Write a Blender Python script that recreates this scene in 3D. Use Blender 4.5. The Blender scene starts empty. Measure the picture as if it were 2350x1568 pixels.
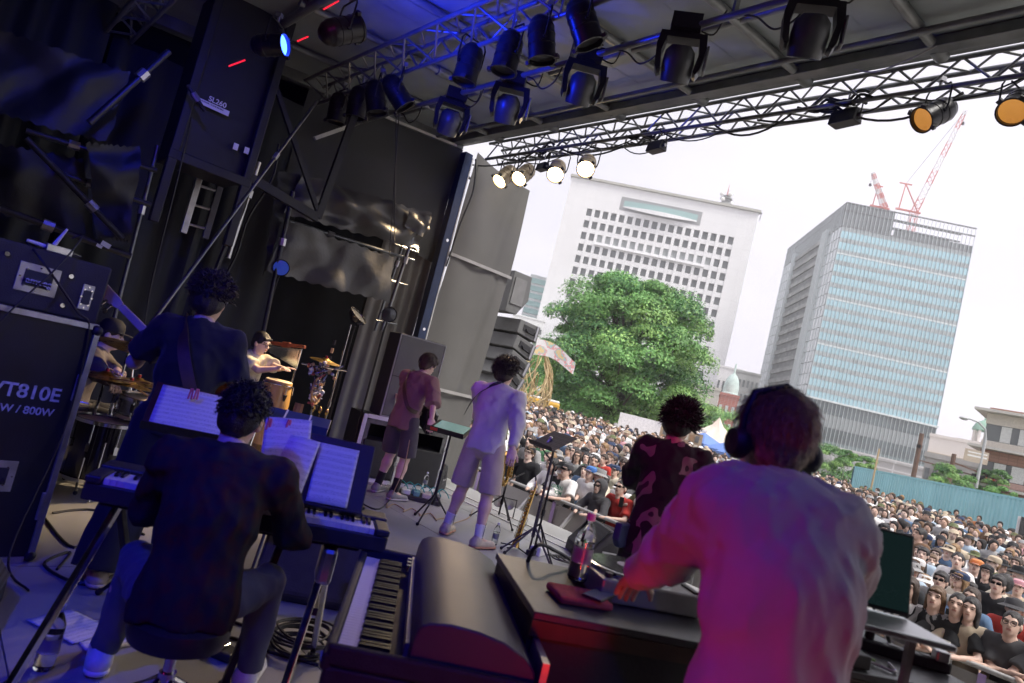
import bpy, math, random
import numpy as np
from mathutils import Vector, Matrix, Euler
sc = bpy.context.scene
R = math.radians
rnd = random.Random(7)
# ------------------------------------------------------------------ camera
PITCH, ROLL, YAW, CZ = R(4.4), R(14.1), R(41.0), 1.48
FPX = 1706.7 / 2560 * 2350            # focal length in units of a 2350 px wide frame
FW = Vector((math.sin(YAW)*math.cos(PITCH), math.cos(YAW)*math.cos(PITCH), math.sin(PITCH)))
RT = Vector((math.cos(YAW), -math.sin(YAW), 0)); UPV = RT.cross(FW)
CI = RT*math.cos(ROLL) + UPV*math.sin(ROLL); CJ = RT*math.sin(ROLL) - UPV*math.cos(ROLL)
CAM = Vector((0, 0, CZ))
cd = bpy.data.cameras.new('camera'); cam = bpy.data.objects.new('camera', cd); sc.collection.objects.link(cam)
m3 = Matrix((CI, -CJ, -FW)).transposed(); cam.matrix_world = Matrix.Translation(CAM) @ m3.to_4x4()
cd.lens = 24; cd.sensor_width = 36; cd.clip_start = .05; cd.clip_end = 3000
cd.dof.use_dof = True; cd.dof.focus_distance = 7.5; cd.dof.aperture_fstop = 2.8
sc.camera = cam
# ------------------------------------------------------------------ overcast sky
SUN_EL, SUN_AZ = R(58), R(172)         # azimuth measured from +Y towards +X
w = bpy.data.worlds.new('World'); sc.world = w; w.use_nodes = True
nt = w.node_tree; nd = nt.nodes; lk = nt.links
bg = nd['Background']; bg.inputs[1].default_value = 0.1
sky = nd.new('ShaderNodeTexSky'); sky.sky_type = 'NISHITA'; sky.sun_disc = False
sky.sun_elevation = SUN_EL; sky.sun_rotation = SUN_AZ; sky.dust_density = 6; sky.air_density = 1.4
tc = nd.new('ShaderNodeTexCoord'); nz = nd.new('ShaderNodeTexNoise'); nz.inputs['Scale'].default_value = 2.2; nz.inputs['Detail'].default_value = 5
mp = nd.new('ShaderNodeMapping'); mp.inputs['Scale'].default_value = (1, 1, 2.6)
lk.new(tc.outputs['Generated'], mp.inputs[0]); lk.new(mp.outputs[0], nz.inputs[0])
cr = nd.new('ShaderNodeValToRGB')
cr.color_ramp.elements[0].position = .3; cr.color_ramp.elements[0].color = (2.95, 2.84, 3.15, 1)
cr.color_ramp.elements[1].position = .75; cr.color_ramp.elements[1].color = (3.7, 3.5, 3.8, 1)
lk.new(nz.outputs[0], cr.inputs[0])
mx = nd.new('ShaderNodeMix'); mx.data_type = 'RGBA'; mx.inputs[0].default_value = .94
lk.new(sky.outputs[0], mx.inputs[6]); lk.new(cr.outputs[0], mx.inputs[7]); lk.new(mx.outputs[2], bg.inputs[0])
sl = bpy.data.lights.new('sun', 'SUN'); sun = bpy.data.objects.new('sun', sl); sc.collection.objects.link(sun)
sl.energy = 1.2; sl.angle = R(20); sl.color = (1, .96, .9)
sdir = Vector((math.sin(SUN_AZ)*math.cos(SUN_EL), math.cos(SUN_AZ)*math.cos(SUN_EL), math.sin(SUN_EL)))
sun.rotation_euler = sdir.to_track_quat('Z', 'Y').to_euler()
vs = sc.view_settings; vs.view_transform = 'Standard'; vs.look = 'None'; vs.exposure = 1.8; vs.gamma = 1; vs.use_curve_mapping = False
sc.render.engine = 'CYCLES'; sc.cycles.use_denoising = True; sc.cycles.use_adaptive_sampling = True; sc.cycles.adaptive_threshold = .03
sc.cycles.max_bounces = 5; sc.cycles.diffuse_bounces = 3; sc.cycles.glossy_bounces = 2; sc.cycles.transmission_bounces = 6; sc.cycles.transparent_max_bounces = 8
sc.cycles.caustics_reflective = False; sc.cycles.caustics_refractive = False; sc.cycles.sample_clamp_indirect = 4
# ------------------------------------------------------------------ measuring: a point of the place from where it is seen
def ray(px, py): return FW + CI*((px-1175)/FPX) + CJ*((py-784)/FPX)
def atz(px, py, z=0): d = ray(px, py); return CAM + d*((z-CZ)/d.z)
def aty(px, py, y): d = ray(px, py); return CAM + d*(y/d.y)
def atx(px, py, x): d = ray(px, py); return CAM + d*(x/d.x)
def atd(px, py, dep): return CAM + ray(px, py)*dep
GZ = -1.15                               # ground in front of the stage; the stage deck is z = 0
# ------------------------------------------------------------------ materials
MATS = {}
def M(name, col, rough=.55, metal=0, var=.12, scale=8, bump=0, bscale=60, spec=.5, coat=0, trans=0, emit=None, estr=0, objcol=False, alpha=1, sheen=0, wear=0, wearcol=(.5,.5,.5)):
    if name in MATS: return MATS[name]
    m = bpy.data.materials.new(name); m.use_nodes = True; MATS[name] = m
    t = m.node_tree; n = t.nodes; l = t.links; b = n['Principled BSDF']
    b.inputs['Roughness'].default_value = rough; b.inputs['Metallic'].default_value = metal
    b.inputs['Specular IOR Level'].default_value = spec; b.inputs['Coat Weight'].default_value = coat
    b.inputs['Transmission Weight'].default_value = trans; b.inputs['Alpha'].default_value = alpha
    b.inputs['Sheen Weight'].default_value = sheen
    c = (*col, 1); b.inputs['Base Color'].default_value = c
    co = n.new('ShaderNodeTexCoord')
    src = None
    if objcol:
        oi = n.new('ShaderNodeObjectInfo'); src = oi.outputs['Color']
    if var or objcol:
        nz = n.new('ShaderNodeTexNoise'); nz.inputs['Scale'].default_value = scale; nz.inputs['Detail'].default_value = 4
        l.new(co.outputs['Object'], nz.inputs[0])
        mr = n.new('ShaderNodeMapRange'); mr.inputs[1].default_value = .3; mr.inputs[2].default_value = .7
        mr.inputs[3].default_value = 1-var; mr.inputs[4].default_value = 1+var; l.new(nz.outputs[0], mr.inputs[0])
        mu = n.new('ShaderNodeMix'); mu.data_type = 'RGBA'; mu.blend_type = 'MULTIPLY'; mu.inputs[0].default_value = 1
        if src: l.new(src, mu.inputs[6])
        else: mu.inputs[6].default_value = c
        l.new(mr.outputs[0], mu.inputs[7]); out = mu.outputs[2]
        if wear:
            n2 = n.new('ShaderNodeTexNoise'); n2.inputs['Scale'].default_value = scale*3; n2.inputs['Detail'].default_value = 8; n2.inputs['Roughness'].default_value = .7
            l.new(co.outputs['Object'], n2.inputs[0])
            m2 = n.new('ShaderNodeMapRange'); m2.inputs[1].default_value = .62; m2.inputs[2].default_value = .72; m2.inputs[4].default_value = wear; l.new(n2.outputs[0], m2.inputs[0])
            mw = n.new('ShaderNodeMix'); mw.data_type = 'RGBA'; l.new(m2.outputs[0], mw.inputs[0]); l.new(out, mw.inputs[6]); mw.inputs[7].default_value = (*wearcol, 1); out = mw.outputs[2]
        l.new(out, b.inputs['Base Color'])
        r2 = n.new('ShaderNodeMapRange'); r2.inputs[3].default_value = max(.02, rough-.1); r2.inputs[4].default_value = min(1, rough+.1); l.new(nz.outputs[0], r2.inputs[0]); l.new(r2.outputs[0], b.inputs['Roughness'])
    if bump:
        nb = n.new('ShaderNodeTexNoise'); nb.inputs['Scale'].default_value = bscale; nb.inputs['Detail'].default_value = 3
        l.new(co.outputs['Object'], nb.inputs[0]); bp = n.new('ShaderNodeBump'); bp.inputs['Strength'].default_value = bump; bp.inputs['Distance'].default_value = .02
        l.new(nb.outputs[0], bp.inputs['Height']); l.new(bp.outputs[0], b.inputs['Normal'])
    if emit: b.inputs['Emission Color'].default_value = (*emit, 1); b.inputs['Emission Strength'].default_value = estr
    return m
# ------------------------------------------------------------------ mesh building
COL = sc.collection
class MB:
    def __init__(s, M=None): s.v = []; s.f = []; s.mi = []; s.k = 0; s.M = M
    def _add(s, vs, fs):
        o = len(s.v)
        if s.M is not None: vs = [s.M @ Vector(p) for p in vs]
        s.v += [tuple(p) for p in vs]; s.f += [tuple(i+o for i in f) for f in fs]; s.mi += [s.k]*len(fs); return s
    def box(s, c, sz, rot=None):
        c = Vector(c); x, y, z = [q/2 for q in sz]
        vs = [Vector((a*x, b*y, d*z)) for a in (-1, 1) for b in (-1, 1) for d in (-1, 1)]
        if rot is not None: r = Euler(rot).to_matrix() if not isinstance(rot, Matrix) else rot; vs = [r @ p for p in vs]
        return s._add([p+c for p in vs], [(0,1,3,2),(4,6,7,5),(0,4,5,1),(2,3,7,6),(0,2,6,4),(1,5,7,3)])
    def frame(s, a, b):
        d = (Vector(b)-Vector(a)).normalized(); u = d.cross(Vector((0, 0, 1)))
        if u.length < 1e-3: u = Vector((1, 0, 0))
        u.normalize(); return d, u, d.cross(u)
    def bar(s, a, b, wd, h):
        d, u, v = s.frame(a, b); a = Vector(a); b = Vector(b)
        vs = [p+u*(i*wd/2)+v*(j*h/2) for p in (a, b) for i, j in ((-1,-1),(1,-1),(1,1),(-1,1))]
        return s._add(vs, [(0,3,2,1),(4,5,6,7),(0,1,5,4),(1,2,6,5),(2,3,7,6),(3,0,4,7)])
    def tube(s, a, b, r0, r1=None, n=8, caps=True):
        r1 = r0 if r1 is None else r1; d, u, v = s.frame(a, b); a = Vector(a); b = Vector(b); vs = []
        for p, r in ((a, r0), (b, r1)):
            for i in range(n): t = 2*math.pi*i/n; vs.append(p+(u*math.cos(t)+v*math.sin(t))*r)
        fs = [(i, n+i, n+(i+1) % n, (i+1) % n) for i in range(n)]
        if caps: fs += [tuple(range(n)), tuple(range(2*n-1, n-1, -1))]
        return s._add(vs, fs)
    def path(s, pts, r, n=6, closed=False, taper=None):
        pts = [Vector(p) for p in pts]; vs = []; fs = []; N = len(pts); u = None
        for i, p in enumerate(pts):
            d = (pts[(i+1) % N] if (closed or i < N-1) else p) - (pts[i-1] if (closed or i > 0) else p)
            if d.length < 1e-9: d = Vector((0, 0, 1))
            d.normalize()
            if u is None:
                u = d.cross(Vector((0, 0, 1)));
                if u.length < 1e-3: u = d.cross(Vector((1, 0, 0)))
            u = (u - d*u.dot(d)); u.normalize(); v = d.cross(u)
            rr = r if taper is None else r*taper[min(i, len(taper)-1)] if not callable(taper) else r*taper(i/(N-1))
            for j in range(n): t = 2*math.pi*j/n; vs.append(p+(u*math.cos(t)+v*math.sin(t))*rr)
        for i in range(N if closed else N-1):
            k = (i+1) % N
            for j in range(n): fs.append((i*n+j, i*n+(j+1) % n, k*n+(j+1) % n, k*n+j))
        if not closed: fs += [tuple(range(n-1, -1, -1)), tuple(range((N-1)*n, N*n))]
        return s._add(vs, fs)
    def lathe(s, prof, n=24, M=None, a0=0, a1=2*math.pi):
        vs = []; fs = []; full = abs(a1-a0-2*math.pi) < 1e-6; m = n if full else n+1
        for r, z in prof:
            for i in range(m): t = a0+(a1-a0)*i/n; p = Vector((r*math.cos(t), r*math.sin(t), z)); vs.append(M @ p if M else p)
        for k in range(len(prof)-1):
            for i in range(n): j = (i+1) % m; fs.append((k*m+i, k*m+j, (k+1)*m+j, (k+1)*m+i))
        return s._add(vs, fs)
    def prism(s, poly, h0, h1, M=None):
        n = len(poly); vs = [Vector((x, y, z)) for z in (h0, h1) for x, y in poly]
        if M is not None: vs = [M @ p for p in vs]
        return s._add(vs, [tuple(range(n-1, -1, -1)), tuple(range(n, 2*n))]+[(i, (i+1) % n, n+(i+1) % n, n+i) for i in range(n)])
    def ball(s, c, r, n=12, m=8, rot=None):
        if not hasattr(r, '__len__'): r = (r, r, r)
        c = Vector(c); vs = []; fs = []
        for k in range(m+1):
            ph = math.pi*k/m
            for i in range(n):
                t = 2*math.pi*i/n; p = Vector((r[0]*math.sin(ph)*math.cos(t), r[1]*math.sin(ph)*math.sin(t), r[2]*math.cos(ph)))
                if rot is not None: p = rot @ p
                vs.append(c+p)
        for k in range(m):
            for i in range(n): j = (i+1) % n; fs.append((k*n+i, (k+1)*n+i, (k+1)*n+j, k*n+j))
        return s._add(vs, fs)
    def ring(s, c, Rr, r, axis=(0, 0, 1), n=24, k=6, a0=0, a1=2*math.pi):
        q = Vector(axis).normalized().to_track_quat('Z', 'Y'); full = abs(a1-a0-2*math.pi) < 1e-6
        N = n if full else n+1
        return s.path([Vector(c)+q @ Vector((Rr*math.cos(a0+(a1-a0)*i/n), Rr*math.sin(a0+(a1-a0)*i/n), 0)) for i in range(N)], r, k, closed=full)
    def grid(s, fn, nu, nv):
        vs = [fn(i/nu, j/nv) for j in range(nv+1) for i in range(nu+1)]; m = nu+1
        return s._add(vs, [(j*m+i, j*m+i+1, (j+1)*m+i+1, (j+1)*m+i) for j in range(nv) for i in range(nu)])
    def mesh(s, name, mats, smooth=False, ang=40):
        me = bpy.data.meshes.new(name); me.from_pydata(s.v, [], s.f)
        for m in (mats if isinstance(mats, (list, tuple)) else [mats]): me.materials.append(m)
        if any(s.mi): me.polygons.foreach_set('material_index', s.mi)
        if smooth:
            me.polygons.foreach_set('use_smooth', [True]*len(me.polygons)); me.set_sharp_from_angle(angle=R(ang))
        me.update(); return me
    def build(s, name, mats, parent=None, smooth=True, bevel=0, kind=None, ang=40):
        o = link(name, s.mesh(name, mats, smooth, ang), parent)
        if bevel: b = o.modifiers.new('edge', 'BEVEL'); b.width = bevel; b.segments = 2; b.limit_method = 'ANGLE'; b.angle_limit = R(35)
        if kind: o['kind'] = kind
        return o
def link(name, data, parent=None, loc=None, rot=None):
    o = bpy.data.objects.new(name, data); COL.objects.link(o)
    if parent is not None: o.parent = parent
    if loc is not None: o.location = loc
    if rot is not None: o.rotation_euler = rot
    return o
def tag(o, label, cat, group=None, kind=None):
    o['label'] = label; o['category'] = cat
    if group: o['group'] = group
    if kind: o['kind'] = kind
    return o
def thing(name, label, cat, loc=(0, 0, 0), rz=0, group=None):
    o = link(name, None, None, loc, (0, 0, rz)); o.empty_display_size = .1
    return tag(o, label, cat, group)
def struct(name, mb, mat, parent=None, **k):
    o = mb.build(name, mat, parent, **k)
    if parent is None: o['kind'] = 'structure'
    return o
def copytree(o, parent=None):
    c = o.copy(); COL.objects.link(c); c.parent = parent
    for ch in o.children: copytree(ch, c)
    return c
def text(name, s, size, mat, parent, loc, rot, ext=.001, align='LEFT'):
    cu = bpy.data.curves.new(name, 'FONT'); cu.body = s; cu.size = size; cu.extrude = ext; cu.align_x = align; cu.offset = size*.018; cu.materials.append(mat)
    tmp = bpy.data.objects.new(name, cu); me = bpy.data.meshes.new_from_object(tmp); me.name = name; bpy.data.objects.remove(tmp)
    if not me.materials: me.materials.append(mat)
    o = link(name, me, parent)
    if isinstance(rot, Matrix): o.matrix_local = Matrix.Translation(loc) @ rot.to_4x4()
    else: o.location = loc; o.rotation_euler = rot
    return o
def basis(x, y, z): return Matrix((Vector(x), Vector(y), Vector(z))).transposed()
def frameM(o, x, y, z): return Matrix.Translation(o) @ basis(x, y, z).to_4x4()
def catenary(a, b, sag, n=10):
    a = Vector(a); b = Vector(b); return [a.lerp(b, i/n) - Vector((0, 0, sag*4*(i/n)*(1-i/n))) for i in range(n+1)]
def wiggle(pts, n=6):           # smooth curve through points (Catmull-Rom)
    P = [Vector(p) for p in pts]; out = []
    for i in range(len(P)-1):
        a = P[max(i-1, 0)]; b = P[i]; c = P[i+1]; d = P[min(i+2, len(P)-1)]
        for k in range(n):
            t = k/n; out.append(.5*((2*b)+(c-a)*t+(2*a-5*b+4*c-d)*t*t+(3*b-a-3*c+d)*t**3))
    return out+[P[-1]]
# shared materials
BLACK = M('black_metal', (.018, .018, .02), .42, .3, .3, 20, .03)
BLKPL = M('black_plastic', (.02, .02, .022), .5, 0, .2, 15, .04, 200)
CHROME = M('chrome', (.75, .75, .76), .16, 1, .06, 20)
ALU = M('aluminium', (.55, .55, .56), .38, 1, .15, 12, .02)
STEEL = M('steel', (.42, .42, .44), .35, .9, .2, 10)
RUB = M('rubber', (.015, .015, .016), .75, 0, .2, 30)
CABLE = M('cable', (.012, .012, .014), .5, 0, .2, 30)
WHITE = M('white_paint', (.78, .78, .77), .5, 0, .06, 10)
PAPER = M('paper', (.78, .77, .75), .8, 0, .03, 10)
WOODR = M('red_brown_wood', (.28, .075, .03), .4, 0, .25, 12)
BRASS = M('brass', (.55, .36, .12), .25, 1, .25, 15)
PINKPL = M('pink_plastic', (.75, .16, .22), .45)
REDPL = M('red_plastic', (.5, .03, .02), .4)
# ================================================================== the setting: ground, deck, roof, wings
def npmesh(name, V, F, mats, smooth=False, mi=None):
    V = np.asarray(V, np.float32); F = np.asarray(F, np.int32); k = F.shape[1]
    me = bpy.data.meshes.new(name); me.vertices.add(len(V)); me.vertices.foreach_set('co', V.ravel())
    me.loops.add(F.size); me.loops.foreach_set('vertex_index', F.ravel())
    me.polygons.add(len(F)); me.polygons.foreach_set('loop_start', np.arange(0, F.size, k, dtype=np.int32))
    for m in (mats if isinstance(mats, (list, tuple)) else [mats]): me.materials.append(m)
    if mi is not None: me.polygons.foreach_set('material_index', np.asarray(mi, np.int32))
    if smooth: me.polygons.foreach_set('use_smooth', np.ones(len(F), bool))
    me.update(calc_edges=True); return me
ASPH = M('plaza_ground', (.34, .32, .29), .85, 0, .3, .6, .2, 20)
def gz(d): return GZ+.92*(1-math.exp(-max(0, d-12)/17))
struct('ground', MB().grid(lambda u, v: (lambda d, a: (d*math.sin(a), d*math.cos(a), gz(d)))(520*v**3, 2*math.pi*u), 96, 60), ASPH)
# stage deck in plywood panels with a dark grey non-slip coat
DECKM = M('grey_stage_coat', (.32, .32, .31), .4, 0, .2, 1.6, .1, 90, spec=.6, wear=.3, wearcol=(.42, .41, .38))
deck = struct('stage_deck', MB().box((1.5, 3.5, -.08), (9.2, 13.4, .12)), BLACK, smooth=False)
pm = MB().box((0, 0, -.0098), (1.213, 2.433, .0196)).mesh('deck_panel', DECKM)
x = -3.05
while x < 6.0:
    y = -3.1
    while y < 10:
        o = link('deck_panel', pm, deck, (x+.61, y+1.22, -.0002*((int(x*7)+int(y*3)) % 4))); y += 2.44
    x += 1.22
struct('stage_front_skirt', MB().grid(lambda u, v: (6.13+.02*math.sin(u*260), -3.2+13.3*u, GZ+(1.0)*v), 400, 2), M('skirt_cloth', (.03, .03, .032), .9), smooth=True)
struct('stage_edge_strip', MB().box((5.83, 3.6, .006), (.035, 13, .008)).box((6.09, 3.6, .004), (.03, 13.2, .012)), M('pale_edge_trim', (.5, .49, .47), .5), smooth=False)
# roof: rising slightly to the front
def rz(x): return 4.62+.095*x
ROOFM = M('grey_roof_sheet', (.27, .3, .3), .6, 0, .15, 2, .05, 30)
roof = struct('stage_roof', MB().prism([(-3.4, rz(-3.4)+.09), (5.86, rz(5.86)+.09), (5.86, rz(5.86)+.22), (-3.4, rz(-3.4)+.3)], -3.6, 10.2, Matrix.Rotation(R(90), 4, 'X') @ Matrix.Diagonal((1, 1, -1, 1))), ROOFM, smooth=False)
for i in range(11):
    for x0, x1 in ((-3.3, -.9), (-.88, 1.52), (1.54, 3.44), (3.46, 5.84)):
        y0 = -3.4+i*1.22
        def pf(u, v, x0=x0, x1=x1, y0=y0):
            xx = x0+(x1-x0)*u; return (xx, y0+1.21*v, rz(xx)+.085-.018*math.sin(math.pi*u)*math.sin(math.pi*v))
        MB().grid(pf, 4, 4).build('roof_panel', ROOFM, roof)
RAFT = M('roof_steel', (.2, .21, .21), .4, .4, .2, 6)
for i in range(9):
    yy = -1.3+1.19*i
    m = MB()
    for a, b in ((2.2, 4.0), (4.0, 5.9)): m.tube((a, yy, rz(a)+.02), (b, yy, rz(b)+.02), .042, n=10)
    m.tube((3.93, yy, rz(3.95)+.02), (4.09, yy, rz(4.05)+.02), .06, n=10).tube((5.75, yy, rz(5.75)+.02), (5.95, yy, rz(5.95)+.02), .062, n=10)
    m.build('rafter', RAFT, roof)
for xx, r, dz in ((5.36, .03, -.03), (4.62, .035, .03), (2.3, .05, 0), (.2, .05, 0)):
    MB().tube((xx, -3.2, rz(xx)+dz), (xx, 9.1, rz(xx)+dz), r, n=10).build('roof_pipe', RAFT, roof)
MB().box((5.72, 3.2, rz(5.72)+.02), (.13, 12.9, .1)).box((5.92, 3.2, rz(5.9)+.13), (.1, 12.9, .2)).build('front_beam', RAFT, roof, smooth=False, bevel=.01)
for yy in (-2.2, 9.15):
    MB().bar((5.9, yy, rz(5.9)+.02), (.1, yy, rz(.1)+.02), .09, .16).build('side_beam', RAFT, roof, smooth=False, bevel=.008)
WHT = M('white_edge_strip', (.62, .62, .6), .5)
MB().bar((5.75, 9.08, rz(5.75)-.05), (3.9, 9.08, rz(3.9)-.06), .03, .035).build('white_edge', WHT, roof, smooth=False)
MB().bar(aty(722, 318, 9.0), aty(853, 272, 9.0), .05, .05).build('white_edge', WHT, roof, smooth=False)
# walls that close the stage behind and beside the camera
BLKCL = M('black_molton', (.008, .01, .012), .95, 0, .15, 6, .15, 120, spec=.15)
struct('wall_rear', MB().box((-3.3, 3.4, 1.6), (.1, 13.6, 5.6)), BLKCL, smooth=False)
struct('wall_near', MB().box((.6, -3.2, 1.6), (7.6, .1, 5.6)), BLKCL, smooth=False)
struct('wall_far', MB().box((1.2, 9.75, 1.9), (9.4, .08, 7.4)), BLKCL, smooth=False)
# pleated curtains on the far wing wall
CURT = M('black_curtain', (.024, .03, .036), .72, 0, .15, 3, .12, 140, spec=.4)
def curtain(name, label, x0, x1, y, z0, z1, pl=.22, amp=.05, mat=CURT, seed=0):
    r = random.Random(seed); ph = [r.uniform(0, 6) for _ in range(4)]; nu = int((x1-x0)/pl*10)
    def f(u, v):
        xx = x0+(x1-x0)*u; k = 2*math.pi*xx/pl
        a = amp*(.55+.45*math.sin(xx*3+ph[0]))*(1-.25*v)
        return (xx+.01*math.sin(v*5+ph[1]), y+a*math.sin(k+.9*math.sin(xx*2.3+ph[2])+.3*v)+.02*math.sin(xx*9+v*4+ph[3]), z0+(z1-z0)*v)
    o = MB().grid(f, max(nu, 12), 14).build(name, mat); return tag(o, label, 'curtain', 'curtains at the far wing')
curtain('stage_curtain', 'black pleated curtain hanging behind the drummer at the far left', -2.6, .95, 8.9, 0, 4.6, .34, .07, seed=1)
curtain('stage_curtain', 'black pleated curtain hanging directly behind the bass player\'s head', 1.0, 2.55, 8.95, 0, 4.3, .3, .09, seed=2)
curtain('stage_curtain', 'dark curtain between the ladder poles and the crumpled tarpaulin', 2.6, 3.6, 9.2, 0, 4.6, .28, .06, seed=3)
curtain('stage_curtain', 'flat black backdrop behind the conga and chimes below the tarpaulin', 3.62, 5.0, 9.3, 0, 4.5, .9, .015, BLKCL, 4)
curtain('stage_curtain', 'grey gathered curtain strip beside the blue roof post', 5.02, 5.95, 9.25, 0, 4.7, .17, .04, M('grey_curtain', (.16, .155, .15), .85, 0, .1, 4), 5)
struct('gable_cloth', MB().grid(lambda u, v: (3.3+2.62*u, 9.15+.05*math.sin(u*7+v*3)*v, 3.55+1.45*v-.45*(1-v)*u+.12*u), 30, 16), M('gable_fabric', (.05, .054, .06), .85, 0, .08, 3, .1, 200), smooth=True)
# blue roof post with a pale edge, and the grey scrim wing in front of the speakers
t = thing('roof_post', 'dark blue steel roof post with pale edge beside the grey scrim', 'post', (5.93, 9.0, 0))
MB().box((0, 0, 2.5), (.15, .15, 5.1)).build('post_tube', M('blue_steel', (.02, .035, .09), .45, .2, .2, 5), t, smooth=False, bevel=.01)
MB().box((.087, -.05, 2.5), (.02, .05, 5.0)).build('pale_edge', WHT, t, smooth=False)
for zz in (1.2, 2.15, 3.6): MB().tube((0, -.085, zz), (0, -.06, zz), .025, n=10).build('bolt', CHROME, t)
SCRIM = M('grey_scrim', (.14, .137, .13), .9, 0, .06, 2, .08, 260, spec=.2)
t = thing('scrim_wing', 'grey fabric scrim wing beside the stage with three pale seam bars', 'scrim', (6.0, 9.02, GZ))
zs = [0, aty(1020, 897, 9).z-GZ, aty(1080, 602, 9).z-GZ, 5.15-GZ]
for k in range(3):
    def sf(u, v, k=k):
        xx = .06+1.28*u; ww = .028*math.sin(u*9+k)*math.sin(v*3+1)+.03*math.exp(-((u-.72-.1*v)/.05)**2)*(1 if k == 1 else .4)
        return (xx+(.1*v-.05 if k < 2 else .05), -.02+ww, zs[k]+(zs[k+1]-zs[k])*v - (.25*u if (k == 2 and v == 1) else 0))
    MB().grid(sf, 40, 12).build('scrim_panel', SCRIM, t)
for zz in zs[1:3]: MB().box((.72, -.06, zz), (1.4, .02, .05)).build('seam_bar', M('pale_seam', (.33, .32, .31), .8), t, smooth=False)
for zz in (zs[1], zs[2], 5.9): MB().tube((-.02, .1, zz), (1.45, .1, zz), .025).build('rail', STEEL, t)
for xx in (.08, 1.38): MB().tube((xx, .12, 0), (xx, .12, 6.1), .03).build('upright', STEEL, t)
# line array of speakers hanging beyond the scrim
SPK = M('speaker_grey', (.13, .132, .13), .6, 0, .1, 8)
base = aty(1168, 752, 10.2)
cabs = [(1168, 752), (1158, 790), (1146, 826), (1133, 860), (1120, 893)]
NTH = ['topmost', 'second', 'middle', 'fourth', 'lowest']
for i, q in enumerate(cabs):
    p = aty(*q, 10.3); t = thing('line_array_speaker', f'{NTH[i]} grey cabinet of the hanging speaker column beyond the scrim', 'speaker', p, 0, 'hanging speaker column')
    t.rotation_euler = (0, R(5+7*i), R(6))
    MB().prism([(-.32, -.13), (.3, -.16), (.3, .16), (-.32, .13)], -.55, .55, Matrix.Rotation(R(90), 4, 'X')).build('cabinet', SPK, t, smooth=False, bevel=.012)
    MB().box((-.02, -.556, .01), (.34, .012, .12)).build('side_recess', BLKPL, t, smooth=False)
    MB().path([(-.12, -.57, .0), (-.08, -.585, -.05), (.14, -.585, -.05), (.16, -.57, 0)], .014).build('grab_handle', BLACK, t)
    MB().bar((.2, -.57, -.14), (.2, -.57, .15), .05, .02).build('rigging_link', STEEL, t, smooth=False)
p = aty(1158, 668, 10.0); t = thing('hung_subwoofer', 'grey wedge cabinet hung above the line array beside the scrim', 'speaker', p)
MB().prism([(-.2, -.42), (.08, -.42), (.3, -.1), (.25, .36), (-.2, .36)], -.4, .4, Matrix.Rotation(R(90), 4, 'X')).build('cabinet', SPK, t, smooth=False, bevel=.012)
MB().box((0, -.41, .0), (.3, .02, .5)).build('side_panel', M('speaker_panel', (.19, .19, .19), .7), t, smooth=False)
# ================================================================== outdoors
def azel(px, py): d = ray(px, py); return math.atan2(d.x, d.y), d.z/math.hypot(d.x, d.y)
def polar(az, r, z=GZ): return Vector((math.sin(az)*r, math.cos(az)*r, z))
class Facade:
    """vertical plane square to the direction az at distance r"""
    def __init__(s, az, r): s.az = az; s.r = r; s.n = Vector((math.sin(az), math.cos(az), 0)); s.u = Vector((math.cos(az), -math.sin(az), 0)); s.o = s.n*r
    def at(s, px, py): d = ray(px, py); p = CAM + d*(s.r/d.dot(s.n)); return (p-s.o).dot(s.u), p.z
    def M(s): return frameM(s.o, s.u, s.n, (0, 0, 1))      # local x along, y away, z up
def bricky(name, c, c2, sx, sz, joint=.02, rough=.7, mortar=None):
    m = M(name, c, rough, 0, .05, .2); n = m.node_tree.nodes; l = m.node_tree.links; b = n['Principled BSDF']
    bt = n.new('ShaderNodeTexBrick'); bt.offset = 0; bt.inputs['Color1'].default_value = (*c, 1); bt.inputs['Color2'].default_value = (*c2, 1)
    bt.inputs['Mortar'].default_value = (*(mortar or [q*.7 for q in c]), 1); bt.inputs['Scale'].default_value = 1; bt.inputs['Brick Width'].default_value = sx; bt.inputs['Row Height'].default_value = sz; bt.inputs['Mortar Size'].default_value = joint
    tc = n.new('ShaderNodeTexCoord'); sp = n.new('ShaderNodeSeparateXYZ'); cb = n.new('ShaderNodeCombineXYZ'); ad = n.new('ShaderNodeMath')
    l.new(tc.outputs['Object'], sp.inputs[0]); l.new(sp.outputs[0], ad.inputs[0]); l.new(sp.outputs[1], ad.inputs[1]); l.new(ad.outputs[0], cb.inputs[0]); l.new(sp.outputs[2], cb.inputs[1])
    l.new(cb.outputs[0], bt.inputs[0]); l.new(bt.outputs[0], b.inputs['Base Color']); return m
DGLASS = M('dark_window', (.1, .115, .115), .15, 0, .35, .35, spec=.8)
WALLW = bricky('white_panel_wall', (.76, .77, .78), (.73, .74, .75), 4.2, 4.0, .06, mortar=(.62, .63, .64))
# --- white government block
fa = Facade(R(50.45), 262); L, zt = fa.at(1313, 405); Rr, zt2 = fa.at(1742, 490); zt = (zt+zt2)/2
wb = thing('office_block', 'tall white panelled office block with square windows behind the big tree', 'building'); wb.matrix_world = fa.M()
u0, z0 = fa.at(1352, 487); u1, _ = fa.at(1676, 556); _, z2 = fa.at(1343, 513); zp = z0-z2; NC = 18; up = (u1-u0)/(NC-1); ww, wh = up*.64, zp*.62
NR = int((z0-GZ)/zp)
wl = MB(); D0 = 1.3
wl.box(((L+u0-ww/2)/2, D0/2+.0, (zt+GZ)/2), (u0-ww/2-L, D0, zt-GZ)).box(((Rr+u1+ww/2)/2, D0/2, (zt+GZ)/2), (Rr-u1-ww/2, D0, zt-GZ))
wl.box(((u0+u1)/2, D0/2, (zt+z0+wh/2)/2), (u1-u0+ww, D0, zt-z0-wh/2))
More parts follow.
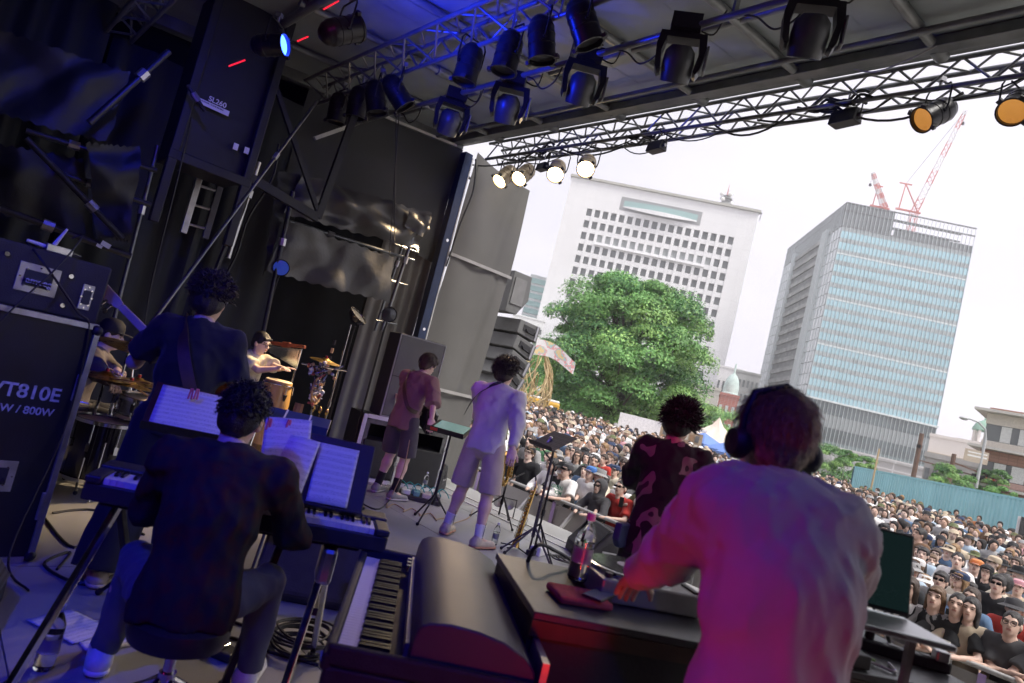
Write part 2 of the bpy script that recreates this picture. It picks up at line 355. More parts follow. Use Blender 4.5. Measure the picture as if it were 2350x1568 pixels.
for c in range(NC-1): wl.box((u0+(c+.5)*up, D0/2, (z0+wh/2+GZ)/2), (up-ww, D0-.002, z0+wh/2-GZ))
for c in range(NC):
    for r_ in range(NR): zz = z0-r_*zp-zp/2; wl.box((u0+c*up, D0/2+.1, zz), (ww, D0-.2, zp-wh))
wl.build('facade_wall', WALLW, wb, smooth=False)
MB().box(((L+Rr)/2, D0+19, (zt+GZ)/2-1), (Rr-L-.02, 36, zt-GZ-2)).build('block_body', WALLW, wb, smooth=False)
MB().box(((L+Rr)/2, D0-.2, zt+.5), (Rr-L+1, 4, .9)).build('roof_edge', M('roof_edge_paint', (.42, .42, .38), .7), wb, smooth=False)
pane = [MB().box((0, 0, 0), (ww, .3, wh)).box((0, -.16, wh*.12*k), (ww*.97, .02, wh*(.1+.2*k))).mesh('window_pane', DGLASS if k < 2 else M('blind_window', (.33, .36, .36), .4, 0, .2, .3)) for k in range(3)]
far = MB(); cnt = 0
for r_ in range(NR):
    for c in range(NC):
        lo = (u0+c*up, D0-.25, z0-r_*zp)
        if cnt < 297: link('window_pane', pane[2 if (r_ == 2 and 1 < c < 16) else rnd.choice((0, 0, 1))], wb, lo); cnt += 1
        else: far.box(lo, (ww, .3, wh))
far.build('lower_windows', DGLASS, wb, smooth=False, kind='stuff')
# deeper shadowed loggia row and the long curved window below the roof
_, zl = fa.at(1365, 562); MB().box(((u0+u1)/2-up*.4, -.35, z0-3*zp+wh*.72), (up*13.2, .9, .35)).build('sun_shelf', WALLW, wb, smooth=False)
a = fa.at(1431, 453); b = fa.at(1606, 500)
sw = b[0]-a[0]; sm = (a[0]+b[0])/2; zc = a[1]-2.2
MB().box((sm, -.03, zc-.3), (sw+1.2, .16, 5.4)).build('slot_shadow_panel', M('slot_shade', (.3, .31, .32), .6), wb, smooth=False)  # proud grey panel, its colour stands in for the slot's shadow gap
MB().grid(lambda u, v: (sm-sw/2+.8+(sw-1.6)*u, -.2-2.0*math.sin(math.pi*u), zc-2.9+1.6*v+1.1*(1-math.sin(math.pi*u))*(1-v)), 24, 1).grid(lambda u, v: (sm-sw/2+.8+(sw-1.6)*u, -.2-2.0*math.sin(math.pi*u)*v, zc-1.3), 24, 1).build('curved_balcony', WALLW, wb)
MB().grid(lambda u, v: (sm-sw/2+.8+(sw-1.6)*u, -.12-1.3*math.sin(math.pi*u), zc-1.4+2.4*v), 24, 1).build('curved_window', M('slot_glass', (.3, .45, .44), .2), wb)
AN = M('antenna_steel', (.3, .31, .31), .6)
am = MB(); au, az_ = fa.at(1665, 480); ah = fa.at(1668, 412)[1]
t = thing('roof_antenna', 'grey antenna tower with dishes on the white office roof', 'antenna'); t.matrix_world = fa.M() @ Matrix.Translation((au, 6, zt+.4)); H = ah-zt
MB().tube((0, 0, 0), (0, 0, H*.55), 1.6, 1.5, 12).tube((0, 0, H*.2), (0, 0, H*.24), 2.6, n=14).tube((0, 0, H*.42), (0, 0, H*.46), 2.4, n=14).build('tower_drum', AN, t)
MB().tube((0, 0, H*.5), (0, 0, H), .25, .08).build('mast', M('mast_red', (.5, .16, .12), .6), t)
for a_, zz in ((0, .3), (2, .5), (4, .36), (3, .62), (5.2, .58)):
    MB().ball((2.1*math.cos(a_), 2.1*math.sin(a_), H*zz), (.9, .9, .9), 10, 6).build('dish', WHITE, t)
for k in range(7): MB().tube((5+k*1.5, 0, -1.2), (5+k*1.5, 0, 1.5+rnd.random()*2), .2).ball((5+k*1.5, 0, 1+rnd.random()), .5, 8, 6).build('small_aerial', AN, t)
# --- glass tower
h = 90.0
def pt(px, py): a_, e = azel(px, py); return polar(a_, h/e, 0)
A, B, C_ = pt(1798, 570), pt(1945, 465), pt(2240, 525)
gt = thing('glass_tower', 'glass curtain-wall tower with pale blue bands and open steel crown', 'building', (B.x, B.y, 0))
uF = (C_-B); LF = uF.length; uF.normalize(); uS = Vector((-uF.y, uF.x, 0)); uS = uS if uS.dot(A-B) > 0 else -uS; LS = (A-B).dot(uS)
TOP = h+CZ; GL1 = M('vision_glass', (.38, .6, .66), .1, .25, .12, .03, spec=.9); GL2 = M('spandrel', (.33, .37, .38), .35, 0, .12, .3); MULL = M('mullion_white', (.6, .66, .67), .5)
GL3 = M('deep_glass', (.09, .12, .125), .12, 0, .3, .1, spec=.8); GREYN = M('grey_netting', (.3, .315, .31), .9, 0, .35, .25)
def zB(px, py):   # height on the near corner edge
    d = ray(px, py); return CZ + d.z*(B.length/math.hypot(d.x, d.y))
zc1 = zB(1922, 518); zc2 = zB(1832, 905)
core = MB(frameM((0, 0, 0), uF, uS, (0, 0, 1))); core.box((LF/2, LS/2+.6, (zc1+GZ)/2), (LF-1, LS, zc1-GZ)); core.build('tower_core', GL3, gt, smooth=False)
NF = 15; fp = (zc1-zc2)/NF; FM = frameM((0, 0, 0), uF, uS, (0, 0, 1))
for k in range(NF):
    zz = zc1-k*fp
    MB(FM).box((LF/2, .02, zz-fp*.19), (LF, .3, fp*.38)).build('spandrel_band', GL2, gt, smooth=False)
    MB(FM).box((LF/2, .05, zz-fp*.69), (LF, .3, fp*.6)).build('glass_band', GL1, gt, smooth=False)
    if k in (2, 6, 10): MB(FM).box((LF/2, -.1, zz-fp*.39), (LF, .3, .5)).build('transom', MULL, gt, smooth=False)
for k in range(7):
    zz = zc2-k*4.2
    if zz-4.2 < GZ: break
    MB(FM).box((LF/2, .05, zz-2.1), (LF, .3, 4.1)).build('base_glass', (GL3, M('base_panel', (.26, .29, .3), .3), GL3, M('base_glass_mid', (.2, .26, .27), .2))[k % 4], gt, smooth=False)
MB(FM).box((LF/2, -.3, zc2), (LF+.6, 1, .6)).build('transom', MULL, gt, smooth=False)
mm = MB().box((0, 0, (TOP+GZ)/2), (.085, .3, TOP-GZ)).mesh('mullion', MULL)
rotF = math.atan2(uF.y, uF.x)
for k in range(34): link('mullion', mm, gt, uF*(LF*k/33)-uS*.22, (0, 0, rotF))
# side face: narrow bays of panes, fins, and a netted recess
SM = frameM((0, 0, 0), uS, -uF, (0, 0, 1))
for k in range(NF+6):
    zz = zc1-k*fp
    if zz-fp < GZ: break
    for s0, s1 in ((.3, 12.5), (52, LS-.3)):
        MB(SM).box(((s0+s1)/2, .05, zz-fp*.5), (s1-s0, .3, fp*.94)).build('side_glass_band', M('side_glass', (.5, .55, .56), .15, .2, .1, .05), gt, smooth=False)
    MB(SM).box((33, .3, zz-fp*.2), (31, .8, fp*.4)).build('netted_band', GREYN, gt, smooth=False)
    MB(SM).box((33, .1, zz-fp*.7), (31, .3, fp*.55)).build('netted_band', M('netting_dark', (.17, .185, .185), .8, 0, .4, .5), gt, smooth=False)
fm = MB().box((0, 0, (TOP+GZ)/2-3), (.5, 1.2, TOP-GZ-6)).mesh('fin', MULL)
rotS = math.atan2(uS.y, uS.x)
for s in (12.8, 14.4, 16, 17.4, 48.6, 50, 51.5): link('fin', fm, gt, uS*s-uF*.5, (0, 0, rotS))
for s in (3, 6, 9, 55, 58, 61, 64): link('mullion', mm, gt, uS*s-uF*.2, (0, 0, rotS))
# crown screen with steel behind
CS = M('crown_steel', (.2, .21, .22), .6, .3); CG = M('crown_glass', (.2, .22, .23), .3, 0, .1, .1)
MB(FM).box((LF*.19, .05, (zc1+TOP)/2), (LF*.38, .2, TOP-zc1-.6)).build('crown_panel', CG, gt, smooth=False)
MB(FM).box((LF*.7, .05, zc1+1.2), (LF*.6, .2, 2.2)).build('crown_panel', CG, gt, smooth=False)
MB(SM).box((LS/2, .05, (zc1+TOP)/2), (LS, .2, TOP-zc1-.6)).build('crown_panel', M('crown_side', (.17, .185, .19), .4, 0, .3, .2), gt, smooth=False)
for zz in (TOP, TOP-2.6, zc1+.2):
    MB(FM).box((LF/2, 0, zz), (LF+.4, .5, .35)).build('crown_rail', CS, gt, smooth=False); MB(SM).box((LS/2, 0, zz), (LS+.4, .5, .35)).build('crown_rail', CS, gt, smooth=False)
    for d_ in (8, 16): MB(FM).box((LF*.68, d_, zz), (LF*.62, .5, .5)).build('crown_beam', CS, gt, smooth=False)
MB(FM).box((LF*.68, 20, (zc1+TOP)/2-1), (LF*.5, 2, TOP-zc1-2)).build('plant_room', M('plant_grey', (.42, .44, .44), .7), gt, smooth=False)
for k in range(9): MB(FM).bar((LF*(.4+.07*k), 8, zc1), (LF*(.43+.07*k), 16, TOP-2), .4, .4).build('crown_brace', CS, gt, smooth=False)
for s in np.arange(1.25, LS, 1.6): link('crown_fin', bpy.data.meshes.get('crown_fin') or MB().box((0, 0, (TOP+zc1)/2), (.18, .3, TOP-zc1)).mesh('crown_fin', MULL), gt, uS*float(s)-uF*.18, (0, 0, rotS))
# --- tower cranes on the roof behind
def lattice(mb, a, b, w0, w1, n, sect):
    a = Vector(a); b = Vector(b); d, u, v = mb.frame(a, b)
    P = lambda i, s, t_: a.lerp(b, i/n)+(u*s+v*t_)*(w0+(w1-w0)*i/n)/2
    for i in range(n):
        mb.k = (i//sect) % 2
        for s, t_ in ((-1,-1),(1,-1),(1,1),(-1,1)): mb.bar(P(i, s, t_), P(i+1, s, t_), .22, .22)
        mb.bar(P(i, -1, -1), P(i+1, 1, -1), .14, .14); mb.bar(P(i, 1, 1), P(i+1, -1, 1), .14, .14); mb.bar(P(i, -1, 1), P(i+1, -1, -1), .14, .14); mb.bar(P(i, 1, -1), P(i+1, 1, 1), .14, .14)
CR1 = M('crane_red', (.6, .2, .17), .5); CR2 = M('crane_white', (.7, .68, .68), .5)
def crane(label, base, tip, dist, w):
    b_ = atd(*base, dist); e = atd(*tip, dist); t = thing('tower_crane', label, 'crane', (b_.x, b_.y, TOP-8), 0, 'cranes on the glass tower'); o = Vector((b_.x, b_.y, TOP-8)); b_ -= o; e -= o
    m = MB(); lattice(m, b_, e, w, w*.5, 22, 3); m.build('jib', [CR1, CR2], t, smooth=False)
    m = MB(); lattice(m, (b_.x, b_.y, 0), b_, w, w, 5, 9); m.build('mast', [CR1, CR1], t, smooth=False)
    top = b_+(b_-e).normalized()*0+Vector((-uF.x*w*2.2, -uF.y*w*2.2, w*4.5)); m = MB()
    m.bar(b_+uF*w*.6, top, .35, .35).bar(b_-uF*w*2.5, top, .35, .35).bar(b_-uF*w*3, b_+uF*w, .6, .6).bar(top-uF*w, top+uF*w, .4, .4); m.build('a_frame', CR1, t, smooth=False)
    MB().path([top, e], .07).build('stay_cable', CABLE, t)
    MB().path([e, e-Vector((0, 0, 5))], .06).box(e-Vector((0, 0, 5.3)), (.8, .8, 1)).build('hook_line', BLACK, t)
crane('red and white lattice crane with a long raised jib on the glass tower', (2098, 487), (2216, 254), 262, 2.3)
crane('smaller pale crane jib left of the taller crane on the glass tower', (2030, 478), (2003, 396), 275, 1.9)
# --- generic lesser buildings
def slab(name, label, px0, px1, ptop, dist, mat, depth=15, wins=None, zfrom=GZ, cat='building', wmat=None):
    a0 = azel(px0, ptop)[0]; a1 = azel(px1, ptop+.251*(px1-px0))[0]; F = Facade((a0+a1)/2, dist); W = dist*math.tan((a1-a0)/2)
    zt_ = F.at(px0, ptop)[1]; t = thing(name, label, cat); t.matrix_world = F.M()
    MB().box((0, depth/2, (zt_+zfrom)/2), (2*W, depth, zt_-zfrom)).build('walls', mat, t, smooth=False)
    MB().box((0, depth/2, zt_+.3), (2*W+.4, depth+.4, .6)).build('parapet', mat, t, smooth=False)
    if wins:
        nc, nr, fh, fw_, top0 = wins; g = wmat or DGLASS; cw = 2*W/nc
        pmh = MB().box((0, 0, 0), (cw*fw_, .3, fh*.5)).mesh('window', g)
        for r_ in range(nr):
            for c in range(nc): link('window', pmh, t, (-W+cw*(c+.5), -.02, zt_-top0-fh*(r_+.5)))
    return t, F, W, zt_
t, F, W, zt_ = slab('slim_glass_tower', 'slim green glass tower beside the white office block', 1219, 1262, 632, 300, M('pale_wall', (.62, .66, .66), .4), 25)
for k in range(16): MB().box((0, -.1, zt_-2-k*3.4), (2*W-.8, .4, 2.2)).build('glass_band', M('green_glass', (.3, .47, .45), .15, .2, .1, .05), t, smooth=False)
slab('pale_flats', 'low pale building with dark balcony strips under the slim glass tower', 1178, 1250, 722, 240, M('pale_wall2', (.68, .7, .7), .6), 20, (4, 5, 3.6, .8, 2))
slab('beige_building', 'plain beige building right of the big tree trunk', 1590, 1652, 884, 150, bricky('beige_panel', (.47, .46, .42), (.45, .44, .4), 3, 4, .06), 20)
slab('white_block', 'white block with two dark slots beside the domed building', 1652, 1705, 842, 230, M('white_wall3', (.7, .7, .7), .7), 20, (5, 2, 9, .4, 2))
slab('grey_block', 'grey netted block between the dome and the glass tower', 1688, 1745, 852, 205, GREYN, 20, (6, 5, 4, .5, 1))
BRK = bricky('red_brick', (.4, .12, .09), (.36, .1, .075), .8, .4, .05, mortar=(.42, .3, .27))
t, F, W, zt_ = slab('domed_building', 'red brick building with a pale green dome', 1652, 1695, 905, 165, BRK, 12, (3, 4, 4, .5, 1.2), wmat=M('pale_window', (.5, .53, .54), .3))
MB().lathe([(W*.95, 0), (W*.95, .6), (W*.85, .8), (W*.84, 2.2), (W*.7, 3.8), (W*.45, 4.9), (W*.15, 5.5), (.25, 5.8), (.2, 7.6), (0, 8.2)], 18, Matrix.Translation((0, 6, zt_+.5))).build('dome', M('copper_dome', (.45, .56, .53), .6, 0, .15, .6), t)
slab('cream_flats', 'small cream flats with strip windows beside the glass tower foot', 1694, 1722, 948, 140, M('cream_wall', (.58, .56, .5), .7), 10, (2, 5, 3.2, .7, 1))
t, F, W, zt_ = slab('pale_hall', 'hazy cream hall behind the poles right of the glass tower', 2135, 2290, 1000, 180, M('cream_hall', (.72, .68, .64), .8), 20)
MB().box((0, -.2, zt_-4), (2*W, .5, 1)).build('cornice', M('cornice_buff', (.55, .48, .38), .8), t, smooth=False)
p = atd(2258, 985, 170); t = thing('green_cupola', 'small cream tower with a green domed cupola beyond the street lamp', 'building', (p.x, p.y, GZ)); zz = p.z-GZ
MB().box((0, 0, (zz-4)/2), (7, 7, zz-4)).box((0, 0, zz-4), (9, 9, .6)).build('tower_walls', M('cream_hall', ()), t, smooth=False)
for a_ in range(6): MB().tube((1.9*math.cos(a_), 1.9*math.sin(a_), zz-4), (1.9*math.cos(a_), 1.9*math.sin(a_), zz-.6), .3).build('column', MATS['cream_hall'], t)
MB().lathe([(2.5, -.6), (2.4, 0), (1.9, 1.1), (1, 1.9), (.3, 2.2), (.25, 3.4), (0, 3.8)], 14, Matrix.Translation((0, 0, zz))).build('cupola', M('verdigris', (.25, .42, .33), .6), t)
# brown low-rise at the right with deep eaves
a0 = azel(2272, 905)[0]; F = Facade(a0+R(9), 66); t = thing('brick_office', 'low brown and cream office with deep eaves and ribbon windows at right', 'building'); t.matrix_world = F.M()
X0, zt_ = F.at(2276, 905); fl = 2.95
BRN = bricky('brown_tile', (.36, .2, .145), (.33, .18, .13), .6, .25, .03); CRM = M('cream_band', (.6, .56, .49), .7)
MB().box((X0+15, 6, (zt_+GZ)/2-.5), (30, 11, zt_-GZ-1)).build('body', BRN, t, smooth=False)
MB().box((X0+17, 6.5, zt_-.6), (28, 9, 1.6)).build('roof_screen', M('roof_screen', (.36, .36, .34), .7), t, smooth=False)
for k in range(4):
    ze = zt_-1.4-k*fl
    MB().box((X0+15, 5.4, ze), (31.6, 12.8, .2)).build('eave', M('eave_pale', (.55, .54, .5), .6), t, smooth=False)
    MB().box((X0+15.05, .35, ze-.55), (30.2, .5, .85)).build('wall_band', CRM if k < 1 else BRN, t, smooth=False)
    MB().box((X0+15.05, .4, ze-1.65), (30.1, .3, 1.4)).build('ribbon_window', DGLASS, t, smooth=False)
    for c in range(22): MB().box((X0+1.2+c*1.3+.2*rnd.random(), .2, ze-1.65), (.5+.4*rnd.random(), .1, 1.25)).build('blind', M('blind_white', (.62, .64, .62), .7), t, smooth=False)
    MB().box((X0+15.05, .3, ze-2.55), (30.3, .6, .45)).build('wall_band', CRM if k < 1 else M('pink_band', (.5, .33, .28), .7), t, smooth=False)
# --- trees: trunk, limbs and crown of leaf-sized faces
LEAF = []
for nm, c in (('leaf_mid', (.14, .32, .085)), ('leaf_light', (.25, .44, .12)), ('leaf_dark', (.085, .22, .075))):
    m_ = M(nm, c, .6, 0, .35, .25); LEAF.append(m_)
    b_ = m_.node_tree.nodes['Principled BSDF']; b_.inputs['Subsurface Weight'].default_value = 0
BARK = M('bark', (.085, .07, .055), .9, 0, .4, 2, .5, 8)
def leaves(r, centers, radii, n_per, size, mats=LEAF):
    C = np.repeat(centers, n_per, 0); Rr_ = np.repeat(radii, n_per); N = len(C)
    d = r.normal(size=(N, 3)); d /= np.linalg.norm(d, axis=1)[:, None]; d[:, 2] = np.where(d[:, 2] < -.25, -d[:, 2]*.6, d[:, 2])
    P = C + d*(Rr_*(.72+.36*r.random(N)))[:, None]*np.array([1, 1, .78])
    nrm = d+r.normal(size=(N, 3))*.55+np.array([0, 0, .35]); nrm /= np.linalg.norm(nrm, axis=1)[:, None]
    t_ = np.cross(nrm, r.normal(size=(N, 3))); t_ /= np.linalg.norm(t_, axis=1)[:, None]; b_ = np.cross(nrm, t_)
    s_ = (size*(.6+.8*r.random(N)))[:, None]
    V = np.stack([P-t_*s_, P-b_*s_*.45, P+t_*s_, P+b_*s_*.45], 1).reshape(-1, 3); F_ = np.arange(4*N).reshape(-1, 4)
    mi = np.where(r.random(N) < .3, 1, np.where(r.random(N) < .3, 2, 0)); cm = np.repeat(r.integers(0, 3, len(centers)), n_per)
    mi = np.where(r.random(N) < .62, cm, mi); return V, F_, mi
def tree(name, label, loc, H, Wd, puffs=60, n_per=120, size=.25, seed=0, cb=.18, shape=None, trunk=.03, mats=LEAF, cat='tree', pk=.11):
    r = np.random.default_rng(seed); t = thing(name, label, cat, loc, 0, 'trees round the plaza'); cs = []; rs = []
    for i in range(puffs):
        v = (i+.5)/puffs; zz = H*(cb+(1-cb)*v); k = (v-cb*.0)
        prof = shape(v) if shape else math.sqrt(max(.03, 1-((v-.38)/.64)**2))
        a_ = i*2.399+r.normal()*.25; rr = Wd/2*prof*(.25+.72*math.sqrt(r.random())); pr = Wd*pk*(.55+.95*r.random())
        cs.append((rr*math.cos(a_), rr*math.sin(a_), min(zz, H-pr*.7))); rs.append(pr)
    V, F_, mi = leaves(r, np.array(cs), np.array(rs), n_per, size, mats)
    link('crown', npmesh('crown', V, F_, mats, mi=mi), t)
    m = MB(); tr = H*trunk
    m.path([(0, 0, -.3), (.2*tr, 0, H*cb*.6), (.1*tr, .4*tr, H*cb*1.4), (0, 0, H*.55)], tr, 10, taper=[1.25, 1, .85, .5])
    for i in range(0, puffs, 2 if puffs < 80 else 3):
        c = Vector(cs[i]); s0 = Vector((0, 0, max(H*cb*.8, c.z*.55))); mid = s0.lerp(c, .5)+Vector((r.normal()*.1, r.normal()*.1, -H*.02)); m.path([s0, mid, c], tr*.28, 5, taper=[1, .6, .25])
    m.build('trunk', BARK, t); return t
a0, e0 = azel(1405, 960); tb = polar(a0, 70); _, et = azel(1480, 636); TH = 70*et+CZ-GZ
def bigshape(v): return (.8+.25*math.sin(v*3)) if v < .45 else math.sqrt(max(.02, 1-((v-.42)/.6)**2))
tree('camphor_tree', 'huge round-crowned green tree in front of the white office block', tb+Vector((-.1, .2, 0)), TH*.965, 16.6, 140, 1250, .145, 3, .12, bigshape, .05)
for i, (px, py, top, dist, wd, lab) in enumerate((
    (1210, 945, 800, 62, 6, 'leafy green tree behind the woven bamboo sculpture'), (1265, 940, 812, 75, 8, 'green tree overlapping the left side of the big round tree'),
    (1672, 1000, 940, 120, 9, 'dark round tree below the red brick building'), (1610, 985, 925, 82, 5, 'light green bush at the right foot of the big tree'), (1700, 1015, 985, 90, 9, 'low green hedge-like bush behind the white marquee'),
    (1885, 1090, 1015, 60, 4.5, 'green tree to the right of the DJ\'s headphones'), (1952, 1085, 1035, 62, 2.4, 'small yellowish tree left of the turquoise fence end'), (1990, 1085, 1048, 64, 2.0, 'small slim sapling just behind the turquoise fence end'),
    (2178, 1115, 1066, 58, 2.4, 'light green street tree between the two brown poles'), (2225, 1140, 1092, 60, 1.6, 'small green tree beside the street lamp foot'), (2300, 1110, 1080, 64, 1.8, 'shrub on the terrace of the brown office'), (2262, 1105, 1078, 66, 1.8, 'darker shrub on the office terrace beside the lamp'),
    (2305, 1165, 1118, 52, 2.0, 'thin sapling behind the right part of the turquoise fence'))):
    a_, e = azel(px, top); b_ = polar(a_, dist); hh = dist*e+CZ-GZ
    tree('street_tree', lab, b_, max(hh, 2), wd, 26, 420, .075 if dist < 70 else .13, 20+i, .25, None, .02, pk=.17)
# --- turquoise corrugated fence, poles, lamps
TURQ = M('turquoise_sheet', (.3, .58, .62), .5, 0, .1, .5)
d0, d1 = 44, 27
pA = atd(1964, 1072, d0); pB = atd(2350, 1160, d1); pB = pA+(pB-pA)*1.35; dirw = Vector((pB.x-pA.x, pB.y-pA.y, 0)); Lw = dirw.length; dirw.normalize(); nrm = Vector((dirw.y, -dirw.x, 0)); 
if nrm.dot(CAM-pA) < 0: nrm = -nrm
t = thing('corrugated_fence', 'long turquoise corrugated metal fence behind the crowd', 'fence', (pA.x, pA.y, GZ)); zA = pA.z-GZ; zB_ = zA
nsh = 14
for k in range(nsh):
    def cf(u, v, k=k):
        s_ = Lw*(k+u)/nsh; q = (s_/.3) % 1; d = .05 if q < .35 else (.05*(1-(q-.35)/.15) if q < .5 else (0 if q < .85 else .05*(q-.85)/.15))
        return tuple(dirw*s_+nrm*(d+.004*(k % 2)) + Vector((0, 0, .05+(zA-.1)*v)))
    MB().grid(cf, 40, 1).build('sheet', TURQ, t, smooth=False)
MB().bar(Vector((0, 0, zA)), dirw*Lw+Vector((0, 0, zA)), .12, .1).build('top_rail', M('turquoise_rail', (.26, .55, .6), .5), t, smooth=False)
MB().bar(-dirw*.04+nrm*.03, -dirw*.04+nrm*.03+Vector((0, 0, zA)), .1, .14).build('end_post', M('fence_edge_dark', (.05, .12, .15), .5), t, smooth=False)
def pole(name, label, top, bot, dist, r_, mat, cat='pole', extra=None):
    p = atd(*top, dist); t = thing(name, label, cat, (p.x, p.y, GZ)); MB().tube((0, 0, 0), (0, 0, p.z-GZ), r_*1.2, r_, 10).build('shaft', mat, t)
    if extra: extra(t, p.z-GZ)
    return t
RUSTM = M('brown_pole', (.16, .1, .075), .7)
def wires(t, z): MB().box((0, 0, z*.86), (.5, .3, .25)).build('bracket', BLACK, t, smooth=False); MB().bar((0, 0, z*.72), (3.2, -3.4, z*.7), .1, .1).build('cross_arm', RUSTM, t, smooth=False)
pole('utility_pole', 'tall brown utility pole before the right edge of the glass tower', (2116, 995), (0, 0), 56, .17, RUSTM, extra=wires)
def signal(t, z):
    MB().bar((0, 0, z*.9), (2.6, -2.8, z*.82), .12, .12).build('arm', RUSTM, t, smooth=False)
    MB().box((1.5, -1.6, z*.8), (1.1, .9, .4)).build('signal_head', BLACK, t, smooth=False, bevel=.03); MB().box((2.3, -2.4, z*.72), (.9, .7, .35)).build('signal_head', M('signal_green', (.08, .1, .09), .5), t, smooth=False)
    for k in range(3): MB().tube((1.2+.3*k, -2.0+.2*k*-1, z*.8), (1.2+.3*k, -2.15-.2*k, z*.8), .12).build('lens', M('signal_lens', (.4, .05, .04), .3), t)
pole('signal_pole', 'shorter brown pole carrying traffic signals left of the street lamp', (2190, 1042), (0, 0), 54, .16, RUSTM, extra=signal)
def lamp(t, z):
    MB().path([(0, 0, z), (-.1, .1, z+.6), (-.5, .5, z+1.0), (-1.1, 1.1, z+1.1)], .07).build('curved_arm', M('lamp_grey', (.42, .44, .45), .5), t)
    MB().ball((-1.25, 1.25, z+1.02), (.4, .3, .14), 12, 6).build('lamp_head', M('lamp_grey', ()), t)
pole('street_lamp', 'grey street lamp with curved arm near the brown office', (2262, 1005), (0, 0), 50, .1, M('lamp_grey', (.42, .44, .45), .5), 'street lamp', lamp)
t = thing('direction_sign', 'small buff street sign beside the grey street lamp', 'sign', atd(2240, 1048, 50)); MB().box((0, 0, 0), (1.5, .06, .9), (0, 0, -YAW-R(25))).build('plate', M('buff_sign', (.5, .42, .33), .6), t, smooth=False); MB().box((.02, -.05, 0), (1.2, .06, .12), (0, 0, -YAW-R(25))).box((.02, -.05, .25), (1.2, .06, .1), (0, 0, -YAW-R(25))).build('lettering_bars', WHITE, t, smooth=False)
# ================================================================== people: smooth implicit bodies turned into one surface
def V3(*a): return np.array(a, float)
def snet(F, org, h):
    s = F < 0
    c = s[:-1,:-1,:-1].astype(np.int8)
    tot = np.zeros_like(c)
    for dx in (0,1):
        for dy in (0,1):
            for dz in (0,1): tot += s[dx:s.shape[0]-1+dx, dy:s.shape[1]-1+dy, dz:s.shape[2]-1+dz]
    act = (tot > 0) & (tot < 8); ids = np.full(act.shape, -1, np.int32); I_ = np.argwhere(act); ids[act] = np.arange(len(I_))
    acc = np.zeros((len(I_), 3)); cnt = np.zeros(len(I_))
    for ax in range(3):
        o1, o2 = [a for a in range(3) if a != ax]
        for p in (0,1):
            for q in (0,1):
                off = np.zeros(3, int); off[o1] = p; off[o2] = q; a = I_+off; b = a.copy(); b[:, ax] += 1
                fa_ = F[a[:,0],a[:,1],a[:,2]]; fb = F[b[:,0],b[:,1],b[:,2]]; cr_ = (fa_ < 0) != (fb < 0)
                t = np.where(cr_, fa_/np.where(cr_, fa_-fb, 1), 0); P = off.astype(float)[None].repeat(len(I_), 0); P[:, ax] += t
                acc += P*cr_[:, None]; cnt += cr_
    V = org+(I_+acc/cnt[:, None])*h; Q = []
    for ax in range(3):
        o1, o2 = (ax+1) % 3, (ax+2) % 3
        n = list(F.shape); sl0 = [slice(1, -1)]*3; sl0[ax] = slice(0, -1); sl1 = list(sl0); sl1[ax] = slice(1, None)
        a = s[tuple(sl0)]; b = s[tuple(sl1)]; E = np.argwhere(a != b)
        if not len(E): continue
        up = a[E[:,0],E[:,1],E[:,2]]; off = np.ones(3, int); off[ax] = 0; E = E+off
        def cell(d1, d2): c_ = E.copy(); c_[:, o1] += d1; c_[:, o2] += d2; return ids[c_[:,0],c_[:,1],c_[:,2]]
        q = np.stack([cell(-1,-1), cell(0,-1), cell(0,0), cell(-1,0)], 1); q[~up] = q[~up][:, ::-1]; Q.append(q)
    return V, np.concatenate(Q)
def cap(a, b, ra, rb=None, fl=None, k=.03, cut=0, op=1): return ('c', V3(*a), V3(*b), ra, ra if rb is None else rb, fl, k, cut, op)
def ell(c, r, rot=None, k=.02, op=1): return ('e', V3(*c), V3(*r), rot, None, None, k, 0, op)
def xf(pr, Mx):           # transform primitives by a 4x4 matrix
    A = np.array(Mx); Rm = A[:3,:3]; T = A[:3,3]; out = []
    for p in pr:
        if p[0] == 'c': out.append(('c', Rm@p[1]+T, Rm@p[2]+T, p[3], p[4], (Rm@p[5][0], p[5][1]) if p[5] is not None else None)+p[6:])
        else: out.append(('e', Rm@p[1]+T, p[2], Rm@(p[3] if p[3] is not None else np.eye(3)))+p[4:])
    return out
def pbox(p):
    if p[0] == 'c': r = max(p[3], p[4]); return np.minimum(p[1], p[2])-r, np.maximum(p[1], p[2])+r
    r = max(p[2]); return p[1]-r, p[1]+r
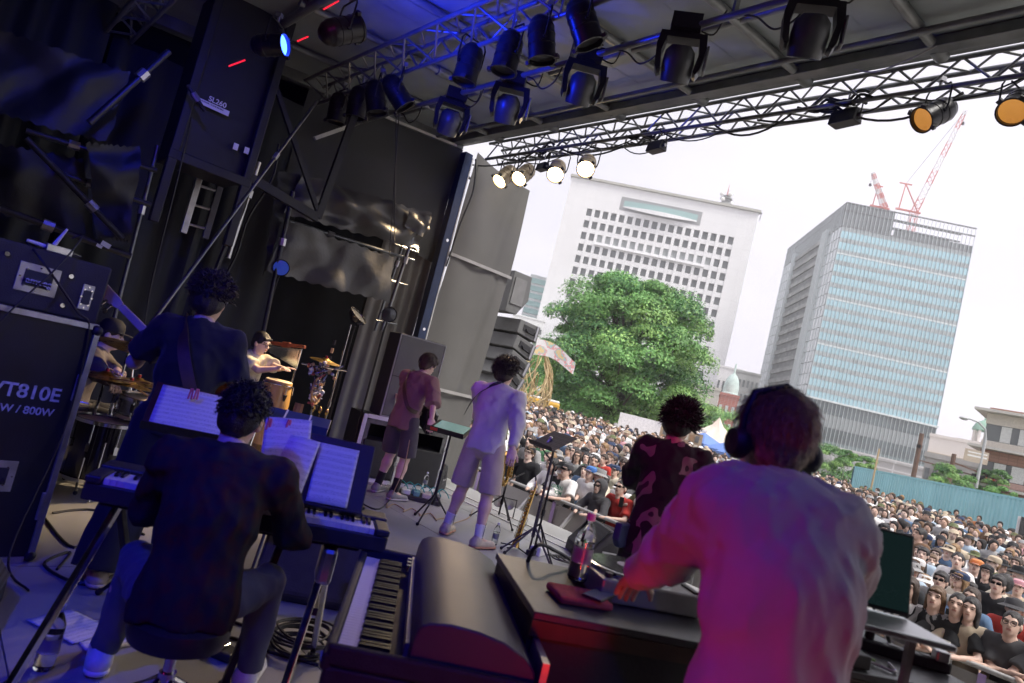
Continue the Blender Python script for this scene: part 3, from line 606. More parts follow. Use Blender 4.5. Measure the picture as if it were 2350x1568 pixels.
def sdf_eval(groups, h, disp=None):
    """groups: list of (prims, planes); planes (point, normal) keep the side against the normal"""
    bs = [pbox(p) for g in groups for p in g[0] if p[8] > 0]; lo = np.min([b[0] for b in bs], 0)-3*h; hi = np.max([b[1] for b in bs], 0)+3*h
    n = np.ceil((hi-lo)/h).astype(int)+1; ax = [lo[i]+np.arange(n[i])*h for i in range(3)]; F = None
    for gr in groups:
        prims, planes = gr[:2]; G = np.full(n, 9.0)
        for p in prims:
            b0, b1 = pbox(p); mg = p[6]+2.5*h; i0 = np.maximum(0, ((b0-mg-lo)/h).astype(int)); i1 = np.minimum(n, ((b1+mg-lo)/h).astype(int)+2)
            if (i1 <= i0).any(): continue
            sl = tuple(slice(i0[i], i1[i]) for i in range(3)); X, Y, Z = [ax[i][sl[i]] for i in range(3)]
            P = np.stack(np.broadcast_arrays(X[:,None,None], Y[None,:,None], Z[None,None,:]), -1)
            if p[0] == 'c':
                a, b = p[1], p[2]; ba = b-a; L2 = max(ba@ba, 1e-12); t = np.clip(((P-a)@ba)/L2, 0, 1); q = P-a-t[...,None]*ba
                if p[5] is not None: nn, kk = p[5]; q = q+nn*((q@nn)*(kk-1))[...,None]
                d = np.sqrt((q*q).sum(-1))-(p[3]+t*(p[4]-p[3]))
                if p[7]: u = ba/math.sqrt(L2); d = np.maximum(d, (P-b)@u)
                if p[7] == 2: d = np.maximum(d, -((P-a)@u))
            else:
                q = P-p[1]
                if p[3] is not None: q = q@p[3]
                q = q/p[2]; l = np.sqrt((q*q).sum(-1)); d = (l-1)*min(p[2]) if False else l*(l-1)/np.maximum(np.sqrt(((q/p[2])**2).sum(-1)), 1e-6)
            g = G[sl]; k = p[6]
            if p[8] > 0: hh = np.clip(.5+.5*(g-d)/k, 0, 1); G[sl] = g*(1-hh)+d*hh-k*hh*(1-hh)
            else: d = -d; hh = np.clip(.5-.5*(g-d)/k, 0, 1); G[sl] = g*(1-hh)+d*hh+k*hh*(1-hh)
        if planes:
            P = np.stack(np.broadcast_arrays(ax[0][:,None,None], ax[1][None,:,None], ax[2][None,None,:]), -1)
            for pt_, nn in planes: G = np.maximum(G, (P-V3(*pt_))@V3(*nn))
        if F is None: F = G
        else: k = gr[2] if len(gr) > 2 else .045; hh = np.clip(.5+.5*(F-G)/k, 0, 1); F = F*(1-hh)+G*hh-k*hh*(1-hh)
    if disp is not None: F = F+disp(ax[0][:,None,None], ax[1][None,:,None], ax[2][None,None,:])
    return snet(F, lo, h)
def folds(amp, seed, s=1.0, vert=1.0):
    r = random.Random(seed); W_ = [(r.uniform(14, 34)*s*r.choice((-1, 1)), r.uniform(14, 34)*s, r.uniform(1.5, 9)*vert*r.choice((-1, 1)), r.uniform(0, 6), r.uniform(3, 7), r.uniform(0, 6)) for _ in range(5)]
    def f(X, Y, Z):
        o = 0
        for a, b, c, ph, m_, p2 in W_: o = o+np.sin(X*a+Y*b+Z*c+ph+1.6*np.sin(Z*m_+X*3+p2))
        q = 0
        for a, b, c, ph, m_, p2 in W_: q = q+(1-2*np.abs(np.sin((X*a+Y*b+Z*c*1.5)*.95+p2+1.3*np.sin(Z*m_*1.7+Y*5+ph))))
        t = o/3.2; return amp*(np.sign(t)*np.abs(t)**1.3-.22*q)
    return f
def drape(amp, pts, seed):
    r = random.Random(seed+9); Q = [(p, r.uniform(9, 13), r.uniform(0, 6)) for p in pts]
    def f(X, Y, Z):
        o = 0
        for p, k, ph in Q:
            dx = X-p[0]; dz = p[2]-Z; th = np.arctan2(dx*1.0+.25*(Y-p[1]), np.maximum(dz, .02)+.08); rr = np.sqrt(dx*dx+dz*dz); g = np.clip((rr-.06)/.2, 0, 1)*np.exp(-rr*1.6)*(dz > -.05)
            o = o+g*(np.abs(np.sin(th*k+ph+.8*np.sin(rr*11+ph)))**.7-.5)
        return amp*1.5*o
    return f
def merge(parts):
    Vs = []; Fs = []; n = 0
    for V, F in parts: Vs.append(V); Fs.append(F+n); n += len(V)
    return np.concatenate(Vs), np.concatenate(Fs)
def smesh(name, VF, mats, mi=None): return npmesh(name, VF[0], VF[1], mats, True, mi)
def head_prims(female=False, age=0):
    j = .9 if female else 1
    return [ell((0, -.012, .035), (.077, .098, .094)), ell((0, .03, -.045), (.056*j, .062, .066), k=.04), cap((0, .088, .015), (0, .108, -.018), .009, .014, k=.015), cap((-.014, .1, -.02), (.014, .1, -.02), .009, k=.01),
            cap((-.04, .072, .032), (.04, .072, .032), .016, k=.02), ell((-.032, .1, .012), (.019, .018, .013), k=.012, op=-1), ell((.032, .1, .012), (.019, .018, .013), k=.012, op=-1),
            cap((-.019, .083, -.052), (.019, .083, -.052), .011, k=.012), ell((-.079, -.012, -.005), (.012, .024, .034), k=.008), ell((.079, -.012, -.005), (.012, .024, .034), k=.008),
            ell((0, .068, -.092), (.024, .02, .02), k=.03), cap((0, -.012, -.16), (0, -.008, -.04), .056 if not female else .047, k=.03)]
def head_mi(V, F, Hm):
    c = V[F].mean(1); Im = np.linalg.inv(np.array(Hm)); c = c@Im[:3,:3].T+Im[:3,3]; x = np.abs(c[:,0]); y = c[:,1]; z = c[:,2]
    mi = np.zeros(len(F), int); mi[(np.abs(x-.032) < .012) & (np.abs(z-.011) < .0055) & (y > .06)] = 1
    mi[(np.abs(x-.034) < .021) & (np.abs(z-.034+.15*np.abs(x-.034)) < .006) & (y > .06)] = 2; mi[(x < .021) & (np.abs(z+.052) < .008) & (y > .07)] = 3; return mi
def hair_prims(style):
    if style == 'bald': return None
    big = {'short': .006, 'crop': .006, 'curly': .02, 'mop': .012, 'long': .01, 'bob': .012}.get(style, .012)
    P = [ell((0, -.02, .042), (.08+big, .1+big, .094+big)), ell((0, -.04, -.02), (.074+big, .075+big*.7, .075), k=.03)]
    if style in ('long', 'bob'):
        L = -.3 if style == 'long' else -.13
        for s in (-1, 1): P.append(cap((s*.07, -.01, 0), (s*.085, -.02, L), .032, .028, k=.03))
        P.append(cap((0, -.06, 0), (0, -.075, L-.02), .075, .07, (V3(0, 1, 0), 1.7), k=.04))
    cutb = -.028 if style in ('crop', 'short') else -.03
    P += [ell((0, .13, -.022), (.086, .122, .098), k=.012, op=-1)]
    if style in ('short', 'crop', 'mop', 'curly'): P.append(cap((-.2, .045, -.1), (.2, .045, -.1), .1, k=.015, op=-1)); P.append(cap((-.1, -.1, -.125), (.1, -.1, -.125), .05, k=.015, op=-1))
    if style in ('mop', 'bob'): P.append(cap((-.05, .078, .078), (.05, .078, .078), .016, k=.02))
    return P
def ik(S, W_, l1, l2, pole):
    S = Vector(S); W_ = Vector(W_); d = W_-S; L = min(d.length, (l1+l2)*.995); d.normalize(); W_ = S+d*L
    a = (l1*l1-l2*l2+L*L)/(2*L); hh = math.sqrt(max(l1*l1-a*a, 0)); p = Vector(pole); p = p-d*p.dot(d); p.normalize(); return S+d*a+p*hh, W_
def hand_prims(curl=.5, side=1, spread=.0):
    """palm along +y from the wrist at the origin, back of the hand +z"""
    P = [cap((-.018*side, .02, 0), (-.02*side, .075, 0), .026, .027, (V3(0, 0, 1), 1.9), k=.02), cap((.014*side, .02, 0), (.018*side, .075, 0), .026, .025, (V3(0, 0, 1), 1.9), k=.02), cap((0, -.03, 0), (0, .02, 0), .026, .027, (V3(0, 0, 1), 1.35), k=.02)]
    for i, (x_, L) in enumerate(((-.032, .074), (-.011, .083), (.011, .078), (.03, .062))):
        x_ *= side; p = V3(x_, .085, 0); an = 0
        for s_ in (.45, .32, .23):
            an += curl*(.75 if s_ == .45 else 1.0); q = p+L*s_*V3((spread*(i-1.5))*side, math.cos(an), -math.sin(an)); P.append(cap(p, q, .0088-.001*(3 if i == 3 else 0)*.5, .0078, k=.004)); p = q
    p = V3(-.03*side, .02, -.005); q = V3(-.058*side, .055, -.016-.015*curl); P += [cap(p, q, .014, .011, k=.012), cap(q, q+V3(-.012*side, .032, -.008-.018*curl), .0105, .008, k=.005)]
    return P
def orient(o, y, z):
    y = Vector(y).normalized(); z = Vector(z); z = (z-y*z.dot(y)); 
    if z.length < 1e-4: z = y.orthogonal()
    z.normalize(); return frameM(Vector(o), y.cross(z), y, z)
def skeleton(s=1.0, lean=0., sit=None, hunch=0., shw=.185):
    """joints in the person's own frame: facing +y, right hand at +x"""
    J = {}; pz = .93 if sit is None else sit+.1
    J['pel'] = Vector((0, 0, pz)); sp = Vector((0, math.sin(lean), math.cos(lean))); J['che'] = J['pel']+sp*.3; sp2 = Vector((0, math.sin(lean+hunch), math.cos(lean+hunch)))
    J['neck'] = J['che']+sp2*.24; J['sp'] = sp; J['sp2'] = sp2
    for s_, n in ((-1, 'l'), (1, 'r')): J['sh'+n] = J['che']+sp2*.185+Vector((s_*shw, 0, 0)); J['hip'+n] = J['pel']+Vector((s_*.088, 0, -.02))
    return J
def torso_prims(J, g=0., fl=1.42, belly=0.):
    f = J['sp'].cross(Vector((1, 0, 0))); f = V3(*(-f)); F_ = (f, fl)
    return [cap(J['pel'], J['che'], .142+g, .138+g, F_, k=.05), cap(J['che'], J['che']+J['sp2']*.13, .142+g, .13+g, F_, k=.05), cap(J['che']+J['sp2']*.15-Vector((.1, 0, 0)), J['che']+J['sp2']*.15+Vector((.1, 0, 0)), .07+g*.7, k=.06),
            cap(J['che']+J['sp2']*.17, J['shl'], .062+g*.6, k=.05), cap(J['che']+J['sp2']*.17, J['shr'], .062+g*.6, k=.05), cap(J['neck']-J['sp2']*.05, J['neck']+J['sp2']*.02, .062, .055, k=.05)]
HAIRM = M('hair', (.012, .01, .009), .45, 0, .4, 60, .4, 160, objcol=True)
SKIN = M('skin', (.55, .33, .235), .5, 0, .08, 14, .03, 300, objcol=True); m_ = SKIN.node_tree.nodes['Principled BSDF']; m_.inputs['Subsurface Weight'].default_value = .0
EYE = M('eye_dark', (.03, .022, .02), .2); LIP = M('lips', (.42, .18, .15), .5); BROW = M('brow', (.07, .05, .04), .7)
CLOTH = M('cloth', (.5, .5, .5), .85, 0, .1, 9, .1, 220, spec=.25, objcol=True, sheen=.1)
SHOEM = M('shoe', (.5, .45, .4), .6, 0, .15, 20, .05, 80, objcol=True)
BODYM = [SKIN, EYE, BROW, LIP]
SKINC = [(.65, .45, .36, 1), (.7, .51, .42, 1), (.56, .37, .28, 1), (.74, .56, .47, 1)]
def build_body(J, Hm, arms, legs, h, hh, female=False, hands=None, thick=1.0):
    """arms: {'l': (elbow, wrist)}, legs: {'l': (knee, ankle, toe)}"""
    P = torso_prims(J, -.012)
    for n in 'lr':
        e, w_ = arms[n]; P += [cap(J['sh'+n], e, .05*thick, .041*thick, k=.03), cap(e, w_, .042*thick, .027*thick, k=.02), cap(J['sh'+n], Vector(J['sh'+n]).lerp(e, .3), .055*thick, .052*thick, k=.03)]
        kn, an, toe = legs[n]; mid = Vector(kn).lerp(an, .3)
        P += [cap(J['hip'+n], kn, .088*thick, .056*thick, k=.04), cap(kn, mid, .055*thick, .058*thick, k=.03), cap(mid, an, .057*thick, .036*thick, k=.03), cap(an, toe, .035, .028, k=.03)]
    hm = np.array(Hm); nb = hm[:3,3]+hm[:3,:3]@V3(0, -.012, -.12); P.append(cap(J['neck']-J['sp2']*.06, nb, .058, .052, k=.04))
    parts = [sdf_eval([(P, None)], h)]
    hv = sdf_eval([(xf(head_prims(female), Hm), None)], hh); mi = np.concatenate([np.zeros(len(parts[0][1]), int), head_mi(hv[0], hv[1], Hm)]); parts.append(hv)
    if hands:
        for Mx, curl, side in hands: v = sdf_eval([(xf(hand_prims(curl, side), Mx), None)], .0055); parts.append(v); mi = np.concatenate([mi, np.zeros(len(v[1]), int)])
    return merge(parts), mi
def build_shirt(J, arms, h, sleeve='short', g=.02, hem=.02, seed=0, amp=.006, belly=0, hood=False, cuff=.0, armg=None, fs=1.4):
    T_ = torso_prims(J, g); dn = J['sp']*-1; T_.append(cap(J['pel']+J['sp']*.02, J['pel']+dn*(hem+.05), .146+g, .15+g*1.15, (V3(*(-J['sp'].cross(Vector((1, 0, 0))))), 1.35), k=.04))
    S = []; ag = g if armg is None else armg
    for n in 'lr':
        e, w_ = arms[n]; e = Vector(e); w_ = Vector(w_); s0 = Vector(J['sh'+n])
        if sleeve == 'short': S.append(cap(s0, s0.lerp(e, .78), .062+ag*.6, .066+ag, k=.03, cut=1))
        elif sleeve == 'loose': c_ = J['che']+J['sp2']*.12; s1 = s0.lerp(c_, .16); S += [cap(s1, s0.lerp(e, .5), .082+ag*.5, .078+ag*.6, k=.05), cap(s0.lerp(e, .5), e, .078+ag*.6, .07+ag*.6, k=.04), cap(e, e.lerp(w_, .8), .07+ag*.6, .056+ag*.4, k=.04), cap(e.lerp(w_, .8), e.lerp(w_, .96), .04+ag*.2, .036, k=.03, cut=1)]
        elif sleeve == 'long': S += [cap(s0, e, .058+ag*.7, .052+ag, k=.03), cap(e, e.lerp(w_, .93+cuff), .052+ag, .036+ag*.55, k=.02, cut=1)]
        elif sleeve == 'half': S += [cap(s0, e, .06+ag*.7, .058+ag, k=.03), cap(e, e.lerp(w_, .25), .058+ag, .06+ag, k=.02, cut=1)]
    nk = J['neck']+J['sp2']*.02
    T_.append(cap(nk-J['sp2']*.015, nk+J['sp2']*.12, .064, .068, k=.01, op=-1))
    G = [(T_, [(J['pel']+dn*hem, dn)])]
    if S: G.append((S, None, .1 if sleeve == 'loose' else .045))
    f1 = folds(amp, seed, fs); f2 = drape(amp, [J['shl'], J['shr'], J['neck']+Vector((0, -.06, -.02))], seed)
    return sdf_eval(G, h, lambda X, Y, Z: .7*f1(X, Y, Z)+f2(X, Y, Z))
def build_pants(J, legs, h, g=.02, length=1.0, seed=0, amp=.005, bottom=.0, waist=.1):
    P = [cap(J['pel']+J['sp']*(waist-.03), J['pel'], .125+g*.5, .138+g*.6, (V3(*(-J['sp'].cross(Vector((1, 0, 0))))), 1.3), k=.05)]
    for n in 'lr':
        kn, an, _ = legs[n]; kn = Vector(kn); an = Vector(an); hp = Vector(J['hip'+n])
        if length <= .52: P.append(cap(hp+Vector((.012 if n == 'r' else -.012, 0, 0)), hp.lerp(kn, min(1.08, length*2))+Vector((.02 if n == 'r' else -.02, 0, 0)), .09+g*.5, .062+g+bottom, k=.01, cut=1))
        else: P += [cap(hp, kn, .095+g*.6, .068+g+bottom*.5, k=.035), cap(kn, kn.lerp(an, (length-.5)*2), .068+g+bottom*.5, .052+g+bottom, k=.02, cut=1)]
    return sdf_eval([(P, [(J['pel']+J['sp']*waist, J['sp'])])], h, folds(amp, seed, .8))
def build_shoe(an, toe, h=.008, sock=0):
    an = Vector(an); toe = Vector(toe); d = (toe-an); d.z = 0; d.normalize(); hl = an-d*.03; up = Vector((0, 0, 1)); zf = toe.z-.028
    s_ = V3(*d.cross(up)); base = lambda p: Vector((p.x, p.y, zf+.02))
    up_ = sdf_eval([([cap(base(hl)+up*.03, base(toe)+d*.02+up*.012, .046, .04, (V3(0, 0, 1), 1.1), k=.02), cap(base(hl)+up*.03, an+up*.015, .046, .044, k=.03, cut=1)], [(base(hl), (0, 0, -1))])], h)
    so = sdf_eval([([cap(base(hl)-d*.005, base(toe)+d*.03, .05, .045, k=.02)], [(base(hl)+up*.008, (0, 0, 1)), (base(hl)-up*.018, (0, 0, -1))])], h); return up_, so
# hair made of tapered locks over the scalp
def locks(seed, n, Hm, mask, flow, length, width, lift=.25, rad=(.088, .11, .104), c0=(0, -.018, .042), segs=4, curl=0., jit=.35):
    r = np.random.default_rng(seed); d = r.normal(size=(n*4, 3)); d /= np.linalg.norm(d, axis=1)[:, None]; d = d[mask(d)][:n]; n = len(d)
    rad = np.array(rad); P = d*rad+np.array(c0); nr = d/rad; nr /= np.linalg.norm(nr, axis=1)[:, None]
    fl = flow(d)+r.normal(size=(n, 3))*jit; fl -= nr*(fl*nr).sum(1)[:, None]; fl /= np.linalg.norm(fl, axis=1)[:, None]+1e-9; L = length*(.6+.8*r.random(n))
    pts = []; dirv = fl*(1-lift)+nr*lift; dirv /= np.linalg.norm(dirv, axis=1)[:, None]; p = P-nr*.004; side = np.cross(dirv, nr); side /= np.linalg.norm(side, axis=1)[:, None]+1e-9; ph = r.random(n)*6
    V = []
    for s_ in range(segs+1):
        t = s_/segs; wv = width*(1-.85*t**1.5)*(.7+.6*r.random(n)); up = np.cross(side, dirv)
        off = curl*(np.cos(ph+t*5)[:, None]*side+np.sin(ph+t*5)[:, None]*up)
        for a_ in (0, 2.09, 4.19): V.append(p+off+(math.cos(a_)*side+math.sin(a_)*up*.6)*wv[:, None])
        p = p+dirv*(L/segs)[:, None]; dirv = dirv+(-nr*.9*(1-lift)+np.array([0, 0, -.25]))*(1/segs)*.45; dirv /= np.linalg.norm(dirv, axis=1)[:, None]
    V = np.stack(V, 1); m = 3*(segs+1); F_ = []
    for s_ in range(segs):
        for a_ in range(3): b_ = (a_+1) % 3; F_.append(np.stack([np.arange(n)*m+3*s_+a_, np.arange(n)*m+3*s_+b_, np.arange(n)*m+3*s_+3+b_, np.arange(n)*m+3*s_+3+a_], 1))
    V = V.reshape(-1, 3); A = np.array(Hm); return V@A[:3,:3].T+A[:3,3], np.concatenate(F_)
scalp = lambda d: (d[:,2] > -.35) & ~((d[:,1] > .35) & (d[:,2] < .45)) & ~((np.abs(d[:,0]) > .8) & (d[:,2] < -.05) & (d[:,1] > -.2))
down = lambda d: np.stack([d[:,0]*.4, -.35-.2*d[:,1], -.9*np.ones(len(d))], 1)
def headM(J, tilt=0., turn=0., roll=0., fwd=.02, up=.155):
    return Matrix.Translation(J['neck']+J['sp2']*up+Vector((0, fwd, 0))) @ Euler((-tilt, roll, -turn)).to_matrix().to_4x4()
def colr(o, c): o.color = (*c, 1) if len(c) == 3 else c; return o
# ================================================================== performers
def patches(name, cols, scale, rough=.85, kind='noise', pos=None, detail=2):
    m = M(name, cols[0], rough, 0, 0, 5, .1, 200, spec=.2); n = m.node_tree.nodes; l = m.node_tree.links
    tc = n.new('ShaderNodeTexCoord'); nz = n.new('ShaderNodeTexNoise'); nz.inputs['Scale'].default_value = scale; nz.inputs['Detail'].default_value = detail
    cr = n.new('ShaderNodeValToRGB'); cr.color_ramp.interpolation = 'CONSTANT' if detail < 3 else 'LINEAR'
    e = cr.color_ramp.elements; e[0].position = 0; e[0].color = (*cols[0], 1); e[1].position = pos[0] if pos else .5; e[1].color = (*cols[1], 1)
    for k, c in enumerate(cols[2:]): q = e.new(pos[k+1]); q.color = (*c, 1)
    l.new(tc.outputs['Object'], nz.inputs[0]); l.new(nz.outputs[0], cr.inputs[0]); l.new(cr.outputs[0], n['Principled BSDF'].inputs['Base Color']); return m
def performer(label, loc, az, s=1., lean=0., hunch=.1, sit=None, lw=None, rw=None, lp=(-1, -.4, -.2), rp=(1, -.4, -.2), head=(0, 0, 0), hair='short', hairc=(.012, .01, .009), shw=.185,
              legs=None, shirt=None, pants=None, shoes=(.5, .45, .4), sole=(.7, .68, .62), socks=None, curl=(.5, .5), h=.011, hh=.007, lock=None, thick=1., skin=0, palm=((0, 0, 1), (0, 0, 1)), hfwd=.02):
    t = thing('person', label, 'person', (loc[0], loc[1], loc[2] if len(loc) > 2 else 0), -az, 'band on the stage'); t.scale = (s, s, s)
    Mi = (Matrix.LocRotScale(t.location, t.rotation_euler, t.scale)).inverted(); J = skeleton(1, lean, sit, hunch, shw); loc_ = lambda p: (Mi @ p) if isinstance(p, Vector) else Vector(p)
    A = {}
    for n, w_, po in (('l', lw, lp), ('r', rw, rp)):
        w_ = loc_(w_) if w_ is not None else J['sh'+n]+Vector((.04*(1 if n == 'r' else -1), .06, -.52)); A[n] = ik(J['sh'+n], w_, .29, .255, po)
    Lg = {}
    for n in 'lr':
        sx = -1 if n == 'l' else 1; d_ = (legs or {}).get(n)
        an, kp = (Vector((sx*.11, 0, .085)), (sx*.1, 1, 0)) if d_ is None else (loc_(d_[0]), d_[1])
        kn, an = ik(J['hip'+n], an, .43, .41, kp); fd = Vector(d_[2]) if d_ and len(d_) > 2 else Vector((sx*.25, 1, 0)); fd.normalize(); toe = an+fd*.16; toe.z = an.z-.055; Lg[n] = (kn, an, toe)
    Hm = headM(J, *head, fwd=hfwd); hands = []
    for i, n in enumerate('lr'): e, w_ = A[n]; hands.append((orient(w_, w_-e, palm[i]), curl[i], -1 if n == 'l' else 1))
    (VF, mi) = build_body(J, Hm, A, Lg, h, hh, hands=hands, thick=thick); colr(link('body', smesh('body', VF, BODYM, mi), t), SKINC[skin])
    if shirt: o = link('shirt', smesh('shirt', build_shirt(J, A, h, **{k: v for k, v in shirt.items() if k not in ('mat', 'col', 'name')}), shirt.get('mat', CLOTH)), t); o.name = shirt.get('name', 'shirt'); colr(o, shirt.get('col', (.5, .5, .5)))
    if pants: o = link('trousers', smesh('trousers', build_pants(J, Lg, h, **{k: v for k, v in pants.items() if k not in ('mat', 'col', 'name')}), pants.get('mat', CLOTH)), t); o.name = pants.get('name', 'trousers'); colr(o, pants.get('col', (.1, .1, .1)))
    for n in 'lr':
        u_, so = build_shoe(Lg[n][1], Lg[n][2], .01); o = colr(link('shoe', smesh('shoe', u_, SHOEM), t), shoes); colr(link('sole', smesh('sole', so, SHOEM), o), sole)
        if socks: an = Lg[n][1]; kn = Lg[n][0]; colr(link('sock', smesh('sock', sdf_eval([([cap(Vector(an), Vector(an).lerp(kn, socks[1]), .042, .052, k=.02, cut=1)], None)], .009), CLOTH), t), socks[0])
    hp = hair_prims(hair)
    if hp:
        P_ = [sdf_eval([(xf(hp, Hm), None)], .009, folds(.003, 5, 4))]
        for lk_ in (lock or []): P_.append(locks(Hm=Hm, **lk_))
        me = smesh('hair', merge(P_), HAIRM); colr(link('hair', me, t), hairc)
    return t, J, A, Lg, Hm, Mi
def child(t, name, mb, mat, **k): return mb.build(name, mat, t, **k)
# --- DJ
DJAZ = R(32); dj0 = Vector((1.625, .705, 0))
def softfolds(m, sc_=5., st=.45, dist=.05):
    n = m.node_tree.nodes; l = m.node_tree.links; b = n['Principled BSDF']; tc = n.new('ShaderNodeTexCoord'); mp = n.new('ShaderNodeMapping'); mp.inputs['Scale'].default_value = (1, 1, .42); l.new(tc.outputs['Object'], mp.inputs[0])
    nz = n.new('ShaderNodeTexNoise'); nz.inputs['Scale'].default_value = sc_; nz.inputs['Detail'].default_value = 3; nz.inputs['Distortion'].default_value = 1.2; nz.noise_type = 'RIDGED_MULTIFRACTAL'; l.new(mp.outputs[0], nz.inputs[0])
    bp = n.new('ShaderNodeBump'); bp.inputs['Strength'].default_value = st; bp.inputs['Distance'].default_value = dist; l.new(nz.outputs[0], bp.inputs['Height'])
    if b.inputs['Normal'].links: l.new(b.inputs['Normal'].links[0].from_socket, bp.inputs['Normal'])
    l.new(bp.outputs[0], b.inputs['Normal']); return m
SWEAT = softfolds(M('pale_sweatshirt', (.44, .425, .42), .9, 0, .05, 6, .18, 420, spec=.2, sheen=.2), 3.2, .35, .03)
t, J, A, Lg, Hm, Mi = performer('DJ in an oversized pale sweatshirt and black headphones, back turned, at the table', dj0, DJAZ, .965, .10, .36, lw=atz(1440, 1350, .985), rw=atz(1985, 1440, .95), lp=(-.55, -.4, -1), rp=(.5, -.5, -1),
    head=(.05, -.02, -.03), hair='short', hairc=(.34, .24, .14), shw=.165, shirt=dict(mat=SWEAT, name='sweatshirt', sleeve='loose', g=.05, armg=.01, hem=.1, seed=3, amp=.009, fs=1.9), pants=dict(col=(.05, .05, .07), g=.03), h=.0105,
    lock=[dict(seed=1, n=2400, mask=scalp, flow=down, length=.07, width=.003, lift=.1, rad=(.087, .106, .103), jit=.22)], curl=(.25, .5))
hp = MB(Hm); hp.path([(-.108, -.03, .0), (-.112, -.035, .05), (-.09, -.035, .12), (0, -.035, .155), (.09, -.035, .12), (.112, -.035, .05), (.108, -.03, 0)], .011, 8); hp.build('headphone_band', BLKPL, t)
for s_ in (-1, 1):
    e_ = MB(Hm @ Matrix.Translation((s_*.1, -.02, -.02)) @ Matrix.Rotation(R(90*s_), 4, 'Y')); e_.lathe([(0, -.02), (.03, -.02), (.043, -.005), (.045, .012), (.036, .028), (0, .032)], 20); e_.build('ear_cup', BLKPL, t)
cl = MB(Hm @ Matrix.Translation((0, -.01, -.145)) @ Matrix.Rotation(R(-14), 4, 'X')); cl.ring((0, 0, 0), .075, .014, n=24, k=8); o = cl.build('collar', SWEAT, t)
MB().path(wiggle([Hm @ Vector((.12, -.02, -.05)), Hm @ Vector((.15, .02, -.2)), Hm @ Vector((.16, .1, -.4))], 5), .004).build('headphone_cable', CABLE, t)
# --- keyboard player
CAMO = patches('dark_camo_knit', [(.012, .013, .016), (.02, .021, .024), (.05, .014, .013), (.022, .021, .022)], 18, pos=[.4, .7, .73], detail=3)
t, J, A, Lg, Hm, Mi = performer('keyboard player seated on a black round stool in a dark red-mottled jumper', Vector((.97, 2.5, 0)), R(27), .96, .16, .24, sit=.42, lw=Vector((1.05, 2.93, .85)), rw=Vector((1.36, 2.78, .85)), lp=(-.6, -.5, -1), rp=(.6, -.4, -1),
    head=(.2, .18, .05), hair='crop', hairc=(.012, .012, .013), shw=.2, legs={'l': (Vector((.9, 3.02, .085)), (-.2, .6, 1)), 'r': (Vector((1.42, 2.78, .085)), (.3, .6, 1), (.2, 1, 0))},
    shirt=dict(mat=CAMO, name='jumper', sleeve='long', g=.04, armg=.025, hem=.1, seed=11, amp=.011), pants=dict(col=(.1, .115, .135), g=.012, amp=.011, seed=4, waist=.12), shoes=(.75, .75, .73), sole=(.8, .8, .78), h=.0105,
    lock=[dict(seed=2, n=700, mask=scalp, flow=down, length=.03, width=.005, lift=.5, rad=(.09, .112, .106), curl=.006, jit=.9)])
# --- bass player
BLKT = softfolds(M('black_tshirt', (.022, .023, .027), .85, 0, .12, 6, .1, 240, spec=.25, sheen=.15), 4, .4, .03); softfolds(CLOTH, 5, .3, .02)
bassl = Vector((1.22, 3.98, 0)); hs = atd(272, 700, 3.9)
t, J, A, Lg, Hm, Mi = performer('bass player in a black T-shirt with back turned, beside the amp case', bassl, R(24), .975, .02, .12, lw=atd(345, 800, 4.05), rw=Vector((1.52, 4.1, .98)), lp=(-.5, -.2, -1), rp=(.5, -.6, -.8), head=(-.05, .35, .05), hair='curly', hairc=(.03, .022, .017), shw=.175,
    legs={'l': (Vector((1.05, 3.95, .085)), (0, 1, 0), (-.35, .8, 0)), 'r': (Vector((1.42, 3.95, .085)), (0, 1, 0), (.4, .9, 0))}, shirt=dict(mat=BLKT, name='t_shirt', sleeve='short', g=.03, hem=.1, seed=21, amp=.009), pants=dict(col=(.022, .024, .032), g=.05, bottom=.03), shoes=(.5, .42, .33), sole=(.62, .54, .42), h=.012,
    lock=[dict(seed=3, n=560, mask=lambda d: scalp(d) & (d[:,2] > -.1), flow=lambda d: np.stack([d[:,0], d[:,1]*.3+.4, np.zeros(len(d))], 1), length=.05, width=.008, lift=.55, rad=(.098, .118, .118), curl=.008, jit=.8)])
# strap over the left shoulder across the back
sp_ = [J['shl']+Vector((.07, .13, -.02)), J['shl']+Vector((.075, .02, .082)), J['shl']+Vector((.1, -.1, .02)), J['che']+Vector((-.02, -.165, .05)), J['pel']+Vector((.1, -.165, .12)), J['pel']+Vector((.19, -.05, .06)), J['pel']+Vector((.17, .14, .05))]
def ribbon(pts, wv, th=.004):
    P = wiggle(pts, 6); m = MB(); vs = []; N = len(P)
    for i, p in enumerate(P):
        d = (P[min(i+1, N-1)]-P[max(i-1, 0)]).normalized(); out = Vector((p.x, p.y+.0, 0)); out = out-d*out.dot(d); out.normalize(); sd = d.cross(out)
        for a, b in ((-1, 0), (1, 0), (1, 1), (-1, 1)): vs.append(p+sd*(a*wv/2)+out*(b*th))
    fs = [(i*4+k, i*4+(k+1) % 4, i*4+4+(k+1) % 4, i*4+4+k) for i in range(N-1) for k in range(4)]; m._add(vs, fs); return m
ribbon(sp_, .065).build('guitar_strap', M('brown_leather', (.07, .035, .022), .5, 0, .2, 20), t)
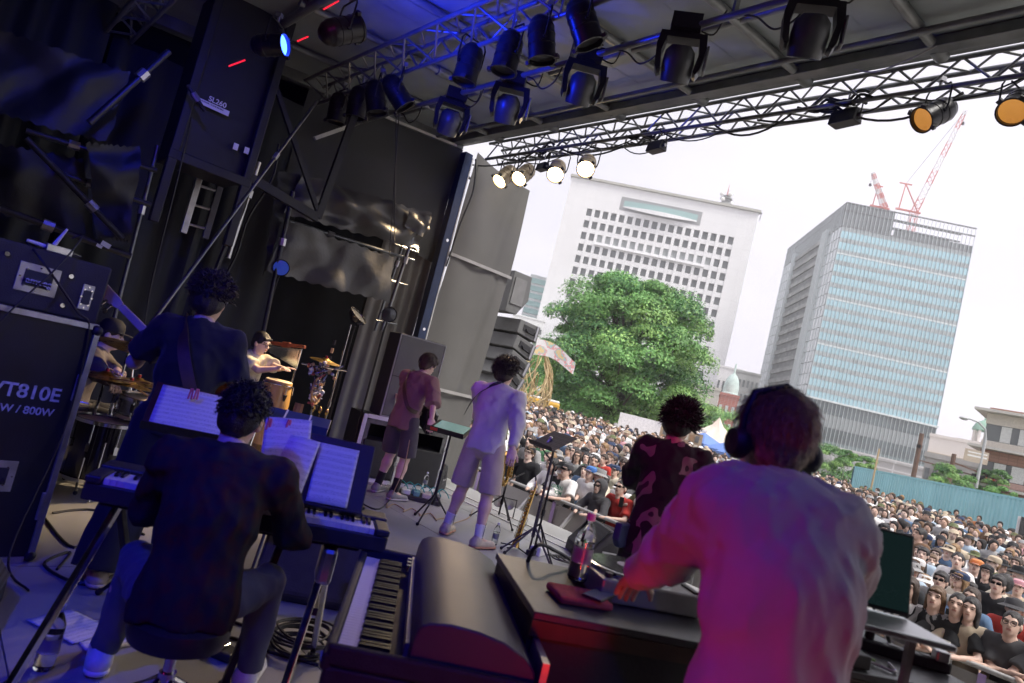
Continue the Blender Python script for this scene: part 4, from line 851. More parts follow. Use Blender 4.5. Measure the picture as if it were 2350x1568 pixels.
def guitar(name, label, body_c, neck_end, face, bodycol, bass=False, strap=None):
    """body centre, nut end and the way the front faces, all in the place"""
    bc = Vector(body_c); ne = Vector(neck_end); y = (ne-bc); Ln = y.length; y.normalize(); z = Vector(face); z = (z-y*z.dot(y)).normalized(); t = thing(name, label, 'guitar', bc); Mx = basis(y.cross(z), y, z).to_4x4(); t.matrix_world = Matrix.Translation(bc) @ Mx
    out = [(0, -.2), (.12, -.19), (.165, -.1), (.13, 0), (.12, .06), (.15, .15), (.13, .2), (.08, .16), (.04, .12), (-.04, .12), (-.09, .19), (-.15, .24), (-.165, .2), (-.13, .08), (-.125, 0), (-.165, -.1), (-.12, -.19)]
    k = 1.08 if bass else .98; P = [(x_*k, y_*k) for x_, y_ in out]; MB().prism(P, -.022, .022).build('guitar_body', bodycol, t, smooth=False, bevel=.008)
    MB().prism([(.02, -.14), (.1, -.1), (.1, .1), (0, .1), (-.06, .02)], .0225, .025).build('pickguard', WHITE if not bass else BLKPL, t, smooth=False)
    MB().box((0, -.12, .032), (.085, .05, .02)).build('bridge', CHROME, t, smooth=False, bevel=.004)
    for yy in (-.04, .06): MB().box((0, yy, .03), (.085, .03, .016)).build('pickup', BLKPL, t, smooth=False, bevel=.004)
    MB().prism([(-.029, .1), (.029, .1), (.021, Ln), (-.021, Ln)], .012, .036).build('neck', M('maple', (.55, .44, .34), .4, 0, .15, 10), t, smooth=False, bevel=.006)
    MB().prism([(-.028, .08), (.028, .08), (.02, Ln-.003), (-.02, Ln-.003)], .0365, .042).build('fretboard', M('rosewood', (.07, .035, .025), .5) if not bass else M('maple', ()), t, smooth=False)
    hL = .2 if bass else .16; hd = MB().prism([(-.021, Ln), (.021, Ln), (.035, Ln+.05), (.05, Ln+hL*.7), (.03, Ln+hL), (-.01, Ln+hL*1.05), (-.035, Ln+hL*.8), (-.03, Ln+.04)], .01, .028).build('headstock', M('maple', ()), t, smooth=False, bevel=.004)
    for i in range(4 if bass else 6):
        yy = Ln+.035+i*(.036 if bass else .022); MB().tube((.03, yy, .0), (.03, yy, .045), .006).tube((.03, yy, .012), (.068, yy, .012), .004).prism([(.066, yy-.012), (.09, yy-.012), (.09, yy+.012), (.066, yy+.012)], .008, .018).build('tuning_peg', CHROME, hd)
        xs = -.012+i*.008 if bass else -.013+i*.0053; MB().path([(xs, -.12, .045), (xs*.8, Ln, .046)], .0011, 4).build('string', STEEL, t)
    for q in ((.09, -.13), (.12, -.09)): MB().tube((q[0], q[1], .022), (q[0], q[1], .04), .012).build('knob', CHROME, t)
    return t
fwd = Vector((math.sin(R(24)), math.cos(R(24)), 0)); bcx = bassl+fwd*.26+Vector((.16, -.06, 1.0))
guitar('bass_guitar', 'bass guitar with pale maple neck and headstock held by the bass player', bcx, bcx+(hs-bcx)*.985, fwd, M('sunburst', (.2, .06, .02), .25, coat=.6), True)
# --- drummer behind the amp case
dr = atd(190, 850, 5.75); GRY = M('grey_brown_shirt', (.13, .11, .105), .8, 0, .1, 6, .1, 200)
t, J, A, Lg, Hm, Mi = performer('drummer in a black cap and grey-brown long-sleeved shirt, half hidden by the amp case', Vector((dr.x-.02, dr.y, 0)), R(105), .97, .1, .15, sit=.4, lw=atd(315, 885, 5.3), rw=atd(283, 917, 5.05), lp=(-.6, -.3, -1), rp=(1, 0, -.7), head=(.12, .1, 0), hair='short', hairc=(.02, .016, .014),
    legs={'l': ((-.25, .5, .085), (-.3, 1, .8)), 'r': ((.25, .5, .085), (.3, 1, .8))}, shirt=dict(mat=GRY, sleeve='long', g=.03, hem=.05, seed=8), pants=dict(col=(.02, .02, .025)), shoes=(.05, .05, .05), sole=(.4, .4, .4), h=.014, hh=.0075, curl=(.9, .9), skin=1)
cm = MB(Hm @ Matrix.Translation((0, -.01, .075))); cm.lathe([(.102, -.035), (.104, .0), (.09, .045), (.05, .075), (0, .082)], 20).prism([(math.cos(a)*.09, .06+math.sin(a)*.12) for a in np.linspace(0, math.pi, 12)], -.035, -.027); cm.build('cap', M('black_cap', (.012, .013, .016), .8), t)
def stick(a, b, lab): m = MB(); m.tube(a, b, .0075, .005, 8); o = m.build('drum_stick', M('hickory', (.5, .32, .17), .5)); tag(o, lab, 'drumstick', 'drumsticks'); return o
ra = A['r'][1]; wr = Mi.inverted() @ ra; stick(wr+Vector((-.06, .02, .02)), atd(345, 880, 4.95), 'wooden drumstick in the drummer\'s right hand'); wl_ = Mi.inverted() @ A['l'][1]; stick(wl_+Vector((-.05, 0, .0)), atd(360, 925, 5.1), 'wooden drumstick in the drummer\'s other hand over the snare')
# --- percussionist
CREAM = patches('cream_tshirt', [(.6, .56, .42), (.66, .64, .5), (.5, .5, .4)], 7, pos=[.48, .62], detail=3)
pc = atd(588, 800, 8.0)
t, J, A, Lg, Hm, Mi = performer('percussionist in a cream T-shirt and glasses playing the conga', Vector((pc.x-.05, pc.y, 0)), R(165), .97, .12, .12, sit=.62, lw=atd(664, 851, 7.55), rw=atd(645, 846, 7.75), lp=(-.7, -.5, -.8), rp=(.8, -.5, -.8), head=(.15, -.25, .08), hair='mop', hairc=(.014, .013, .014),
    legs={'l': ((-.2, .35, .085), (-.3, 1, .6)), 'r': ((.2, .35, .085), (.3, 1, .6))}, shirt=dict(mat=CREAM, sleeve='short', g=.03, hem=.08, seed=17), pants=dict(col=(.2, .14, .09)), h=.013, hh=.0075, curl=(.2, .2), skin=1)
gl = MB(Hm); [gl.ring((s_*.033, .108, .012), .022, .0022, (0, 1, 0), 16, 4) for s_ in (-1, 1)]; gl.path([(-.01, .11, .015), (.01, .11, .015)], .002); [gl.path([(s_*.055, .106, .014), (s_*.083, -.01, .01)], .002, 4) for s_ in (-1, 1)]; gl.build('glasses', BLACK, t)
gb = MB(Hm); gb.ball((0, .088, -.085), (.016, .014, .018), 8, 6); gb.build('goatee', BROW, t)
# --- guitarist
SHG = patches('burgundy_shirt', [(.19, .11, .11), (.24, .15, .14)], 5, pos=[.5], detail=4)
t, J, A, Lg, Hm, Mi = performer('guitarist in a burgundy short-sleeved shirt and dark shorts beside the speaker stack', atz(884, 1140)+Vector((0, .02, 0)), R(70), .99, .08, .3, lw=atd(955, 1035, 7.75), rw=atd(990, 972, 7.55), lp=(-1, -.2, -.6), rp=(1, -.5, -.3), head=(.3, .15, 0), hair='mop', hairc=(.06, .04, .028), shw=.195,
    legs={'l': ((-.17, .04, .085), (0, 1, 0)), 'r': ((.16, -.06, .085), (0, 1, 0))}, shirt=dict(mat=SHG, sleeve='half', g=.035, hem=.13, seed=31, amp=.009), pants=dict(name='shorts', col=(.075, .07, .075), g=.03, length=.48, bottom=.02, seed=3), socks=((.015, .016, .018), .42), shoes=(.22, .22, .22), sole=(.45, .44, .42), h=.012,
    lock=[dict(seed=5, n=400, mask=scalp, flow=down, length=.06, width=.006, lift=.1, rad=(.099, .12, .115))])
gc = Mi.inverted() @ Vector((.12, .25, .98)); ne = Mi.inverted() @ Vector((-.5, .42, 1.12)); fwd2 = Vector((math.sin(R(70)), math.cos(R(70)), 0))
guitar('electric_guitar', 'dark electric guitar with chrome hardware worn by the guitarist', gc, ne, fwd2+Vector((0, 0, .15)), M('black_gloss', (.02, .018, .018), .2, coat=.8))
ribbon([J['shl']+Vector((.06, .12, 0)), J['shl']+Vector((.07, .0, .09)), J['che']+Vector((-.03, -.16, .1)), J['pel']+Vector((.12, -.16, .15)), J['pel']+Vector((.18, .05, .1))], .045).build('guitar_strap', M('brown_leather', ()), t)
# --- saxophonist
JACK = softfolds(M('white_jacket', (.6, .57, .56), .8, 0, .05, 5, .12, 260, spec=.3), 4, .4, .03)
sx0 = (atz(1040, 1236)+atz(1085, 1252))/2
t, J, A, Lg, Hm, Mi = performer('saxophonist in a white jacket and beige shorts standing near the stage edge', Vector((sx0.x, sx0.y+.03, 0)), R(62), 1.03, .0, .12, lw=Vector((sx0.x+.25, sx0.y+.33, 1.0)), rw=atd(1175, 1040, 6.3), lp=(-1, -.3, -.5), rp=(1, -.7, -.4), head=(.05, .1, 0), hair='curly', hairc=(.03, .02, .014), shw=.2,
    legs={'l': ((-.2, .05, .085), (0, 1, 0), (-.1, 1, 0)), 'r': ((.19, -.08, .085), (0, 1, 0), (.5, 1, 0))}, shirt=dict(mat=JACK, name='jacket', sleeve='long', g=.04, armg=.03, hem=.07, seed=41, amp=.009), pants=dict(name='shorts', col=(.5, .42, .34), g=.03, length=.49, bottom=.02, seed=9), socks=((.72, .71, .72), .32), shoes=(.55, .47, .36), sole=(.5, .25, .16), h=.0115,
    lock=[dict(seed=6, n=800, mask=lambda d: scalp(d), flow=lambda d: np.stack([d[:,0], d[:,1], d[:,2]*.2], 1), length=.05, width=.0065, lift=.5, rad=(.103, .124, .118), curl=.013, jit=1.2)])
ribbon([J['neck']+Vector((.03, .13, -.16)), J['neck']+Vector((.06, .07, .03)), J['neck']+Vector((-.01, -.07, .05)), J['shl']+Vector((.05, -.1, -.02)), J['shl']+Vector((.0, -.14, -.14)), J['shl']+Vector((-.06, -.08, -.26))], .03).build('neck_strap', BLKPL, t)
cl = MB(Matrix.Translation(J['neck']) @ Matrix.Rotation(R(-20), 4, 'X')); cl.lathe([(.07, -.02), (.078, .01), (.066, .045), (.062, .02)], 20); cl.build('collar', JACK, t)
for n in 'lr': text('sock_lettering', 'SALOMON', .03, M('ink', (.02, .02, .022), .8), t, Vector(Lg[n][1]).lerp(Lg[n][0], .22)+Vector((.052, -.012, 0)), basis((0, 0, -1), (0, -1, 0), (1, 0, 0)) @ Matrix.Identity(3), .0005, 'CENTER')
def saxbody(label, base, M4, straight=False):
    t = thing('saxophone', label, 'saxophone', base); t.matrix_world = M4; b = MB()
    if straight: b.path([(0, 0, 0), (0, 0, .06), (0, 0, .62), (.02, 0, .68)], .022, 14, taper=[2.1, 1.25, .5, .3]); L_ = .62
    else:
        pts = wiggle([(0, 0, .56), (0, 0, .3), (0, 0, .08), (.03, 0, .0), (.08, 0, 0), (.115, 0, .07), (.14, 0, .2), (.17, 0, .32)], 4); N = len(pts); b.path(pts, .03, 14, taper=lambda u: .42+.6*u+1.2*max(0, u-.85)**1*4); L_ = .5
        b.path(wiggle([(0, 0, .56), (.01, 0, .62), (.07, 0, .66), (.14, 0, .63)], 4), .011, 10)
    b.build('bore', BRASS, t)
    for k in range(12):
        zz = .08+L_*.85*k/12; MB().tube((0, .02, zz), (0, .042, zz), .014, .014, 10).ring((0, .042, zz), .014, .002, (0, 1, 0), 12, 4).build('key_cup', BRASS, t)
    for a in (-.016, .016, .028): MB().path([(a, .035, .08), (a, .035, .08+L_*.85)], .0028, 6).build('key_rod', BRASS, t)
    MB().path([(-.02, .03, .2), (-.045, .03, .22), (-.05, .03, .3), (-.02, .03, .32)], .003).build('key_guard', BRASS, t)
    MB().tube((.14, 0, .63) if not straight else (.02, 0, .68), (.2, 0, .6) if not straight else (.05, 0, .74), .011, .007, 10).build('mouthpiece', BLKPL, t); return t
sxw = Mi.inverted() @ Vector((.2, .3, .6)); saxbody('gold saxophone held in front of the saxophonist', sxw, Matrix.Translation(sxw) @ Matrix.Rotation(-R(62), 4, 'Z') @ Matrix.Rotation(R(-100), 4, 'Z') @ Matrix.Rotation(R(8), 4, 'Y'))
# --- singer with spiky hair
PATCH = patches('patchwork_shirt', [(.02, .02, .026), (.028, .026, .03), (.22, .17, .17), (.05, .045, .05)], 6.5, pos=[.36, .57, .67], detail=1.2)
DR0 = atd(1545, 1150, 4.15); DRAZ = R(52)
t, J, A, Lg, Hm, Mi = performer('singer with spiky dark hair and a dark patchwork shirt, seen from behind', Vector((DR0.x-.1, DR0.y-.0, 0)), DRAZ, .965, .06, .18, lw=Vector((DR0.x+.2, DR0.y+.36, 1.05)), rw=Vector((DR0.x+.42, DR0.y+.05, 1.05)), head=(.1, .35, .08), hair='curly', hairc=(.016, .014, .012), shw=.175,
    shirt=dict(mat=PATCH, sleeve='half', g=.032, hem=.16, seed=51, amp=.01), pants=dict(col=(.012, .012, .014), g=.03), shoes=(.02, .02, .02), skin=2, h=.012,
    lock=[dict(seed=8, n=620, mask=lambda d: (d[:,2] > -.45) & ~((d[:,1] > .5) & (d[:,2] < .3)), flow=lambda d: d*1.0, length=.048, width=.0095, lift=.9, rad=(.098, .118, .115), segs=4, jit=.7, curl=.007)])
pz_ = MB(); pz_.prism([(-.1, 0), (.1, 0), (.105, -.1), (.06, -.15), (-.06, -.15), (-.105, -.1)], -.02, .03, Matrix.Translation(J['pel']+Vector((-.19, -.06, .02))) @ Matrix.Rotation(R(90), 4, 'X') @ Matrix.Rotation(R(60), 4, 'Y')); pz_.build('belt_pouch', M('navy_pouch', (.03, .06, .12), .8), t, smooth=False, bevel=.012)
# ================================================================== instruments and gear on the deck
def mesh_grille(name, c, rough=.6, sc_=240):
    m = M(name, c, rough, .4, 0, 5); n = m.node_tree.nodes; l = m.node_tree.links
    tc = n.new('ShaderNodeTexCoord'); v = n.new('ShaderNodeTexVoronoi'); v.inputs['Scale'].default_value = sc_; v.inputs['Randomness'].default_value = .1
    cr = n.new('ShaderNodeValToRGB'); cr.color_ramp.elements[0].position = .3; cr.color_ramp.elements[0].color = (c[0]*.12, c[1]*.12, c[2]*.12, 1); cr.color_ramp.elements[1].position = .42; cr.color_ramp.elements[1].color = (*c, 1)
    l.new(tc.outputs['Object'], v.inputs[0]); l.new(v.outputs[0], cr.inputs[0]); l.new(cr.outputs[0], n['Principled BSDF'].inputs['Base Color']); return m
GRILL = mesh_grille('black_grille', (.05, .05, .055), .5, 90); TOLEX = M('black_tolex', (.03, .03, .032), .65, 0, .25, 14, .25, 160, wear=.3, wearcol=(.1, .1, .1))
CASEB = M('case_board', (.009, .01, .014), .5, 0, .25, 8, .1, 150, wear=.15, wearcol=(.12, .12, .13)); ALUW = M('worn_aluminium', (.5, .51, .53), .42, .9, .2, 14, wear=.4, wearcol=(.2, .2, .2))
def case_edges(t, W_, D_, H_, e=.032, corners=True):
    for sx in (-1, 1):
        for sy in (-1, 1):
            MB().box((sx*(W_/2-e/2+.004), sy*(D_/2-e/2+.004), H_/2), (e, e, H_-.06)).build('edge_profile', ALUW, t, smooth=False, bevel=.003)
            if corners:
                for z in (.03, H_-.03): MB().ball((sx*(W_/2-.012), sy*(D_/2-.012), z), .03, 10, 8).build('ball_corner', BLKPL, t)
    for z in (e/2-.004, H_-e/2+.004):
        for sy in (-1, 1): MB().box((0, sy*(D_/2-e/2+.004), z), (W_-.08, e, e)).build('edge_profile', ALUW, t, smooth=False, bevel=.003)
        for sx in (-1, 1): MB().box((sx*(W_/2-e/2+.004), 0, z), (e, D_-.08, e)).build('edge_profile', ALUW, t, smooth=False, bevel=.003)
def recess_handle(t, c, w=.17, h=.12, name='recessed_handle', grip=True):
    x, y, z = c; o = MB().box((x, y-.002, z), (w, .006, h)).build(name, ALUW, t, smooth=False, bevel=.02)
    MB().box((x, y-.004, z), (w*.68, .008, h*.55)).build('dish', M('dish_dark', (.04, .045, .06), .5, .5), o, smooth=False)
    if grip: MB().path([(x-w*.3, y-.008, z-h*.1), (x-w*.28, y-.03, z-h*.12), (x+w*.28, y-.03, z-h*.12), (x+w*.3, y-.008, z-h*.1)], .009, 8).build('grip', BLKPL, o)
    for k in range(8): a = k*math.pi/4; MB().tube((x+w*.43*math.cos(a), y-.004, z+h*.41*math.sin(a)), (x+w*.43*math.cos(a), y-.009, z+h*.41*math.sin(a)), .005, n=6).build('rivet', CHROME, o)
    return o
STEN = M('stencil_paint', (.55, .58, .62), .7, 0, .3, 40)
# --- bass amplifier flight case: its lid faces the camera
cr_ = atz(72, 1290); ang = math.atan2(.17, 1); ct = thing('amp_flight_case', 'tall black flight case with aluminium edges stencilled SVT810E', 'flight case', (0, 0, 0)); ux = Vector((math.cos(ang), math.sin(ang), 0)); uy = Vector((-math.sin(ang), math.cos(ang), 0))
W_, D_, H_ = .92, .62, 1.3; ct.location = cr_-ux*W_/2+uy*D_/2; ct.rotation_euler = (0, 0, ang)
MB().box((0, 0, H_/2), (W_-.02, D_-.02, H_-.02)).build('case_panel', CASEB, ct, smooth=False); case_edges(ct, W_, D_, H_)
yf = -D_/2+.01
text('stencil_lettering', 'SVT810E', .1, STEN, ct, (.0, yf-.003, .86), (R(90), 0, 0)); text('stencil_lettering', '×400W / 800W', .055, STEN, ct, (.0, yf-.003, .78), (R(90), 0, 0))
recess_handle(ct, (.16, yf, .45), .22, .16); recess_handle(ct, (-.25, yf, .45), .22, .16)
o = recess_handle(ct, (.16, yf, .12), .16, .19, 'butterfly_latch', False); MB().tube((.16, yf-.01, .12), (.16, yf-.02, .12), .03, n=16).box((.16, yf-.022, .12), (.012, .012, .07)).build('twist_lock', CHROME, o)
for z in (.95, .3): MB().box((W_/2-.02, yf-.006, z), (.05, .014, .15)).build('hinge', ALUW, ct, smooth=False, bevel=.01)
# amplifier head case on top
h2 = thing('amp_head_case', 'smaller black amp case with silver handle plates on top of the tall flight case', 'flight case', ct.location+ux*.07+uy*.02+Vector((0, 0, H_+.004))); h2.rotation_euler = (0, 0, ang)
MB().box((0, 0, .16), (.78, .5, .32)).build('case_panel', TOLEX, h2, smooth=False, bevel=.012); yf2 = -.252
o = recess_handle(h2, (.06, yf2, .16), .19, .15); text('handle_lettering', 'ampeg', .045, STEN, o, (-.0, yf2-.036, .135), (R(90), 0, 0), align='LEFT')
recess_handle(h2, (-.2, yf2, .17), .1, .16); recess_handle(h2, (.3, yf2, .13), .06, .14, 'side_clasp', False)
for q in ((.2, .22), (.2, .06), (-.1, .25)): MB().tube((q[0], yf2-.002, q[1]), (q[0], yf2-.012, q[1]), .012, n=10).build('stud', CHROME, h2)
t = thing('wireless_receiver', 'small grey box with cable plugs lying on the amp case', 'audio box', h2.location+Vector((.16, -.12, .322))); t.rotation_euler = (0, 0, ang+.1)
MB().box((0, 0, .02), (.13, .06, .04)).build('box', ALU, t, smooth=False, bevel=.004); MB().tube((-.065, 0, .02), (-.15, 0, .025), .012, .008).build('plug', WHITE, t); MB().tube((.065, 0, .02), (.12, 0, .018), .012, .008).build('plug', CHROME, t); MB().tube((-.03, -.02, .04), (-.0, -.04, .14), .012, .006).build('plug', WHITE, t)
def cable(label, pts, r=.006, mat=CABLE, n=6, name='cable', cat='cable'): o = MB().path(wiggle(pts, n), r, 6).build(name, mat); tag(o, label, cat, 'loose cables'); return o
cable('thin cable draped over the front of the amp case', [h2.location+Vector((.2, -.18, .42)), h2.location+Vector((.24, -.2, .44)), h2.location+Vector((.16, -.31, .25)), h2.location+Vector((.03, -.36, .0)), h2.location+Vector((-.12, -.38, -.35))], .005)
cable('cable running down the right corner of the amp cases', [h2.location+Vector((.02, -.2, .33)), h2.location+Vector((.1, -.3, .25)), h2.location+Vector((.3, -.29, .05)), h2.location+Vector((.385, -.27, -.05)), h2.location+Vector((.4, -.3, -.6)), h2.location+Vector((.3, -.45, -1.2)), h2.location+Vector((.38, -.7, -1.29))], .006)
# --- drum kit
GB = M('black_gloss_shell', (.008, .008, .012), .12, 0, .1, 5, coat=.6); HEADM = M('drum_head', (.5, .42, .33), .5, 0, .12, 10); CYM = M('cymbal_bronze', (.42, .28, .1), .3, 1, .3, 30, .05, 200)
def drum(name, label, c, r, d, tilt=(0, 0, 0), shell=GB, n=8):
    t = thing(name, label, 'drum', c, 0, 'drum kit'); t.rotation_euler = tilt
    MB().lathe([(r, -d), (r, 0)], 36).build('shell', shell, t); MB().lathe([(0, -.006), (r*.97, -.004)], 36).build('drum_head', HEADM, t)
    for z in (0.002, -d): MB().lathe([(r-.006, z-.012), (r+.012, z-.014), (r+.014, z+.012), (r-.004, z+.014)], 36).build('hoop', CHROME, t)
    for k in range(n):
        a = 2*math.pi*(k+.3)/n; x, y = math.cos(a)*(r+.014), math.sin(a)*(r+.014); MB().tube((x, y, -.01), (x, y, -d*.36), .005).box((x, y, -d*.42), (.026, .026, .06), (0, 0, a)).tube((x, y, -d+.01), (x, y, -d*.6), .004).build('lug', CHROME, t)
    return t
fc = atd(247, 966, 5.15); t = drum('floor_tom', 'black floor tom with chrome hoops in front of the drummer', fc, .215, .42)
for k in range(3): a = 2.1*k+.4; MB().path([(math.cos(a)*.24, math.sin(a)*.24, -.12), (math.cos(a)*.24, math.sin(a)*.24, -.45), (math.cos(a)*.27, math.sin(a)*.27, -fc.z+.01)], .008).build('leg', CHROME, t)
sc_ = atd(330, 915, 5.35); drum('snare_drum', 'chrome snare drum beside the floor tom', sc_, .17, .14, (R(4), 0, 0), CHROME)
bcn = atd(165, 1045, 5.3); t = drum('bass_drum', 'blue-lit chrome bass drum behind the amp case edge', Vector((bcn.x+.1, bcn.y+.35, .29)), .28, .4, (R(90), 0, R(70)), CHROME)
drum('rack_tom', 'small black rack tom behind the floor tom', atd(330, 955, 5.9), .15, .22, (R(15), R(-10), 0))
def stand(t, x, y, ztop, r=.011, spread=.28, tri=.25, mat=CHROME, feet=3, a0=.4, base=(0, 0, 0)):
    MB().tube((x, y, tri*.35), (x, y, ztop), r, n=8).build('upright', mat, t); MB().tube((x, y, ztop*.45), (x, y, ztop*.45+.06), r*1.7, n=8).build('clamp', mat, t)
    for k in range(feet): a = a0+2*math.pi*k/feet; MB().path([(x, y, tri+.05), (x+math.cos(a)*spread, y+math.sin(a)*spread, .012)], r*.8).build('leg', mat, t); MB().ball((x+math.cos(a)*spread, y+math.sin(a)*spread, .014), .016, 8, 6).build('rubber_foot', RUB, t)
def cymbal(label, c, r, tilt, name='cymbal_stand'):
    t = thing(name, label, 'cymbal', (c.x, c.y, 0), 0, 'cymbals on stands'); stand(t, 0, 0, c.z+.05)
    o = MB(Matrix.Translation((0, 0, c.z)) @ Euler(tilt).to_matrix().to_4x4()).lathe([(.008, .02), (.03, .018), (.045, .004), (r*.6, -.008), (r, -.022), (r, -.024), (r*.6, -.011), (.04, .0)], 40).build('cymbal', CYM, t)
    MB().tube((0, 0, c.z+.02), (0, 0, c.z+.045), .014, n=10).build('felt', REDPL, t)
cymbal('ride cymbal tilted beside the bass neck above the drums', atd(300, 792, 5.5), .23, (R(8), R(4), 0)); cymbal('hi-hat cymbal with red felt right of the amp case', atd(245, 858, 5.3), .2, (R(2), 0, 0)); cymbal('crash cymbal just below the hi-hat', atd(300, 880, 5.4), .2, (R(-3), R(3), 0)); cymbal('dark cymbal half hidden by the bass player', atd(318, 872, 5.7), .22, (0, 0, 0))
for lab, a, b in (('microphone boom stand between the cymbals', (290, 830), (270, 880)), ('second drum microphone on a thin stand', (310, 800), (300, 900))):
    p = atd(*a, 5.6); q = atd(*b, 5.6); t = thing('microphone_stand', lab, 'microphone stand', (q.x, q.y, 0), 0, 'microphone stands'); stand(t, 0, 0, q.z, .008); MB().path([(0, 0, q.z), tuple(p-Vector((q.x, q.y, 0)))], .006).build('boom', CHROME, t); MB().tube(p-Vector((q.x, q.y, 0)), p-Vector((q.x, q.y, 0))+(p-q).normalized()*.1, .014, .011).build('microphone', STEEL, t)
# --- percussion
CONGA = M('honey_wood', (.62, .36, .1), .3, 0, .12, 6, coat=.5)
cg = atd(642, 872, 7.55); t = thing('conga_drum', 'honey-coloured conga with dark lug plates in front of the percussionist', 'drum', (cg.x, cg.y, 0))
MB().lathe([(.125, cg.z-.72), (.16, cg.z-.45), (.168, cg.z-.25), (.15, cg.z-.06), (.145, cg.z-.01)], 32).build('shell', CONGA, t); MB().lathe([(.0, cg.z), (.13, cg.z), (.147, cg.z-.012)], 32).build('drum_head', M('rawhide', (.62, .52, .33), .6), t); MB().ring((0, 0, cg.z-.045), .158, .007, n=32).build('hoop', CHROME, t)
for k in range(6): a = k*1.047+.2; MB().prism([(-.026, 0), (.026, 0), (.008, -.07), (-.008, -.07)], .165, .175, Matrix.Rotation(a, 4, 'Z') @ Matrix.Translation((0, 0, cg.z-.14)) @ Matrix.Rotation(R(90), 4, 'X')).build('lug_plate', BLACK, t, smooth=False); MB().path([(math.sin(a)*.172, -math.cos(a)*.172, cg.z-.15), (math.sin(a)*.166, -math.cos(a)*.166, cg.z-.05)], .004).build('tuning_hook', CHROME, t)
for k in range(4): a = k*1.57+.5; MB().path([(math.cos(a)*.15, math.sin(a)*.15, cg.z-.5), (math.cos(a)*.22, math.sin(a)*.22, .01)], .01).build('leg', CHROME, t)
c0 = atd(612, 786, 8.4); c1 = atd(700, 797, 8.2); t = thing('bar_chimes', 'wooden bar of hanging metal chimes beside the percussionist', 'chimes', (c1.x, c1.y, 0)); o0 = Vector((c1.x, c1.y, 0)); c0 -= o0; c1 -= o0
MB().bar(c0, c1, .045, .04).build('wooden_bar', WOODR, t, smooth=False, bevel=.008); MB().bar(c0.lerp(c1, .42), c0.lerp(c1, .62), .05, .07).build('bar_plate', WOODR, t, smooth=False, bevel=.012)
for k in range(34): p = c0.lerp(c1, .04+.9*k/33); MB().tube(p-Vector((0, 0, .03)), p-Vector((0, 0, .1+.17*k/33)), .0055, n=6).build('chime_tube', CHROME, t)
stand(t, c1.x-.02, c1.y+.05, c1.z-.02, .012)
rt_ = atd(728, 892, 7.35); t = thing('rattle_tree', 'stand crowded with shakers, rattles and small percussion', 'percussion stand', (rt_.x, rt_.y, 0)); stand(t, 0, 0, rt_.z+.28, .012, .35, .5); MB().ring((0, 0, rt_.z-.03), .14, .012, (.7, -.7, .1), 28).build('hoop', M('bamboo_hoop', (.45, .25, .1), .6), t)
r_ = random.Random(5); RC = [M(f'rattle_{k}', c, .5) for k, c in enumerate(((.5, .3, .13), (.12, .1, .14), (.6, .55, .45), (.4, .08, .06), (.3, .2, .1), (.35, .4, .5), (.65, .62, .6)))]
for k in range(70):
    a = r_.uniform(0, 6.28); q = r_.uniform(.02, .15); z = rt_.z-.03+math.sin(a)*q; x = math.cos(a)*q*.75; y = math.cos(a)*q*.65+r_.uniform(-.05, .05)
    (MB().ball((x, y, z), (.012+.02*r_.random(), .012+.012*r_.random(), .012+.02*r_.random()), 8, 6) if k % 3 else MB().tube((x, y, z), (x+r_.uniform(-.06, .06), y, z+r_.uniform(-.07, .07)), .009, .006)).build('rattle', RC[k % 7], t)
for k in range(22): a = r_.uniform(-.16, .16); z = rt_.z+.17+r_.uniform(-.03, .12); MB().box((a*.75, -a*.65+r_.uniform(-.05, .05), z), (.03+.03*r_.random(), .03, .02+.03*r_.random()), (r_.random(), r_.random(), r_.random())).build('shaker', RC[k % 7], t, bevel=.006)
MB().path([(-.18, .14, rt_.z+.22), (.2, -.16, rt_.z+.26)], .011).path([(-.1, .05, rt_.z+.12), (.18, -.1, rt_.z+.3)], .01).build('crossbar', CHROME, t)
for k in range(3): MB().tube((.02+.05*k, -.06*k, rt_.z-.2), (.02+.05*k, -.06*k, rt_.z-.5), .006).ball((.02+.05*k, -.06*k, rt_.z-.22), (.02, .02, .035), 8, 6).build('hanging_bell', BRASS, t)
MB().path([(-.1, .1, rt_.z-.2), (-.12, .08, .5), (-.02, .0, .3)], .05, 8, taper=[1, 1.2, .6]).build('hanging_cloth', M('brown_cloth', (.28, .15, .07), .9), t)
cymbal('small cymbal on a stand beside the rattle tree', atd(748, 826, 7.5), .17, (R(6), 0, 0))
pst = atd(805, 745, 8.2); t = thing('striped_mic_stand', 'tall stand wrapped in striped tape beside the rattle tree', 'microphone stand', (pst.x, pst.y, 0), 0, 'microphone stands'); stand(t, 0, 0, pst.z, .012, .35, .4); 
for k in range(9): MB().tube((-.12, .05, .75+k*.1), (-.12, .05, .81+k*.1), .018, n=8).build('tape_band', M('tan_tape', (.45, .3, .17), .7) if k % 2 else BLKPL, t)
